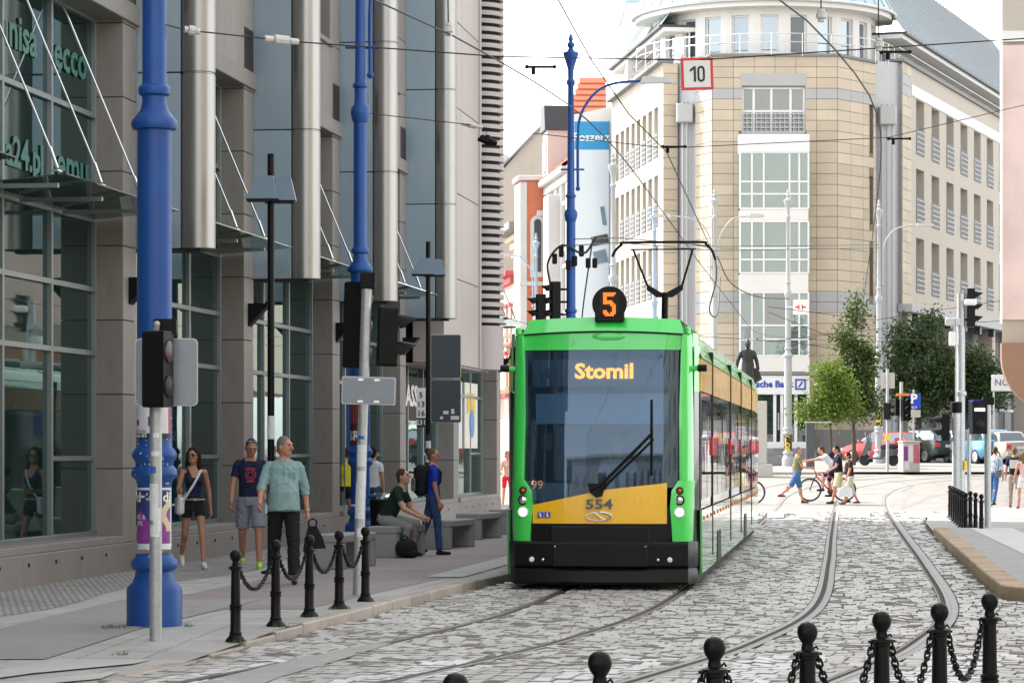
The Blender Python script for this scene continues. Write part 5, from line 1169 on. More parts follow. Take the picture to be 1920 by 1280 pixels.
def chain(a, b, sag, label, group):
    a, b = Vector(a), Vector(b); c = thing('chain', label, 'chain', (a+b)/2-Vector((0,0,sag)), 0, group); n0 = 40
    pts = [a.lerp(b, i/n0)-Vector((0,0,sag*4*(i/n0)*(1-i/n0))) for i in range(n0+1)]; d = [0]
    for i in range(n0): d.append(d[-1]+(pts[i+1]-pts[i]).length)
    n = int(d[-1]/.044); P = np.array([tuple(p) for p in pts]); s_ = [(i+.5)*d[-1]/n for i in range(n)]
    for i, s in enumerate(s_):
        p = Vector([float(np.interp(s, d, P[:,k])) for k in range(3)]); e = Vector([float(np.interp(min(s+.02,d[-1]), d, P[:,k])) for k in range(3)]); f = Vector([float(np.interp(max(s-.02,0), d, P[:,k])) for k in range(3)])
        o = obj('link', lk, c, p-c.location); o.rotation_mode = 'QUATERNION'; q = (e-f).to_track_quat('X', 'Z'); 
        from mathutils import Quaternion
        o.rotation_quaternion = q @ Quaternion((1,0,0), R(45+90*(i%2)+random.uniform(-12,12)))
    return c
ordn = ['nearest the camera', 'second', 'third', 'fourth', 'last']
LBP = [(-2.39,24.9),(-2.166,26.4),(-1.963,27.9),(-1.758,29.3),(-1.563,30.7)]
llab = ['leftmost ball-topped black bollard on the left pavement, below the man in navy', 'ball-topped black bollard in front of the dark trouser legs of the man in teal', 'middle ball-topped black bollard of the five on the left pavement', 'ball-topped black bollard left of the galvanised signal post', 'ball-topped black bollard just right of the galvanised signal post foot']
for i, (x, y) in enumerate(LBP): bollard((x,y,sz(y)), llab[i], 'bollards on the left pavement', .9)
cl_ = ['chain hanging between the two leftmost bollards of the left pavement','chain hanging in front of the man in teal','chain hanging left of the middle concrete bench','chain hanging beside the galvanised signal post']
for i in range(4):
    (x0,y0),(x1,y1) = LBP[i], LBP[i+1]; chain((x0+.03,y0+.02,sz(y0)+.62),(x1-.03,y1-.02,sz(y1)+.62), .22, cl_[i], 'chains of the left pavement')
RBP = [(-.21,10.75),(.363,11.9),(.90,12.8),(1.426,13.9),(1.90,14.8),(2.316,15.6),(2.77,16.7)]
rl = ['black bollard ball just showing at the lower edge, leftmost of the foreground row','black ball bollard in the foreground below the tram bumper','foreground black bollard with chains on both sides below the right tram corner','foreground black bollard standing on the curving left rail','foreground black bollard between the two rails of the empty track','foreground black bollard in front of the curving right rail','rightmost foreground black bollard near the platform kerb']
for i, (x, y) in enumerate(RBP): bollard((x,y,.12), rl[i], 'bollards in the foreground', .45)
sheet('foreground_pavement', m_slab, [6,9,11,13,15,17.2], lambda Y: (Y-10.75)/5.95*2.98-.21-.35, lambda Y: 12, lambda Y: .12)
for i in range(1,6):
    (x0,y0),(x1,y1) = RBP[i], RBP[i+1]; chain((x0+.045,y0+.02,.76),(x1-.045,y1-.02,.76), .30, ['chain between the two leftmost full foreground bollards','chain hanging right of the foreground bollard below the tram corner','chain hanging over the left rail in the foreground','chain hanging over the empty track in the foreground','rightmost foreground chain near the platform kerb'][i-1], 'chains of the foreground')
for i in range(8):
    y = 70-i*1.65; x = rx(1781+i*4.2, y); bollard((x,y,.06), ['farthest','second farthest','third farthest','fourth farthest','fourth nearest','third nearest','second nearest','nearest'][i]+' black bollard of the tight row receding past the grey signal mast', 'bollards receding on the right pavement')
for x, y in ((1840,56.6),(1829,58.6),(1819.5,60.6)): bollard((rx(x,y),y,.06), {1840:'nearest black bollard left of the pedestrian signal post',1829:'middle of three black bollards left of the pedestrian signal post',1819.5:'farther of three black bollards left of the pedestrian signal post'}[x], 'bollards beside the pedestrian signal')
# ---------------------------------------------------------------- overhead wires
def wire(label, pts, r=.011, extra=()):
    t = thing('overhead_wire', label, 'wire', pts[0]); o = Vector(pts[0])
    MB().tube([Vector(p)-o for p in pts], r, 5, cap=False).build('strand', m_wire, t, True)
    for k, p, *a in extra:
        p = Vector(p)-o
        if k == 'clamp': MB().box((p.x-.06,p.y-.015,p.z+.0),(p.x+.2,p.y+.015,p.z+.022),0,.005).tube([p+Vector((0,0,-.06)),p+Vector((0,0,.02))], .02, 8).sphere(p+Vector((-.06,0,.012)), .022, 8).sphere(p+Vector((.2,0,.012)), .02, 8).build('hanger_arm', m_tl, t)
        if k == 'ins':
            e = Vector(a[0])-o; d = (e-p); MB().tube([p+d*q for q in (0,.02,.25,.27,.3,.7,.73,.75,.98,1)], [.012,.03,.03,.015,.045,.045,.015,.03,.03,.012], 8).build('insulator', m_insul, t, True)
    return t
ca = [(AD[i,0],AD[i,1],5.35-.006*max(0,min(30,AD[i,1]-20))+gz(AD[i,1])) for i in range(0,len(AD),8) if 12 < AD[i,1] < 108]
wire('contact wire strung over the tram from the top centre to its pantograph', ca, .008, [('clamp', at(1000,128,27.2))])
cb = [(BD[i,0],BD[i,1],5.35-.006*max(0,min(30,BD[i,1]-20))+gz(BD[i,1])) for i in range(0,len(BD),8) if 12 < BD[i,1] < 112]
wire('contact wire above the empty track running down in front of the cream corner building', cb, .008, [('clamp', at(1665,100,26.3)),('clamp', at(1675,262,35))])
wire('feeder wire slanting from the top centre down to the pantograph', [at(1030,-30,24),at(1110,115,27),at(1180,215,30),at(1250,285,33),at(1335,470,47)], .007, [('clamp', at(1252,277,33))])
w4 = [Vector((-3.2,26.45,5.64)), at(350,57,26.7), at(500,73,27), at(560,79,27.2), at(930,106,28), at(1280,113,29), at(1340,111,29), at(1960,70,31)]
wire('span wire from the thick blue pole carrying the number 10 sign', w4, .007, [('ins', at(345,55,26.7), at(375,60,26.75)), ('ins', at(495,72,27), at(560,79,27.2))])
wire('span wire from the second blue pole with shoes hanging on it', [at(684,212,48), at(890,235,49), at(910,240,49), at(1250,278,51), at(1665,258,54), at(1925,196,57)], .008, [('ins', at(865,232,49), at(905,239,49))])
wire('span wire crossing the tram roof to the pale lamp pole', [Vector((1.5,68.9,6.75)), at(1160,446,75), at(1345,462,95), at(1500,461,110), at(1645,459,126)], .014)
wire('lower span wire just under the one crossing the tram roof', [Vector((1.5,68.9,6.6)), at(1160,455,75), at(1345,470,95), at(1500,467,110), at(1645,465,126)], .014)
wire('bundle of cables drooping beside the pale double-arm pole', crom([at(1300,458,100),at(1335,470,105),at(1343,520,110),at(1330,580,112),at(1345,590,114),at(1350,520,116)],6), .03)
wire('cable sagging from the double-arm pole toward the statue', crom([at(1345,480,112),at(1370,530,112),at(1420,556,113),at(1480,560,116)],6), .02)
for i, (a, b, c) in enumerate((((1440,575),(1640,600),(1900,560)),((1440,640),(1660,615),(1900,600)),((1300,630),(1480,640),(1780,690)),((1440,585),(1580,640),(1800,640)))):
    wire(['high thin wire crossing in front of the bank bay to the right','thin wire crossing behind the trees at the right','low thin wire behind the tram roof and statue','thin wire crossing before the conical tree'][i], [at(*a,118), at(*b,120), at(*c,122)], .012, [('clamp', at(b[0]-60,b[1]-5,119.5))])
for i, (x, y, Y) in enumerate(((841,68,24.9),(1540,42,24.5),(1648,96,26))):
    wire(['short hanger above the contact wire near the slatted corner','short hanger above the contact wire before the roof storey','hanger rod above the wire clamp before the cream facade'][i], [at(x-2,-60,Y), at(x,y,Y)], .006, [('clamp', at(x,y,Y))] if i > 5 else [('ins', at(x,y-25,Y), at(x,y,Y))])
sh = thing('hanging_shoes', 'pair of black shoes dangling from the wire before the slatted corner', 'shoes', at(912,240,49))
MB().tube([(0,0,0),(.0,0,-.16)], .006).build('lace', m_tl, sh)
for dx in (-.03,.05): MB().tube([(dx-.12,0,-.19),(dx-.04,0,-.2),(dx+.06,.0,-.24),(dx+.13,0,-.27)], [.03,.05,.055,.035], 8).sphere((dx-.03,0,-.17),(.06,.05,.06),8).build('shoe', m_tl, sh, True)
# ---------------------------------------------------------------- trees
m_bark = M('bark', (.09,.07,.05), .9, var=.25, sc=6, bump=.5, bsc=25)
def tree(label, loc, th, r, blobs, leafm, n, leaf=.16, seed=1):
    rg = np.random.default_rng(seed); t = thing('broadleaf_tree', label, 'tree', loc)
    tr = MB().tube([(0,0,-.1),(.03,.02,th*.5),(0,0,th),(.05,0,th*1.25)], [r*1.25,r,r*.85,r*.5], 10); tr.build('trunk', m_bark, t, True)
    lm = MB(); top = Vector((0,0,th))
    for c, q in blobs:
        c = Vector(c); lm.tube([top+Vector((0,0,-.1)), top.lerp(c,.5)+Vector((0,0,.1)), c], [r*.5,r*.32,r*.12], 6)
        for _ in range(4):
            d = Vector(rg.normal(size=3)); d.normalize(); lm.tube([c-Vector((0,0,.1)), c+Vector((d.x*q[0],d.y*q[1],d.z*q[2]))*.8], [r*.15,r*.05], 5)
    lm.build('limbs', m_bark, t, True)
    bl = []
    for c, q in blobs:                                                       # break each mass into uneven clumps
        bl.append((c, tuple(v*.8 for v in q)))
        for _ in range(5):
            d = rg.normal(size=3); d /= np.linalg.norm(d); f = .25+.3*rg.random(); bl.append((tuple(np.array(c)+d*np.array(q)*(.75+.3*rg.random())), tuple(v*f for v in q)))
    blobs = bl; vol = np.array([q[0]*q[1]*q[2] for _, q in blobs])**.75; vol /= vol.sum(); vs = []; fs = []
    for (c, q), k in zip(blobs, vol):
        m = int(n*.85*k); ncl = max(6, m//26)
        d = rg.normal(size=(ncl,3)); d /= np.linalg.norm(d,axis=1)[:,None]; cl = np.array(c)+d*np.array(q)*(.45+.55*rg.random((ncl,1))**.6)
        for p in cl:
            w_ = leaf*1.4+rg.random()*leaf*1.6
            for _ in range(m//ncl):
                o = p+rg.normal(size=3)*w_*.62; a = rg.normal(size=3)*.8+np.array((0,0,.9)); a /= np.linalg.norm(a); b = np.cross(a, rg.normal(size=3)); b /= np.linalg.norm(b); e = np.cross(a, b)
                s = leaf*(.6+.6*rg.random()); k0 = len(vs)
                vs += [tuple(o-b*s*.5), tuple(o+e*s*.34-a*s*.06), tuple(o+b*s*.55), tuple(o-e*s*.34-a*s*.06)]; fs += [(k0,k0+1,k0+2,k0+3)]
    MB().add(vs, fs).build('crown', leafm, t, fix=False); return t
def leaf_mat(name, col):
    m = M(name, col, .5, var=.2, sc=.9, isl=.35, spec=.35); N = m.node_tree.nodes; L = m.node_tree.links; p = N['Principled BSDF']
    tl = N.new('ShaderNodeBsdfTranslucent'); tl.inputs[0].default_value = (col[0]*1.6+.02, col[1]*1.5, col[2]*.6, 1); mx = N.new('ShaderNodeMixShader'); mx.inputs[0].default_value = .3
    L.new(p.outputs[0], mx.inputs[1]); L.new(tl.outputs[0], mx.inputs[2]); L.new(mx.outputs[0], N['Material Output'].inputs[0]); return m
m_lf1 = leaf_mat('leaf_light', (.11,.18,.03)); m_lf2 = leaf_mat('leaf_dark', (.042,.080,.028)); m_lf3 = leaf_mat('leaf_mid', (.052,.098,.028))
tree('small bright green tree standing between the bank and the cyclist', (rx(1557,118),118,.95), 1.9, .055, [((0,0,3.1),(.95,.8,.7)),((-.6,-.1,2.4),(.75,.6,.4)),((.65,.1,2.5),(.7,.6,.5)),((-.05,0,3.9),(.65,.6,.5)),((.1,-.2,2.3),(.6,.5,.35)),((-.95,0,2.15),(.4,.4,.25))], m_lf1, 7600, .15, 3)
tree('dark conical tree with a narrow top right of the small bright tree', (rx(1600,122),122,1.0), 1.7, .09, [((0,0,2.9),(1.0,.8,.8)),((.25,0,4.0),(.85,.7,.8)),((-.5,0,3.9),(.7,.6,.5)),((.1,0,5.0),(.62,.55,.8)),((-.35,0,5.3),(.4,.35,.5)),((.12,0,6.2),(.34,.32,.75)),((.15,0,6.9),(.2,.2,.5)),((.5,0,3.0),(.7,.6,.7))], m_lf3, 10500, .16, 5)
tree('large dark tree behind the parking sign and parked cars', (rx(1722,133),133,1.15), 2.2, .16, [((0,0,4.3),(1.7,1.2,1.4)),((-.9,0,3.6),(1.0,.9,1.1)),((.9,0,3.4),(1.1,.9,1.2)),((.2,0,5.6),(1.1,.9,.9)),((.4,0,6.5),(.6,.5,.5)),((0,-.2,2.8),(1.5,1.0,.6))], m_lf2, 13500, .18, 7)
tree('wide dark tree behind the grey signal mast, right of the large dark one', (rx(1812,134),134,1.15), 2.0, .16, [((0,0,3.7),(1.5,1.1,1.3)),((-1.0,0,4.3),(1.1,.9,1.2)),((1.0,0,3.2),(1.1,.9,1.0)),((.2,0,4.8),(.9,.8,.7)),((.2,-.2,2.7),(1.5,1.0,.6))], m_lf2, 11500, .18, 9)
# ---------------------------------------------------------------- parked cars
m_tyre = M('tyre_rubber', (.015,.015,.016), .8, var=.2); m_rim = M('wheel_rim', (.5,.5,.52), .35, .7, var=.08); m_cg = glass_mat('car_glass', (.03,.045,.05), .4, .2, 1.5)
m_trim = M('car_trim', (.02,.02,.022), .6); m_plateb = M('plate_white', (.65,.65,.62), .5)
def car(label, loc, rz, paint, L_=3.9, W_=1.66, H=1.43, kind='hatch'):
    t = thing('parked_car', label, 'car', loc, rz); w_ = W_/2
    hood = {'hatch': (1.0, 1.75), 'sedan': (1.15, 1.95)}[kind]; tail = {'hatch': .12, 'sedan': .75}[kind]     # y from the rear
    st = [(0,.80,.50,.92),(.06,.93,.36,.96),(.35,1.0,.24,.97),(L_*.3,1.0,.20,.95),(L_*.6,1.0,.20,.92),(L_-hood[0],.99,.20,.88),(L_-.45,.95,.22,.80),(L_-.08,.86,.32,.66),(L_,.72,.42,.56)]
    vs = []; fs = []; n = 9
    for y, k, zb, zt in st:
        q = [(k*.90,zb),(k*.985,zb+.12),(k*1.0,zb+(zt-zb)*.55),(k*.955,zt),(k*.80,zt+.025)]; ring = [(x*w_,y,z) for x,z in q]
        vs += ring+[(0,y,zt+.04)]+[(-x,yy,z) for x,yy,z in ring[::-1]]
    m_ = 11
    for i in range(len(st)-1):
        for j in range(m_): b = (j+1)%m_; fs.append((i*m_+j,i*m_+b,(i+1)*m_+b,(i+1)*m_+j))
    fs += [tuple(range(m_)), tuple(len(vs)-m_+j for j in range(m_))[::-1]]
    MB().add(vs, fs).build('body', paint, t, 40)
    y0, y1, y2, y3 = tail, tail+.42, L_-hood[1], L_-hood[0]; zb = .95; bw, tw = w_*.90, w_*.70
    gv = [(-bw,y0,zb),(bw,y0,zb),(bw,y3,zb-.05),(-bw,y3,zb-.05),(-tw,y1,H-.03),(tw,y1,H-.03),(tw,y2,H-.03),(-tw,y2,H-.03),(-tw*.9,y1+.25,H),(tw*.9,y1+.25,H),(tw*.9,y2-.2,H),(-tw*.9,y2-.2,H)]
    MB().add(gv, [(0,1,5,4),(1,2,6,5),(2,3,7,6),(3,0,4,7),(4,5,9,8),(5,6,10,9),(6,7,11,10),(7,4,8,11),(8,9,10,11)]).build('cabin', paint, t, 50)
    def pane(nm, a, b, c, d, ins=.08, off=.008):
        P = [Vector(p) for p in (a,b,c,d)]; c0 = sum(P, Vector())/4; nn = (P[1]-P[0]).cross(P[3]-P[0]).normalized(); P = [c0+(p-c0)*(1-ins)+nn*off for p in P]
        MB().add(P, [(0,1,2,3)]).build(nm, m_cg, t, fix=False)
    g = [Vector(v) for v in gv]; pane('rear_window', g[0], g[1], g[5], g[4], .14); pane('windscreen', g[2], g[3], g[7], g[6], .1)
    for a, b, c, d in ((1,2,6,5),(3,0,4,7)):
        m1, m2 = g[a].lerp(g[b],.5), g[d].lerp(g[c],.5); pane('side_window', g[a], m1, m2, g[d], .13); pane('side_window', m1, g[b], g[c], m2, .13)
    for s in (-1, 1):
        for y in (.72, L_-.78):
            wh = MB().lathe([(-.09,.24),(-.09,.29),(-.06,.305),(.06,.305),(.09,.29),(.09,.24)], 20, 0, (0,0,0), Matrix.Translation((s*(w_-.085),y,.305)) @ Matrix.Rotation(R(90),4,'Y')).build('wheel', m_tyre, t, 40)
            MB().lathe([(-.095,.05),(-.085,.215),(.085,.215),(.095,.05)], 16, 0, (0,0,0), Matrix.Translation((s*(w_-.08),y,.305)) @ Matrix.Rotation(R(90),4,'Y')).build('rim', m_rim, wh)
        MB().box((s*w_*.62,-.012,.66),(s*w_*.90,.10,.86),0,.02).build('tail_light', m_redl, t); MB().box((s*w_*.55,L_-.12,.56),(s*w_*.85,L_-.02,.68),0,.02).build('headlight', m_clear, t)
        MB().box((s*(w_*.95),y3-.25,.93),(s*(w_*.95+.16),y3-.12,1.05),0,.03).build('mirror', paint, t)
    MB().box((-w_*.9,-.06,.34),(w_*.9,.08,.56),0,.04).build('rear_bumper', paint if kind == 'sedan' else m_trim, t); MB().box((-w_*.85,L_-.1,.28),(w_*.85,L_+.03,.5),0,.04).build('front_bumper', m_trim, t)
    MB().box((-.26,-.03,.66),(.26,.0,.78)).build('number_plate', m_plateb, t); return t
def paint(nm, c): return M('car_paint_'+nm, c, .3, .1, var=.03, coat=.8)
for lab, x, Y, rz, p, k, sc in (('red hatchback parked beyond the poster-covered cabinet',1722,127.5,48,paint('red',(.42,.015,.02)),'hatch',.96),('dark green hatchback parked beside the red one',1782,127,28,paint('green',(.02,.035,.03)),'hatch',1.04),('silver saloon parked right of the dark green hatchback',1832,126.5,24,paint('silver',(.50,.50,.48)),'sedan',1.0),('light blue hatchback parked behind the pedestrian signal post',1877,124.5,20,paint('blue',(.05,.26,.42)),'hatch',1.05),('pale beige saloon at the right edge of the parked row',1917,123.5,18,paint('beige',(.42,.40,.34)),'sedan',1.0),('grey estate car half hidden behind the dark green hatchback',1792,132,40,paint('grey',(.30,.33,.34)),'hatch',1.05)):
    c = car(lab, (rx(x,Y), Y, gz(Y)+.12), R(rz), p, kind=k); c.scale = (sc,sc,sc)
# ---------------------------------------------------------------- bicycles and scooter
def bicycle(label, loc, rz, frame, group=None):
    t = thing('bicycle', label, 'bicycle', loc, rz, group)                     # front wheel toward local -x
    for x in (-.53, .53):
        wh = MB().tube([(x+.335*math.cos(a),0,.355+.335*math.sin(a)) for a in [2*math.pi*i/36 for i in range(36)]], .024, 8, closed=True).build('wheel', m_tyre, t, True)
        MB().tube([(x+.305*math.cos(a),0,.355+.305*math.sin(a)) for a in [2*math.pi*i/36 for i in range(36)]], .011, 6, closed=True).build('rim', m_rim, wh, True)
        sp = MB()
        for i in range(14): a = 2*math.pi*i/14; sp.tube([(x,.02*(-1)**i,.355),(x+.3*math.cos(a),0,.355+.3*math.sin(a))], .0022, 4)
        sp.tube([(x,-.04,.355),(x,.04,.355)], .025, 8); sp.build('spokes', m_rim, wh)
    bb, st, hd, hb = Vector((.10,0,.30)), Vector((.22,0,.74)), Vector((-.36,0,.86)), Vector((-.33,0,.76)); f = MB()
    for a, b, r in ((bb,st,.02),(st-Vector((.01,0,.03)),hd-Vector((0,0,.03)),.021),(bb,hb,.024),(hd+Vector((-.01,0,.05)),hb,.024)): f.tube([a,b], r, 8)
    for s in (-1, 1): f.tube([bb,(.53,s*.05,.355)], .012, 6); f.tube([st-Vector((0,0,.08)),(.53,s*.05,.355)], .011, 6)
    f.build('frame', frame, t, 40)
    MB().tube([hb,(-.40,0,.68)], .018, 6).tube([(-.40,.05,.70),(-.53,.05,.355)], .018, 6).tube([(-.40,-.05,.70),(-.53,-.05,.355)], .018, 6).tube([(-.40,.05,.70),(-.40,-.05,.70)], .018, 6).build('fork', m_trim, t, True)
    MB().tube([hd+Vector((-.01,0,.05)),hd+Vector((-.04,0,.10)),(-.44,0,1.0)], .015, 6).tube([(-.42,-.30,1.02),(-.44,-.1,1.0),(-.44,.1,1.0),(-.42,.30,1.02)], .014, 6).build('handlebar', m_trim, t, True)
    MB().tube([st,(.245,0,.88)], .014, 6).build('seat_post', m_rim, t); MB().tube([(.10,0,.90),(.22,0,.905),(.34,0,.915)], [.02,.045,.07], 8).build('saddle', m_trim, t, True)
    MB().lathe([(-.01,.09),(.01,.09)], 18, 0, (0,0,0), Matrix.Translation((bb.x,.05,bb.z)) @ Matrix.Rotation(R(90),4,'X')).build('chainring', m_trim, t)
    for s in (-1, 1): MB().tube([(bb.x,s*.07,bb.z),(bb.x+s*.11,s*.08,bb.z-s*.12)], .012, 6).box((bb.x+s*.11-.05,s*.08,bb.z-s*.12-.012),(bb.x+s*.11+.05,s*.17,bb.z-s*.12+.012)).build('pedal', m_trim, t)
    return t
yb = 88.0; bkz = gz(yb)+.03
BIKE = bicycle('red mountain bike ridden across the street by the man in white', (rx(1551,yb), yb, bkz), 0, M('bike_red', (.45,.02,.04), .35, coat=.6, var=.05))
bicycle('dark bicycle mostly hidden behind the rear end of the tram', (rx(1380,86), 86, gz(86)+.03), R(4), m_trim)
def scooter(label, loc, rz):
    t = thing('motor_scooter', label, 'scooter', loc, rz); pr = M('scooter_dark', (.03,.035,.045), .3, var=.05, coat=.6); rd = M('scooter_red', (.45,.03,.05), .35, var=.05, coat=.5)
    for x in (-.62, .62):
        wh = MB().lathe([(-.06,.15),(-.06,.22),(-.03,.25),(.03,.25),(.06,.22),(.06,.15)], 20, 0, (0,0,0), Matrix.Translation((x,0,.25)) @ Matrix.Rotation(R(90),4,'X')).build('wheel', m_tyre, t, 40)
        MB().lathe([(-.05,.14),(.05,.14)], 14, 0, (0,0,0), Matrix.Translation((x,0,.25)) @ Matrix.Rotation(R(90),4,'X')).build('rim', m_rim, wh)
    MB().prism([(-.72,.45),(-.55,.40),(-.40,.62),(-.36,1.0),(-.46,1.06),(-.56,.80)], -.2, .2, 'y').build('front_shield', pr, t); MB().prism([(-.85,.42),(-.6,.48),(-.42,.42),(-.5,.52),(-.75,.53)], -.07, .07, 'y').build('front_fender', rd, t)
    MB().prism([(-.45,.28),(.2,.26),(.25,.34),(-.42,.36)], -.18, .18, 'y').build('footboard', pr, t); MB().prism([(.1,.34),(.85,.45),(.92,.72),(.15,.70)], -.17, .17, 'y').build('rear_body', pr, t); MB().tube([(.1,0,.76),(.45,0,.78),(.85,0,.84)], [.10,.15,.09], 10).build('seat', m_trim, t, True)
    MB().tube([(-.55,0,.35),(-.44,0,1.05)], .03).tube([(-.40,-.32,1.10),(-.45,0,1.06),(-.40,.32,1.10)], .02).build('handlebar', m_trim, t, True); MB().prism([(-.52,1.05),(-.40,1.03),(-.52,1.42),(-.58,1.40)], -.17, .17, 'y').build('windshield', m_cg, t)
    MB().box((.72,-.2,.85),(1.05,.2,1.18),0,.06).build('top_case', rd, t)
    for s in (-1, 1): MB().tube([(-.44,s*.2,1.08),(-.46,s*.28,1.28)], .01).sphere((-.46,s*.29,1.30), (.02,.06,.04), 8).build('mirror', m_trim, t, True)
scooter('dark motor scooter with red top case parked left of the red car', (rx(1648,121),121,gz(121)+.12), R(-25))
# ---------------------------------------------------------------- benches, cabinet, pillar, statue plinth, awning, bins
m_bench = M('bench_concrete', (.30,.30,.295), .8, var=.15, sc=2, bump=.3, bsc=40, dirt=.35)
BN = [(612,1068,'nearest concrete bench behind the chained bollards'),(716,1046,'concrete bench under the seated young man'),(818,1030,'concrete bench just right of the standing boy'),(877,1012,'second concrete bench to the right of the standing boy'),(938,1002,'concrete bench nearest the tram front')]
for x, y, lab in BN:
    p = gpt(x, y, .12); b = thing('concrete_bench', lab, 'bench', (p.x, p.y+.1, .12), R(-17), 'concrete benches on the left pavement')
    MB().box((-.22,0,0),(.22,.16,.36),0,.015).build('leg', m_bench, b); MB().box((-.22,1.2,0),(.22,1.36,.36),0,.015).build('leg', m_bench, b); MB().box((-.225,-.005,.36),(.225,1.365,.47),0,.015).build('seat', m_bench, b)
cb_ = thing('utility_cabinet', 'grey street cabinet pasted with posters before the red car', 'cabinet', (rx(1705,112.2),112.2,gz(112.2)+.12), R(18))
MB().box((-.36,-.2,0),(.36,.25,1.15),0,.02).build('body', m_conc, cb_); MB().box((-.39,-.23,1.15),(.39,.28,1.22),0,.02).build('lid', m_conc, cb_)
for x0, x1, z0, z1, mt in ((-.33,-.16,.45,1.0,m_purp),(-.13,.05,.4,1.05,m_wht),(.09,.33,.35,1.08,M('poster_pink', (.5,.12,.16), .6, var=.5, sc=9)),(-.3,-.1,.1,.4,m_stick)): MB().box((x0,-.206,z0),(x1,-.202,z1)).build('poster', mt, cb_)
pl = thing('information_pillar', 'slim dark pillar on the plaza before the bank', 'pillar', (rx(1519,116),116,gz(116)+.12)); MB().box((-.17,-.1,0),(.17,.1,1.85),0,.01).build('panel', M('pillar_grey', (.07,.08,.09), .5, .3), pl); MB().box((-.2,-.12,1.85),(.85,.12,1.90),0,.01).build('cap', m_rgrey, pl)
sb = thing('stone_block', 'dark stepped stone block at the foot of the pale pole by the bank', 'stone block', (rx(1450,121),121,gz(121)+.12)); MB().box((-.75,-.3,0),(.7,.3,.42),0,.02).build('lower_step', m_plinth, sb); MB().box((-.75,-.28,.42),(.0,.28,.72),0,.02).build('upper_step', m_plinth, sb)
aw = thing('shop_sign', 'white sign reading NOTAR above the parked cars at the right', 'sign', (rx(1892,131),131,gz(131))); MB().box((-.8,-.1,3.3),(1.6,.1,4.05),0,.02).build('sign_board', m_white, aw); text('sign_lettering', 'NOTAR', .42, M('sign_grey', (.12,.13,.16), .5), aw, (.05,-.112,3.68), (1,0,0), (0,0,1)); MB().tube([(-.7,0,0),(-.7,0,3.3)], .05).tube([(1.4,0,0),(1.4,0,3.3)], .05).build('sign_post', m_galv, aw)
lb = thing('litter_bin', 'dark litter bin with a steel lid behind the seated young man', 'bin', (rx(718,47.5),47.5,.12)); MB().lathe([(0,.19),(.75,.22),(.78,.22)], 20).build('bin_body', m_cast, lb, 40); MB().lathe([(.80,.25),(.83,.25),(.90,.12)], 20).build('lid', m_chrome, lb, 40)
pt_ = thing('statue_plinth', 'stone plinth carrying the dark statue behind the tram', 'plinth', (rx(1402,110),110,gz(110))); MB().box((-.9,-.6,0),(.9,.6,.5),0,.03).build('plinth_foot', m_conc, pt_); MB().box((-.7,-.45,.5),(.7,.45,2.9),0,.03).build('plinth_shaft', m_conc, pt_)
# grass tufts at pole and bollard feet
m_grass = M('grass', (.06,.11,.02), .8, var=.3, isl=.3)
tufts = MB()
for gx, gy, gr, gn in ((-3.62,26.1,.13,90),(-2.95,26.35,.05,25),(-2.35,24.75,.08,30),(-2.12,26.3,.09,40),(-1.95,27.8,.08,40),(-1.75,29.2,.12,70),(-1.5,30.6,.05,20),(-3.25,23.8,.08,25)):
    for _ in range(gn):
        a, q = random.uniform(0,6.28), gr*random.random()**.5; x, y = gx+q*math.cos(a), gy+q*math.sin(a); z = sz(y); h = random.uniform(.02,.055); e = random.uniform(0,6.28); tufts.add([(x-.004*math.cos(e),y-.004*math.sin(e),z),(x+.004*math.cos(e),y+.004*math.sin(e),z),(x+random.uniform(-.03,.03),y+random.uniform(-.03,.03),z+h)], [(0,1,2)])
o = tufts.build('grass_tufts', m_grass, fix=False); o['kind'] = 'stuff'; tag(o, 'small green grass tufts growing at pole and bollard feet', 'grass')
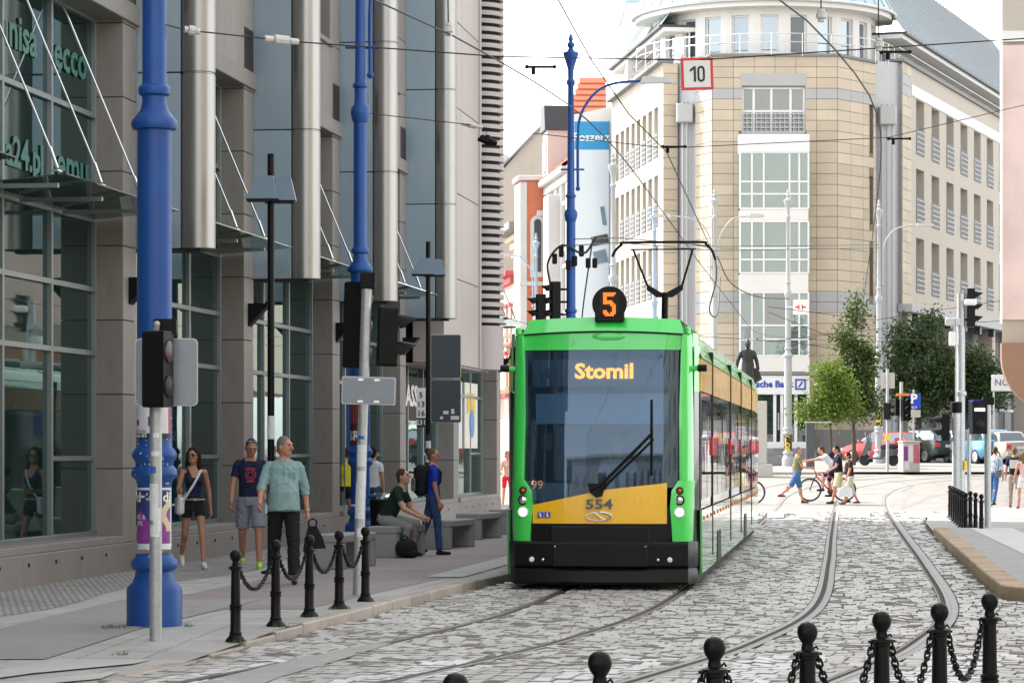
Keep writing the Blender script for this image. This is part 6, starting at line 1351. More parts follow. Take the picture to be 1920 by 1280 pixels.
# ---------------------------------------------------------------- people
SK = {'light': M('skin_light', (.50,.28,.19), .55, var=.06, sc=6), 'tan': M('skin_tan', (.36,.18,.11), .5, var=.06, sc=6), 'red': M('skin_ruddy', (.48,.21,.14), .55, var=.06, sc=6)}
def fab(n, c, r=.85, b=.35): return M('cloth_'+n, c, r, var=.14, sc=5, bump=b, bsc=22, spec=.25)
m_eye = M('eye_dark', (.02,.015,.012), .3); m_lip = M('lip', (.36,.12,.10), .5)
def hairm(n, c): return M('hair_'+n, c, .75, spec=.12, var=.3, sc=18, bump=.4, bsc=90, aniso=(1,1,.3))
class Fig:
    """capsules and lofts that are fused into one body surface; each carries its cloth"""
    def __init__(s): s.sh = []
    def cap(s, a, b, r0, r1, m, flat=False, pri=0): s.sh.append(('c', Vector(a), Vector(b), r0, r1, m, flat, pri))
    def ell(s, c, r, m, rot=None, pri=0): s.sh.append(('e', Vector(c), r, rot or Matrix.Identity(3), m, pri))
    def loft(s, rings, fr, m): s.sh.append(('l', rings, fr, m))          # rings: (h, rx, ry, oy) in frame fr (origin, X, Y, Z)
    def mesh(s, vox):
        mb = MB()
        for q in s.sh:
            if q[0] == 'c':
                _, a, b, r0, r1, *_r = q; d = (b-a).normalized(); L_ = (b-a).length
                if q[6]: mb.tube([a, a.lerp(b,.5), b], [r0,(r0+r1)/2,r1], 14)
                else: mb.tube([a-d*r0*.98, a-d*r0*.8, a-d*r0*.45, a, a.lerp(b,.5), b, b+d*r1*.45, b+d*r1*.8, b+d*r1*.98], [r0*.2,r0*.6,r0*.89,r0,(r0+r1)/2,r1,r1*.89,r1*.6,r1*.2], 12)
            elif q[0] == 'e': mb.sphere((0,0,0), tuple(q[2]), 16, 0, Matrix.Translation(q[1]) @ q[3].to_4x4())
            else:
                _, rings, (o, X, Y, Z), m = q; vs = []; n = 20
                for h, rx_, ry_, oy in rings:
                    for i in range(n):
                        a = 2*math.pi*i/n; ca, sa = math.cos(a), math.sin(a); ca = math.copysign(abs(ca)**.85, ca); vs.append(o+X*rx_*ca+Y*(ry_*sa+oy)+Z*h)
                fs = [(k*n+i,k*n+(i+1)%n,(k+1)*n+(i+1)%n,(k+1)*n+i) for k in range(len(rings)-1) for i in range(n)]+[tuple(range(n))[::-1], tuple((len(rings)-1)*n+i for i in range(n))]
                mb.add(vs, fs)
        me = mb.mesh('tmp', m_eye); ob = bpy.data.objects.new('tmp', me); COL.objects.link(ob)
        r = ob.modifiers.new('r', 'REMESH'); r.mode = 'VOXEL'; r.voxel_size = vox; sm = ob.modifiers.new('s', 'SMOOTH'); sm.iterations = 2; sm.factor = .5
        out = bpy.data.meshes.new_from_object(ob.evaluated_get(bpy.context.evaluated_depsgraph_get())); bpy.data.objects.remove(ob); bpy.data.meshes.remove(me); return out
    def paint(s, me, rules=()):
        nf = len(me.polygons); C = np.empty(nf*3); me.polygons.foreach_get('center', C); C = C.reshape(-1,3); best = np.full(nf, -1e9); idx = np.zeros(nf, int); mats = []
        def mi(m):
            if m not in mats: mats.append(m)
            return mats.index(m)
        for q in s.sh:
            if q[0] == 'c':
                _, a, b, r0, r1, m, flat, pri = q; a_, d = np.array(a), np.array(b-a); L2 = d@d; t = (C-a_)@d/L2; tc = np.clip(t,0,1); v = r0+(r1-r0)*tc-np.linalg.norm(C-a_-tc[:,None]*d, axis=1)
                if flat: v = np.where((t < -.02)|(t > 1.02), -1, v)
            elif q[0] == 'e':
                _, c, r, rot, m, pri = q; Q = (C-np.array(c))@np.array(rot); k = np.linalg.norm(Q/np.array(r), axis=1); v = (1-k)*min(r)
            else:
                _, rings, (o, X, Y, Z), m = q; Q = C-np.array(o); h = Q@np.array(Z); hs_ = [g[0] for g in rings]; pri = 0
                rx_, ry_, oy = [np.interp(h, hs_, [g[k] for g in rings]) for k in (1,2,3)]; k = np.sqrt((Q@np.array(X)/rx_)**2+((Q@np.array(Y)-oy)/ry_)**2)
                v = (1-k)*np.minimum(rx_, ry_); v = np.where((h < hs_[0]-.01)|(h > hs_[-1]+.01), -1, v)
            v = v+pri; sel = v > best; best = np.where(sel, v, best)
            if callable(m):
                for mm, mask in m(C): k2 = sel & mask; idx[k2] = mi(mm)
            else: idx[sel] = mi(m)
        for m, f in rules: idx[f(C)] = mi(m)
        me.materials.clear()
        for m in mats: me.materials.append(m)
        me.polygons.foreach_set('material_index', idx); me.polygons.foreach_set('use_smooth', [True]*nf); me.update()
        cl = [i for i, m in enumerate(mats) if m.name.startswith('cloth') and 'shoe' not in m.name]             # folds in the cloth
        nv = len(me.vertices); V = np.empty(nv*3); me.vertices.foreach_get('co', V); V = V.reshape(-1,3); Nn = np.empty(nv*3); me.vertices.foreach_get('normal', Nn); Nn = Nn.reshape(-1,3)
        msk = np.zeros(nv); isc = np.isin(idx, cl)
        lt = np.empty(nf, int); me.polygons.foreach_get('loop_total', lt); lv = np.empty(len(me.loops), int); me.loops.foreach_get('vertex_index', lv); msk[lv[np.repeat(isc, lt)]] = 1; msk[lv[np.repeat(~isc, lt)]] = 0
        x, y, z = V.T; ph = float(V[:,2].max())*7+float(V[:,0].min())*31
        f = np.sin(26*z+9*x+5*np.sin(11*x+7*z+ph)+3*np.sin(17*y+ph))*.5+np.sin(41*z-22*x+4*np.sin(19*z+13*y+ph*2))*.35+np.sin(60*x+23*z+3*np.sin(31*z+ph))*.2
        V = V+Nn*(msk*f*.0048)[:,None]; me.vertices.foreach_set('co', V.ravel()); me.update()
def person(label, loc, rz, H=1.75, skin='light', hair=None, hairstyle='short', shirt=None, pants=None, sleeve=.55, leglen=1.0, shoes=None, build=1.0, belly=0, lean=0, twist=0,
           legs=((10,8),(-10,12)), arms=((8,12,10),(-8,12,10)), head=(0,0), vox=.008, belt=None, tank=False, socks=None, collar=False, seat=None, foot=(0,0), group=None, name='person', female=False, flare=1.0, armin=(0,0), cuff=None, logo=None, abd=(3,3), toe=None):
    """faces local -y; left side is +x. legs: (swing, knee) L,R; arms: (swing, out, elbow) L,R in degrees"""
    k = H/1.75; F = Fig(); S = SK[skin]; ln = R(lean)
    up = Vector((0,-math.sin(ln),math.cos(ln))); fw = Vector((0,-math.cos(ln),-math.sin(ln))); X0 = Vector((1,0,0)); pel = Vector((0,0,.93*k))
    tw = Matrix.Rotation(R(twist),3,up); X1 = tw @ X0; F1 = tw @ fw
    fr = (pel, X0, -fw, up); b = build; T = lambda x, y, h: pel+X1*x*k-F1*(y*k)+up*h*k   # torso frame: x side, y back, h up from pelvis
    P = lambda m: m
    if female: rings = [(-.10,.135,.105,.01),(-.02,.168,.118,.012),(.05,.155,.105,.005),(.14,.118,.085,0),(.22,.118,.088,-.005),(.30,.138,.105,-.022),(.37,.142,.105,-.02),(.45,.148,.082,.005),(.50,.12,.065,.012),(.535,.06,.052,.012)]
    else: rings = [(-.10,.13,.11,.0),(-.02,.158,.12,.0),(.06,.155,.115,-.004),(.15,.148+.02*belly,.108+.05*belly,-.004-.035*belly),(.25,.155+.012*belly,.11+.035*belly,-.006-.02*belly),(.34,.172,.116,-.006),(.43,.183,.105,.0),(.485,.155,.082,.01),(.52,.09,.062,.012),(.545,.06,.055,.012)]
    rings = [(h*k, rx_*k*b, ry_*k*b, oy*k) for h, rx_, ry_, oy in rings]
    bl = .06 if belt is None else belt
    def torso(C):
        Q = C-np.array(pel); h = Q@np.array(up)/k; x = Q@np.array(X1)/k; y = Q@np.array(-F1)/k; out = [(pants, h <= bl), (shirt, h > bl)]
        if tank: out.append((S, (h > .43)&((np.abs(x) > .105)|(np.abs(x) < .055)) | ((h > .36)&(np.abs(x) < .06-(.43-h)*.4)&(y < 0))))
        else: out.append((S, (h > .515-.03*(y < -.02))&(np.abs(x) < .075)))
        return out
    F.loft(rings, (pel, X1, -F1, up), torso)
    if bl < -.03: F.loft([(bl*k,.186*k*b,(.138+.02*belly)*k*b,-(.008+.012*belly)*k),(.03*k,.176*k*b,(.130+.03*belly)*k*b,-(.008+.018*belly)*k),(.15*k,(.152+.02*belly)*k*b,(.112+.05*belly)*k*b,-(.004+.035*belly)*k)], (pel, X1, -F1, up), shirt)
    if female: 
        for s in (-1, 1): F.ell(T(s*.065,-.09,.33), (.058*k,.05*k,.055*k), shirt)
    # head
    yaw, pit = R(head[0]), R(head[1]); nb = T(0,.012,.53); hr = Matrix.Rotation(yaw,3,'Z') @ Matrix.Rotation(-pit,3,'X'); hc = nb+up*.036*k+hr @ Vector((0,-.020*k,.105*k)); hk = 1.05*k; Hh = lambda x, y, z: hc+hr @ Vector((x*hk,y*hk,z*hk)); E = lambda *r: tuple(q*k for q in r)
    F.cap(nb-up*.05*k, hc+hr @ Vector((0,.015*k,-.05*k)), .056*k*(.9 if female else 1), .050*k*(.9 if female else 1), S)
    F.ell(hc, E(.074,.094,.115), S, hr); F.ell(Hh(0,-.028,-.062), E(.052,.058,.052), S, hr); F.cap(Hh(0,-.092,.018), Hh(0,-.106,-.022), .009*k, .014*k, S)
    F.ell(Hh(0,-.078,.034), E(.052,.02,.012), S, hr)
    for s in (-1, 1): F.ell(Hh(s*.076,.008,-.005), E(.010,.020,.030), S, hr)
    if hairstyle == 'short': F.ell(Hh(0,.016,.028), E(.0805,.090,.104), hair, hr, .001); F.ell(Hh(0,.05,-.03), E(.064,.052,.06), hair, hr)
    if hairstyle == 'crop': F.ell(Hh(0,.018,.030), E(.0775,.086,.096), hair, hr, .001); F.ell(Hh(0,.05,-.025), E(.06,.05,.055), hair, hr)
    if hairstyle == 'long':
        F.ell(Hh(0,.018,.03), E(.086,.094,.105), hair, hr, .001)
        for s in (-1, 1): F.cap(Hh(s*.068,.02,.03), Hh(s*.085,.015,-.17), .040*k, .034*k, hair)
        F.cap(Hh(0,.06,.02), Hh(0,.075,-.17), .062*k, .05*k, hair)
    if hairstyle == 'bob': F.ell(Hh(0,.018,.022), E(.088,.096,.106), hair, hr, .001); F.ell(Hh(0,.04,-.04), E(.085,.07,.07), hair, hr)
    rules = []; hi = np.array(hr); hcn = np.array(hc)
    def hl(C): return (C-hcn)@hi/k
    if vox < .02:
        rules.append((m_eye, lambda C: (lambda q: (np.abs(np.abs(q[:,0])-.031) < .010)&(np.abs(q[:,2]-.012) < .0055)&(q[:,1] < -.06))(hl(C))))
        rules.append((hair, lambda C: (lambda q: (np.abs(np.abs(q[:,0])-.031) < .016)&(np.abs(q[:,2]-.032) < .0035)&(q[:,1] < -.07))(hl(C))))
        rules.append((m_lip, lambda C: (lambda q: (np.abs(q[:,0]) < .024)&(np.abs(q[:,2]+.052) < .0055)&(q[:,1] < -.07))(hl(C))))
    # arms
    hands = []
    for i, s in enumerate((1, -1)):
        sw, ab, el = [R(v) for v in arms[i]]; sh = T(s*.172*b,.008,.445)
        d1 = Vector((s*math.sin(ab), -math.sin(sw)*math.cos(ab), -math.cos(sw)*math.cos(ab))); d1 = tw @ d1; e = sh+d1*.285*k; a2 = sw+el
        d2 = Vector((s*math.sin(ab)*.4-s*math.sin(R(armin[i])), -math.sin(a2), -math.cos(a2))); d2 = (tw @ d2).normalized(); w_ = e+d2*.245*k; fs_ = .86 if female else 1.0
        F.cap(sh if tank or sleeve <= 0 else sh.lerp(e,.32), e, (.050 if tank or sleeve <= 0 else .047)*k*b*fs_, .040*k*fs_, S); F.cap(e, w_, .041*k*fs_, .028*k*fs_, S); F.ell(sh-X1*s*.012*k-up*.006*k, E(.056*b*fs_,.054*fs_,.054*fs_), S if tank else shirt)
        if not tank and sleeve > 0:
            t1 = min(1, sleeve); F.cap(sh-X1*s*.02*k, sh.lerp(e,.28), .058*k*b, .057*k*b, shirt, False, .004); F.cap(sh, sh.lerp(e, t1), (.056)*k*b, .060*k*b-.006*t1, shirt, True, .002)
            if sleeve > 1: F.cap(sh.lerp(e,.95), e.lerp(w_, sleeve-1), .058*k*b, .046*k, shirt, True, .002); F.ell(e, E(.057,.057,.057), shirt); F.cap(e.lerp(w_, sleeve-1-.12), e.lerp(w_, sleeve-1), .053*k, .052*k, shirt, True, .002)
        # hand: palm, four curled fingers, thumb
        side = d2.cross(Vector((0,0,1)) if abs(d2.z) < .8 else Vector((0,-1,0))).normalized(); nrm = side.cross(d2).normalized(); inn = (Vector((-s,0,0))-d2*Vector((-s,0,0)).dot(d2)).normalized(); wide = d2.cross(inn).normalized()
        kn = w_+d2*.085*k; F.cap(w_+d2*.01, w_+d2*.05*k+wide*.018*k, .024*k, .024*k, S); F.cap(w_+d2*.02, kn-wide*.016*k, .022*k, .022*k, S); F.cap(w_+d2*.03*k, kn+wide*.02*k, .02*k, .02*k, S)
        for j, (o, l) in enumerate(((-.030,.060),(-.010,.074),(.010,.078),(.029,.068))):
            p0 = w_+d2*.085*k+wide*o*k; p1 = p0+(d2*.85+inn*.35).normalized()*l*.55*k; p2 = p1+(d2*.55+inn*.8).normalized()*l*.5*k; F.cap(p0, p1, .0098*k, .009*k, S); F.cap(p1, p2, .009*k, .0075*k, S)
        tb = w_+d2*.03*k+wide*.030*k; F.cap(tb, tb+(d2*.7+wide*.6+inn*.3).normalized()*.045*k, .0125*k, .011*k, S); tb2 = tb+(d2*.7+wide*.6+inn*.3).normalized()*.045*k; F.cap(tb2, tb2+(d2+inn*.4).normalized()*.03*k, .0105*k, .009*k, S)
        hands.append((w_, d2, sh, e))
    # legs
    feet = []
    for i, s in enumerate((1, -1)):
        sw, kn_ = R(legs[i][0]), R(legs[i][1]); hp = pel+Vector((s*.088*k,0,-.035*k)); a = R(abd[i])
        d1 = Vector((s*math.sin(a), -math.sin(sw), -math.cos(sw))).normalized(); kn = hp+d1*.425*k; a2 = sw-kn_; d2 = Vector((s*math.sin(a)*.3, -math.sin(a2), -math.cos(a2))).normalized(); an = kn+d2*.41*k; fl = .9 if female else 1
        F.cap(hp, kn, .082*k*b*fl, .056*k*fl, S); F.cap(kn, an, .054*k*fl, .036*k*fl, S); F.ell(kn.lerp(an,.28)+Vector((0,.018*k,0)), E(.045*fl,.046*fl,.10), S); F.cap(an, an+d2*.02*k, .036*k, .035*k, S)
        if leglen > 0:
            t1 = min(1, leglen); rr = (.098*k*b*fl, (.098-.028*t1)*k*b*fl*(flare if leglen <= 1 else 1.04)); F.cap(hp, hp.lerp(kn, t1), rr[0], max(rr[1], .062*k*flare if leglen < 1 else .064*k), pants, True, .002); F.ell(hp, E(.094*b*fl,.10*b*fl,.08), pants)
            if leglen > 1: F.cap(kn.lerp(hp,.05), kn.lerp(an, leglen-1), .069*k*b, .056*k*flare, pants, True, .002); F.ell(kn, E(.066*b,.066*b,.07), pants)
        if socks: F.cap(kn.lerp(an,.86), an, .041*k, .04*k, socks, True, .002)
        fp = R(foot[i]); fd = Vector((0,-math.cos(fp),-math.sin(fp))); hl0 = an+d2*.045*k+Vector((0,.03*k,0)); F.cap(hl0, hl0+fd*.09*k, .036*k, .04*k, shoes, False, .001); F.cap(hl0+fd*.08*k, hl0+fd*.19*k-Vector((0,0,.006*k)), .04*k, .03*k, shoes, False, .001); F.cap(an+d2*.01, hl0+fd*.05*k, .042*k, .04*k, shoes, False, .001)
        if toe: F.cap(hl0+fd*.02*k-Vector((0,0,.03*k)), hl0+fd*.19*k-Vector((0,0,.03*k)), .03*k, .026*k, toe)
        feet.append(min(hl0.z-.04*k, (hl0+fd*.19*k).z-.034*k))
    if collar:
        for s in (-1, 1): F.cap(T(s*.018,-.07,.50), T(s*.055,-.005,.535), .012*k, .014*k, shirt, False, .006)
    dz = -min(feet) if seat is None else seat-(pel.z-.115*k)
    me = F.mesh(vox); F.paint(me, rules)
    t = thing(name, label, 'person' if name == 'person' else 'statue', (loc[0], loc[1], loc[2]), rz, group)
    bo = obj('body', me, t, (0,0,dz)); off = Vector((0,0,dz))
    return dict(t=t, T=lambda x,y,h: T(x,y,h)+off, H=lambda x,y,z: Hh(x,y,z)+off, hands=[(a+off,d,s+off,e+off) for a,d,s,e in hands], k=k, hr=hr, up=up, X=X1, F=F1, dz=dz)
def bag(name, label, cat, loc, rz=0): return thing(name, label, cat, loc, rz)
def wpt(p, q): return PM[p['t'].name] @ Vector(q)
gr = hairm('grey', (.16,.155,.15)); dk = hairm('dark', (.018,.013,.011)); br = hairm('brown', (.07,.04,.022)); fair = hairm('fair', (.14,.085,.04))
navy = fab('navy', (.012,.016,.05)); teal = fab('teal_shirt', (.23,.35,.355), .85, .6); blackc = fab('black', (.012,.013,.016)); greyc = fab('grey_shorts', (.20,.22,.26)); whitec = fab('white', (.62,.64,.66)); denim = fab('denim', (.035,.07,.16)); denimb = fab('denim_blue', (.05,.13,.30)); whsh = fab('white_shoe', (.60,.60,.58), .6, .1); blsh = fab('black_shoe', (.015,.014,.014), .4, .1); brsh = fab('brown_shoe', (.16,.04,.03), .5, .1); neon = fab('neon_shoe', (.32,.60,.06), .6, .2)
def gp(x, y, z0=.12): p = gpt(x, y, z0); return (p.x, p.y, p.z)
# woman in dark top and shorts
w1 = person('woman in dark tank top and shorts walking by the blue poster pole', gp(363,1066), R(14), 1.67, 'tan', dk, 'long', navy, blackc, 0, .36, whsh, .92, 0, 0, 0, ((16,4),(-14,32)), ((-12,14,12),(14,14,75)), (-25,0), .0075, .05, True, female=True, flare=1.12, armin=(0,0), foot=(0,35))
MB().tube(crom([w1['T'](x,y,h) for x,y,h in ((-.165,-.06,.02),(-.10,-.135,.14),(-.02,-.15,.27),(.055,-.115,.40),(.095,-.02,.475),(.07,.075,.42),(-.06,.12,.2),(-.17,.06,.02))],5), .017, 6).build('bag_strap', whitec, w1['t'], True)
hb = bag('shoulder_bag', 'white shoulder bag at the hip of the woman in dark shorts', 'bag', wpt(w1, w1['T'](-.20,-.01,.03)), R(14)); MB().box((-.05,-.14,-.18),(.05,.14,.06),0,.03).build('bag_body', whitec, hb); MB().box((-.056,-.13,-.05),(.056,.13,.05),0,.02).build('bag_flap', M('bag_grey', (.42,.43,.44), .6), hb)
MB().tube([w1['T'](.155*math.cos(a),-.003+.122*math.sin(a),.055) for a in [2*math.pi*i/24 for i in range(24)]], .014, 6, closed=True).build('belt', M('belt_tan', (.30,.20,.12), .5), w1['t'], True)
MB().box(w1['T'](-.02,-.135,.04), w1['T'](.02,-.128,.072)).build('belt_buckle', m_chrome, w1['t'])
def shades(p, z=.012, y=-.094, mat=None):
    k = p['k']; mb = MB()
    for s in (-1, 1): mb.sphere((0,0,0), (.026*k,.010*k,.021*k), 12, 0, Matrix.Translation(p['H'](s*.031,y,z)) @ p['hr'].to_4x4()); mb.tube([p['H'](s*.055,y+.008,z+.008), p['H'](s*.078,-.02,z+.012)], .004, 5)
    mb.tube([p['H'](-.012,y-.004,z+.006), p['H'](.012,y-.004,z+.006)], .004, 5); mb.build('sunglasses', mat or m_tbg, p['t'], True)
shades(w1)
# man in navy shirt and grey shorts
w2 = person('man in navy printed T-shirt and grey shorts looking down behind the man in teal', gp(470,1066), R(4), 1.80, 'tan', br, 'crop', navy, greyc, .62, .86, neon, 1.0, .1, 2, 0, ((14,4),(-12,20)), ((-10,10,14),(12,12,16)), (10,-22), .0075, .02, socks=None, flare=1.28, toe=whsh)
shades(w2, .098, -.046, M('shades_blue', (.10,.16,.26), .1, coat=1)); pr_ = M('shirt_print_red', (.42,.06,.08), .8)
vs, fs = text_geo('BRKLYN', .062, .002, 'CENTER', 0, 2, 1.0); k2 = w2['k']
def chest(p, x, h, o=.004): return p['T'](x, -(.118*math.sqrt(max(.02,1-(x/.19)**2)))-.012-o, h)
MB().add([chest(w2, .115*math.sin(v[0]*5.2)*1.0*(1+v[1]*6), .32+.105*math.cos(v[0]*5.2)*(1+v[1]*5)-.03) for v in vs], fs).build('shirt_print', pr_, w2['t'], fix=False)
for r_, th_ in ((.066,.011),(.038,.009)): MB().tube([chest(w2, r_*math.cos(a), .305+r_*math.sin(a), .0) for a in [2*math.pi*i/28 for i in range(28)]], .006, 5, closed=True).build('shirt_print', pr_, w2['t'], True)
MB().tube([chest(w2, -.05+.1*i/6, .215+.004*(i%2)) for i in range(7)], .010, 5).build('shirt_print', pr_, w2['t'], True)
# man in teal shirt
w3 = person('grey-haired man in teal shirt and black trousers carrying a black bag', gp(532,1094), R(6), 1.80, 'red', gr, 'short', teal, blackc, 1.25, 1.93, blsh, 1.06, .9, -2, 0, ((15,3),(-14,22)), ((-8,14,14),(20,16,26)), (52,2), .0075, -.075, collar=True, flare=1.32)
MB().tube([w3['H'](-.03,-.098,-.036), w3['H'](0,-.106,-.032), w3['H'](.03,-.098,-.036)], .008, 5).build('moustache', gr, w3['t'], True)
MB().tube([w3['T'](0,-.128-.03*math.sin(max(0,h-.0)*6),h) for h in (-.07,.0,.08,.16,.24,.32,.40,.47)], .005, 5).build('shirt_placket', fab('teal_seam', (.15,.29,.31)), w3['t'], True)
MB().box(w3['T'](.06,-.138,.28), w3['T'](.135,-.122,.37)).build('shirt_pocket', fab('teal_pocket', (.18,.33,.35)), w3['t'])
h0, d0, *_ = w3['hands'][0]; MB().tube([h0+Vector((.030*math.cos(a),.030*math.sin(a),.005)) for a in [2*math.pi*i/14 for i in range(14)]], .007, 5, closed=True).build('wristwatch', M('watch_gold', (.6,.5,.3), .3, .8), w3['t'], True)
q = wpt(w3, h0+d0*.13); bg_ = bag('hand_bag', 'black bag hanging from the left hand of the man in teal', 'bag', (q.x+.06,q.y+.02,q.z-.42)); MB().prism([(-.12,.08),(.15,.09),(.12,.2),(.04,.36),(-.06,.36),(-.10,.2)], -.05, .05, 'y').build('bag_body', blackc, bg_); MB().tube([(-.05,0,.33),(-.06,0,.42),(0,0,.45),(.04,0,.42),(.03,0,.33)], .012, 6).build('bag_handle', blackc, bg_, True)
# seated young man, boy with backpack
p = gpt(716,1046,.12); by = p.y+.55; bx_ = p.x+.16
w4_ = person('young man in dark green T-shirt sitting on a concrete bench', (bx_-.12, by, .12), R(72), 1.78, 'light', br, 'short', fab('dark_green', (.012,.03,.018)), fab('beige_trouser', (.26,.25,.24)), .6, 1.45, blsh, 1.0, .1, 30, 0, ((82,95),(76,88)), ((22,8,40),(28,8,34)), (0,12), .009, .02, seat=.47, armin=(18,18), abd=(12,10))
bp = bag('rucksack', 'black rucksack lying on the pavement at the feet of the seated young man', 'bag', gp(762,1046)); MB().sphere((0,0,.15),(.17,.13,.15),14).sphere((.07,-.03,.08),(.12,.1,.08),12).build('bag_body', blackc, bp, True); MB().tube(crom([(-.08,0,.28),(-.02,-.05,.34),(.05,0,.27)],4), .012, 6).build('bag_strap', blackc, bp, True)
w5 = person('boy in blue T-shirt and jeans with a backpack looking at the tram', gp(812,1040), R(100), 1.64, 'red', fair, 'crop', fab('royal_blue', (.015,.05,.42)), denim, .7, 1.95, blsh, .93, 0, 0, 0, ((-14,6),(8,4)), ((4,8,22),(2,8,12)), (-8,4), .009, .0)
bp = bag('backpack', 'black and grey backpack worn by the boy in blue', 'backpack', wpt(w5, w5['T'](0,.17,.14)), R(100)); MB().box((-.15,-.06,-.12),(.15,.13,.36),0,.06).build('bag_body', blackc, bp, True); MB().box((-.11,.12,-.05),(.11,.17,.16),0,.03).build('bag_pocket', M('bag_print', (.22,.16,.15), .7, var=.6, sc=14), bp)
for s in (-1, 1): MB().tube([w5['T'](s*.10,.11,.42), w5['T'](s*.105,.0,.505), w5['T'](s*.11,-.11,.40), w5['T'](s*.13,-.10,.24), w5['T'](s*.15,.05,.14)], .022, 6).build('backpack_strap', blackc, w5['t'], True)
# figures half hidden by poles and the building corner
person('person in yellow T-shirt and dark shorts half hidden behind the second blue pole', gp(646,1000), R(200), 1.66, 'tan', dk, 'short', fab('yellow', (.62,.58,.03)), blackc, .6, .5, whsh, .95, 0, 0, 0, ((8,10),(-10,6)), ((10,10,20),(-6,10,10)), (0,0), .011, .0)
person('person in white top and jeans partly seen right of the second blue pole', gp(700,1003), R(160), 1.66, 'tan', dk, 'short', whitec, denim, .5, 1.95, whsh, .92, 0, 0, 0, ((8,4),(-8,10)), ((8,10,20),(-6,10,10)), (0,0), .011, .0)
person('woman in pale pink top and red skirt standing beyond the building corner', (rx(951.5,84),84,.02), R(20), 1.66, 'red', fair, 'bob', fab('pale_pink', (.55,.33,.28)), fab('red_skirt', (.55,.02,.03)), .3, .7, brsh, .95, 0, 0, 0, ((4,2),(-4,4)), ((10,10,70),(10,10,60)), (10,0), .012, .0, female=True)
# crossing pedestrians
yq = 87.0; zq = gz(yq)+.03
def cross(x, Y): return (rx(x,Y), Y, gz(Y)+.03)
person('man in olive vest and denim shorts striding across the street', cross(1494,86.6), R(97), 1.74, 'red', gr, 'crop', fab('olive', (.17,.16,.09)), denimb, .62, 1.0, brsh, 1.1, .8, 4, 0, ((16,4),(-30,20)), ((-16,12,18),(18,10,62)), (0,0), .011, .03, flare=1.1)
rid = person('cyclist in white T-shirt with dark backpack leaning over a red bicycle', (rx(1551,88)+.26, 88, bkz), R(-90), 1.78, 'red', br, 'short', whitec, navy, .62, 1.0, blsh, 1.0, 0, 46, 0, ((62,58),(28,36)), ((72,6,10),(72,6,10)), (0,-10), .011, .03, seat=.93)
rid['t'].location.z = bkz
bp = bag('backpack', 'dark blue backpack on the back of the cyclist', 'backpack', wpt(rid, rid['T'](0,.13,.26)), R(-90)); o = MB().box((-.14,-.03,-.16),(.14,.13,.20),0,.05).build('bag_body', navy, bp); o.rotation_euler = (R(46),0,0)
person('man in black polo shirt and pale yellow shorts walking in front of the bicycle', cross(1573,86.2), R(-84), 1.78, 'red', dk, 'short', blackc, fab('pale_yellow', (.60,.58,.34)), .66, .95, blsh, 1.08, .6, 6, 0, ((18,6),(-14,14)), ((20,8,40),(-12,8,20)), (0,-8), .011, .0, flare=1.25)
l4 = person('dark-haired woman in black T-shirt and beige trousers carrying a white handbag', cross(1594,85.8), R(-80), 1.60, 'red', dk, 'bob', fab('brown_black', (.03,.018,.018)), fab('beige', (.46,.42,.34)), .6, 1.35, brsh, 1.1, .5, 6, 0, ((20,8),(-14,14)), ((12,10,12),(-10,10,14)), (0,-6), .011, .0)
q = wpt(l4, l4['hands'][0][0]+l4['hands'][0][1]*.1); hb = bag('white_handbag', 'white handbag held by the woman in black crossing the street', 'bag', (q.x,q.y-.03,q.z-.46)); MB().prism([(-.22,0),(.22,0),(.19,.24),(.06,.3),(-.06,.3),(-.19,.24)], -.07, .07, 'y').build('bag_body', whitec, hb); MB().tube(crom([(-.09,0,.27),(-.05,0,.44),(.05,0,.44),(.09,0,.27)],5), .012, 6).build('bag_handle', whitec, hb, True)
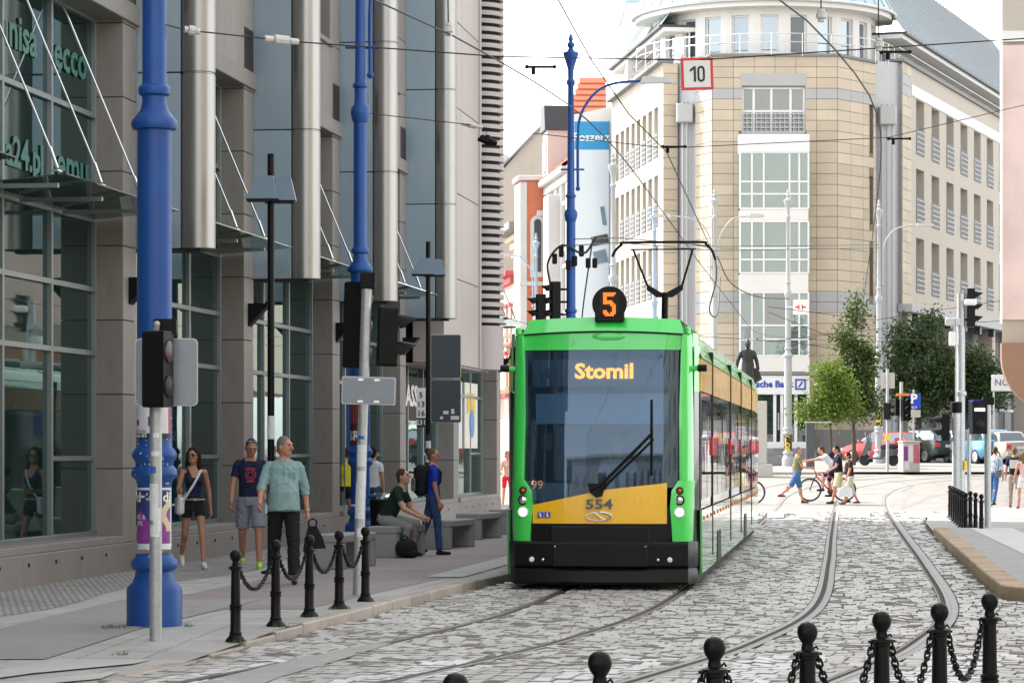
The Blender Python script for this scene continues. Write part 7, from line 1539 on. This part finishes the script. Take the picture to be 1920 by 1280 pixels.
# right-hand pavement
plaid = brick_mat('cloth_plaid', (.20,.30,.42), (.10,.17,.30), (.52,.55,.58), .05, .05, .012, bump=0, squash=0)
def rp(x, Y): return (rx(x,Y), Y, gz(Y)+.06)
q5 = person('man in blue checked shirt and jeans behind the pedestrian signal post', rp(1862,84), R(150), 1.78, 'red', br, 'crop', plaid, denimb, 1.6, 1.95, blsh, 1.0, .1, 18, 0, ((14,22),(-12,14)), ((30,16,60),(-10,12,20)), (0,-10), .011, .0)
bp = bag('messenger_bag', 'grey messenger bag at the hip of the man in the checked shirt', 'bag', wpt(q5, q5['T'](-.17,.05,.03)), R(150)); MB().box((-.05,-.13,-.16),(.05,.13,.06),0,.02).build('bag_body', fab('grey_bag', (.12,.14,.17)), bp)
q6 = person('person in navy top with grey backpack walking away at the right edge', rp(1902,82), R(170), 1.72, 'red', fair, 'crop', navy, fab('khaki', (.30,.26,.22)), .6, 1.9, brsh, 1.0, .1, 4, 0, ((10,6),(-14,16)), ((12,12,20),(-14,12,10)), (0,0), .011, .0)
bp = bag('backpack', 'black and pale grey backpack of the person at the right edge', 'backpack', wpt(q6, q6['T'](0,.15,.16)), R(170)); MB().box((-.15,-.05,-.12),(.15,.12,.34),0,.05).build('bag_body', blackc, bp); MB().box((-.13,.11,.02),(.13,.14,.26),0,.02).build('bag_pocket', fab('pale_grey', (.45,.46,.46)), bp)
person('person in pink top and white shorts cut off by the right edge', rp(1919,80.5), R(185), 1.6, 'red', fair, 'long', fab('pink_top', (.60,.38,.34)), whitec, 0, .6, brsh, .92, 0, 6, 0, ((14,6),(-20,24)), ((10,12,20),(-14,12,10)), (0,0), .012, .0, True, female=True)
# tram driver seen through the windscreen
dl = PM[TRAM.name] @ Vector((.12,1.15,.55)); person('tram driver in white shirt and sunglasses seen through the windscreen', (dl.x,dl.y,dl.z), -TH, 1.78, 'light', br, 'crop', whitec, navy, .7, 1.9, blsh, 1.0, .3, 4, 0, ((80,85),(80,85)), ((40,10,45),(40,10,45)), (-15,0), .012, .0, seat=.45)
# bronze statue
bz = M('bronze', (.030,.034,.036), .35, .6, var=.3, sc=5)
SK['bronze'] = bz
stt = person('dark bronze statue of a standing man in a long coat above the tram roof', (rx(1402,110),110,gz(110)+2.9), R(12), 2.35, 'bronze', bz, 'short', bz, bz, 1.9, 1.95, bz, 1.05, .2, 0, 0, ((4,2),(-4,4)), ((2,18,8),(-10,22,14)), (0,0), .02, .0, name='statue', flare=1.3)
k = 2.35/1.75; vs = []
MB().lathe([(.55*k,.24*k),(.75*k,.215*k),(.95*k,.185*k),(1.1*k,.175*k)], 20).build('coat_skirt', bz, stt['t'], 40)
MB().prism([(.18*k,.5*k),(.40*k,.62*k),(.30*k,.9*k),(.2*k,.95*k)], -.12, .12, 'y').build('coat_flap', bz, stt['t'])
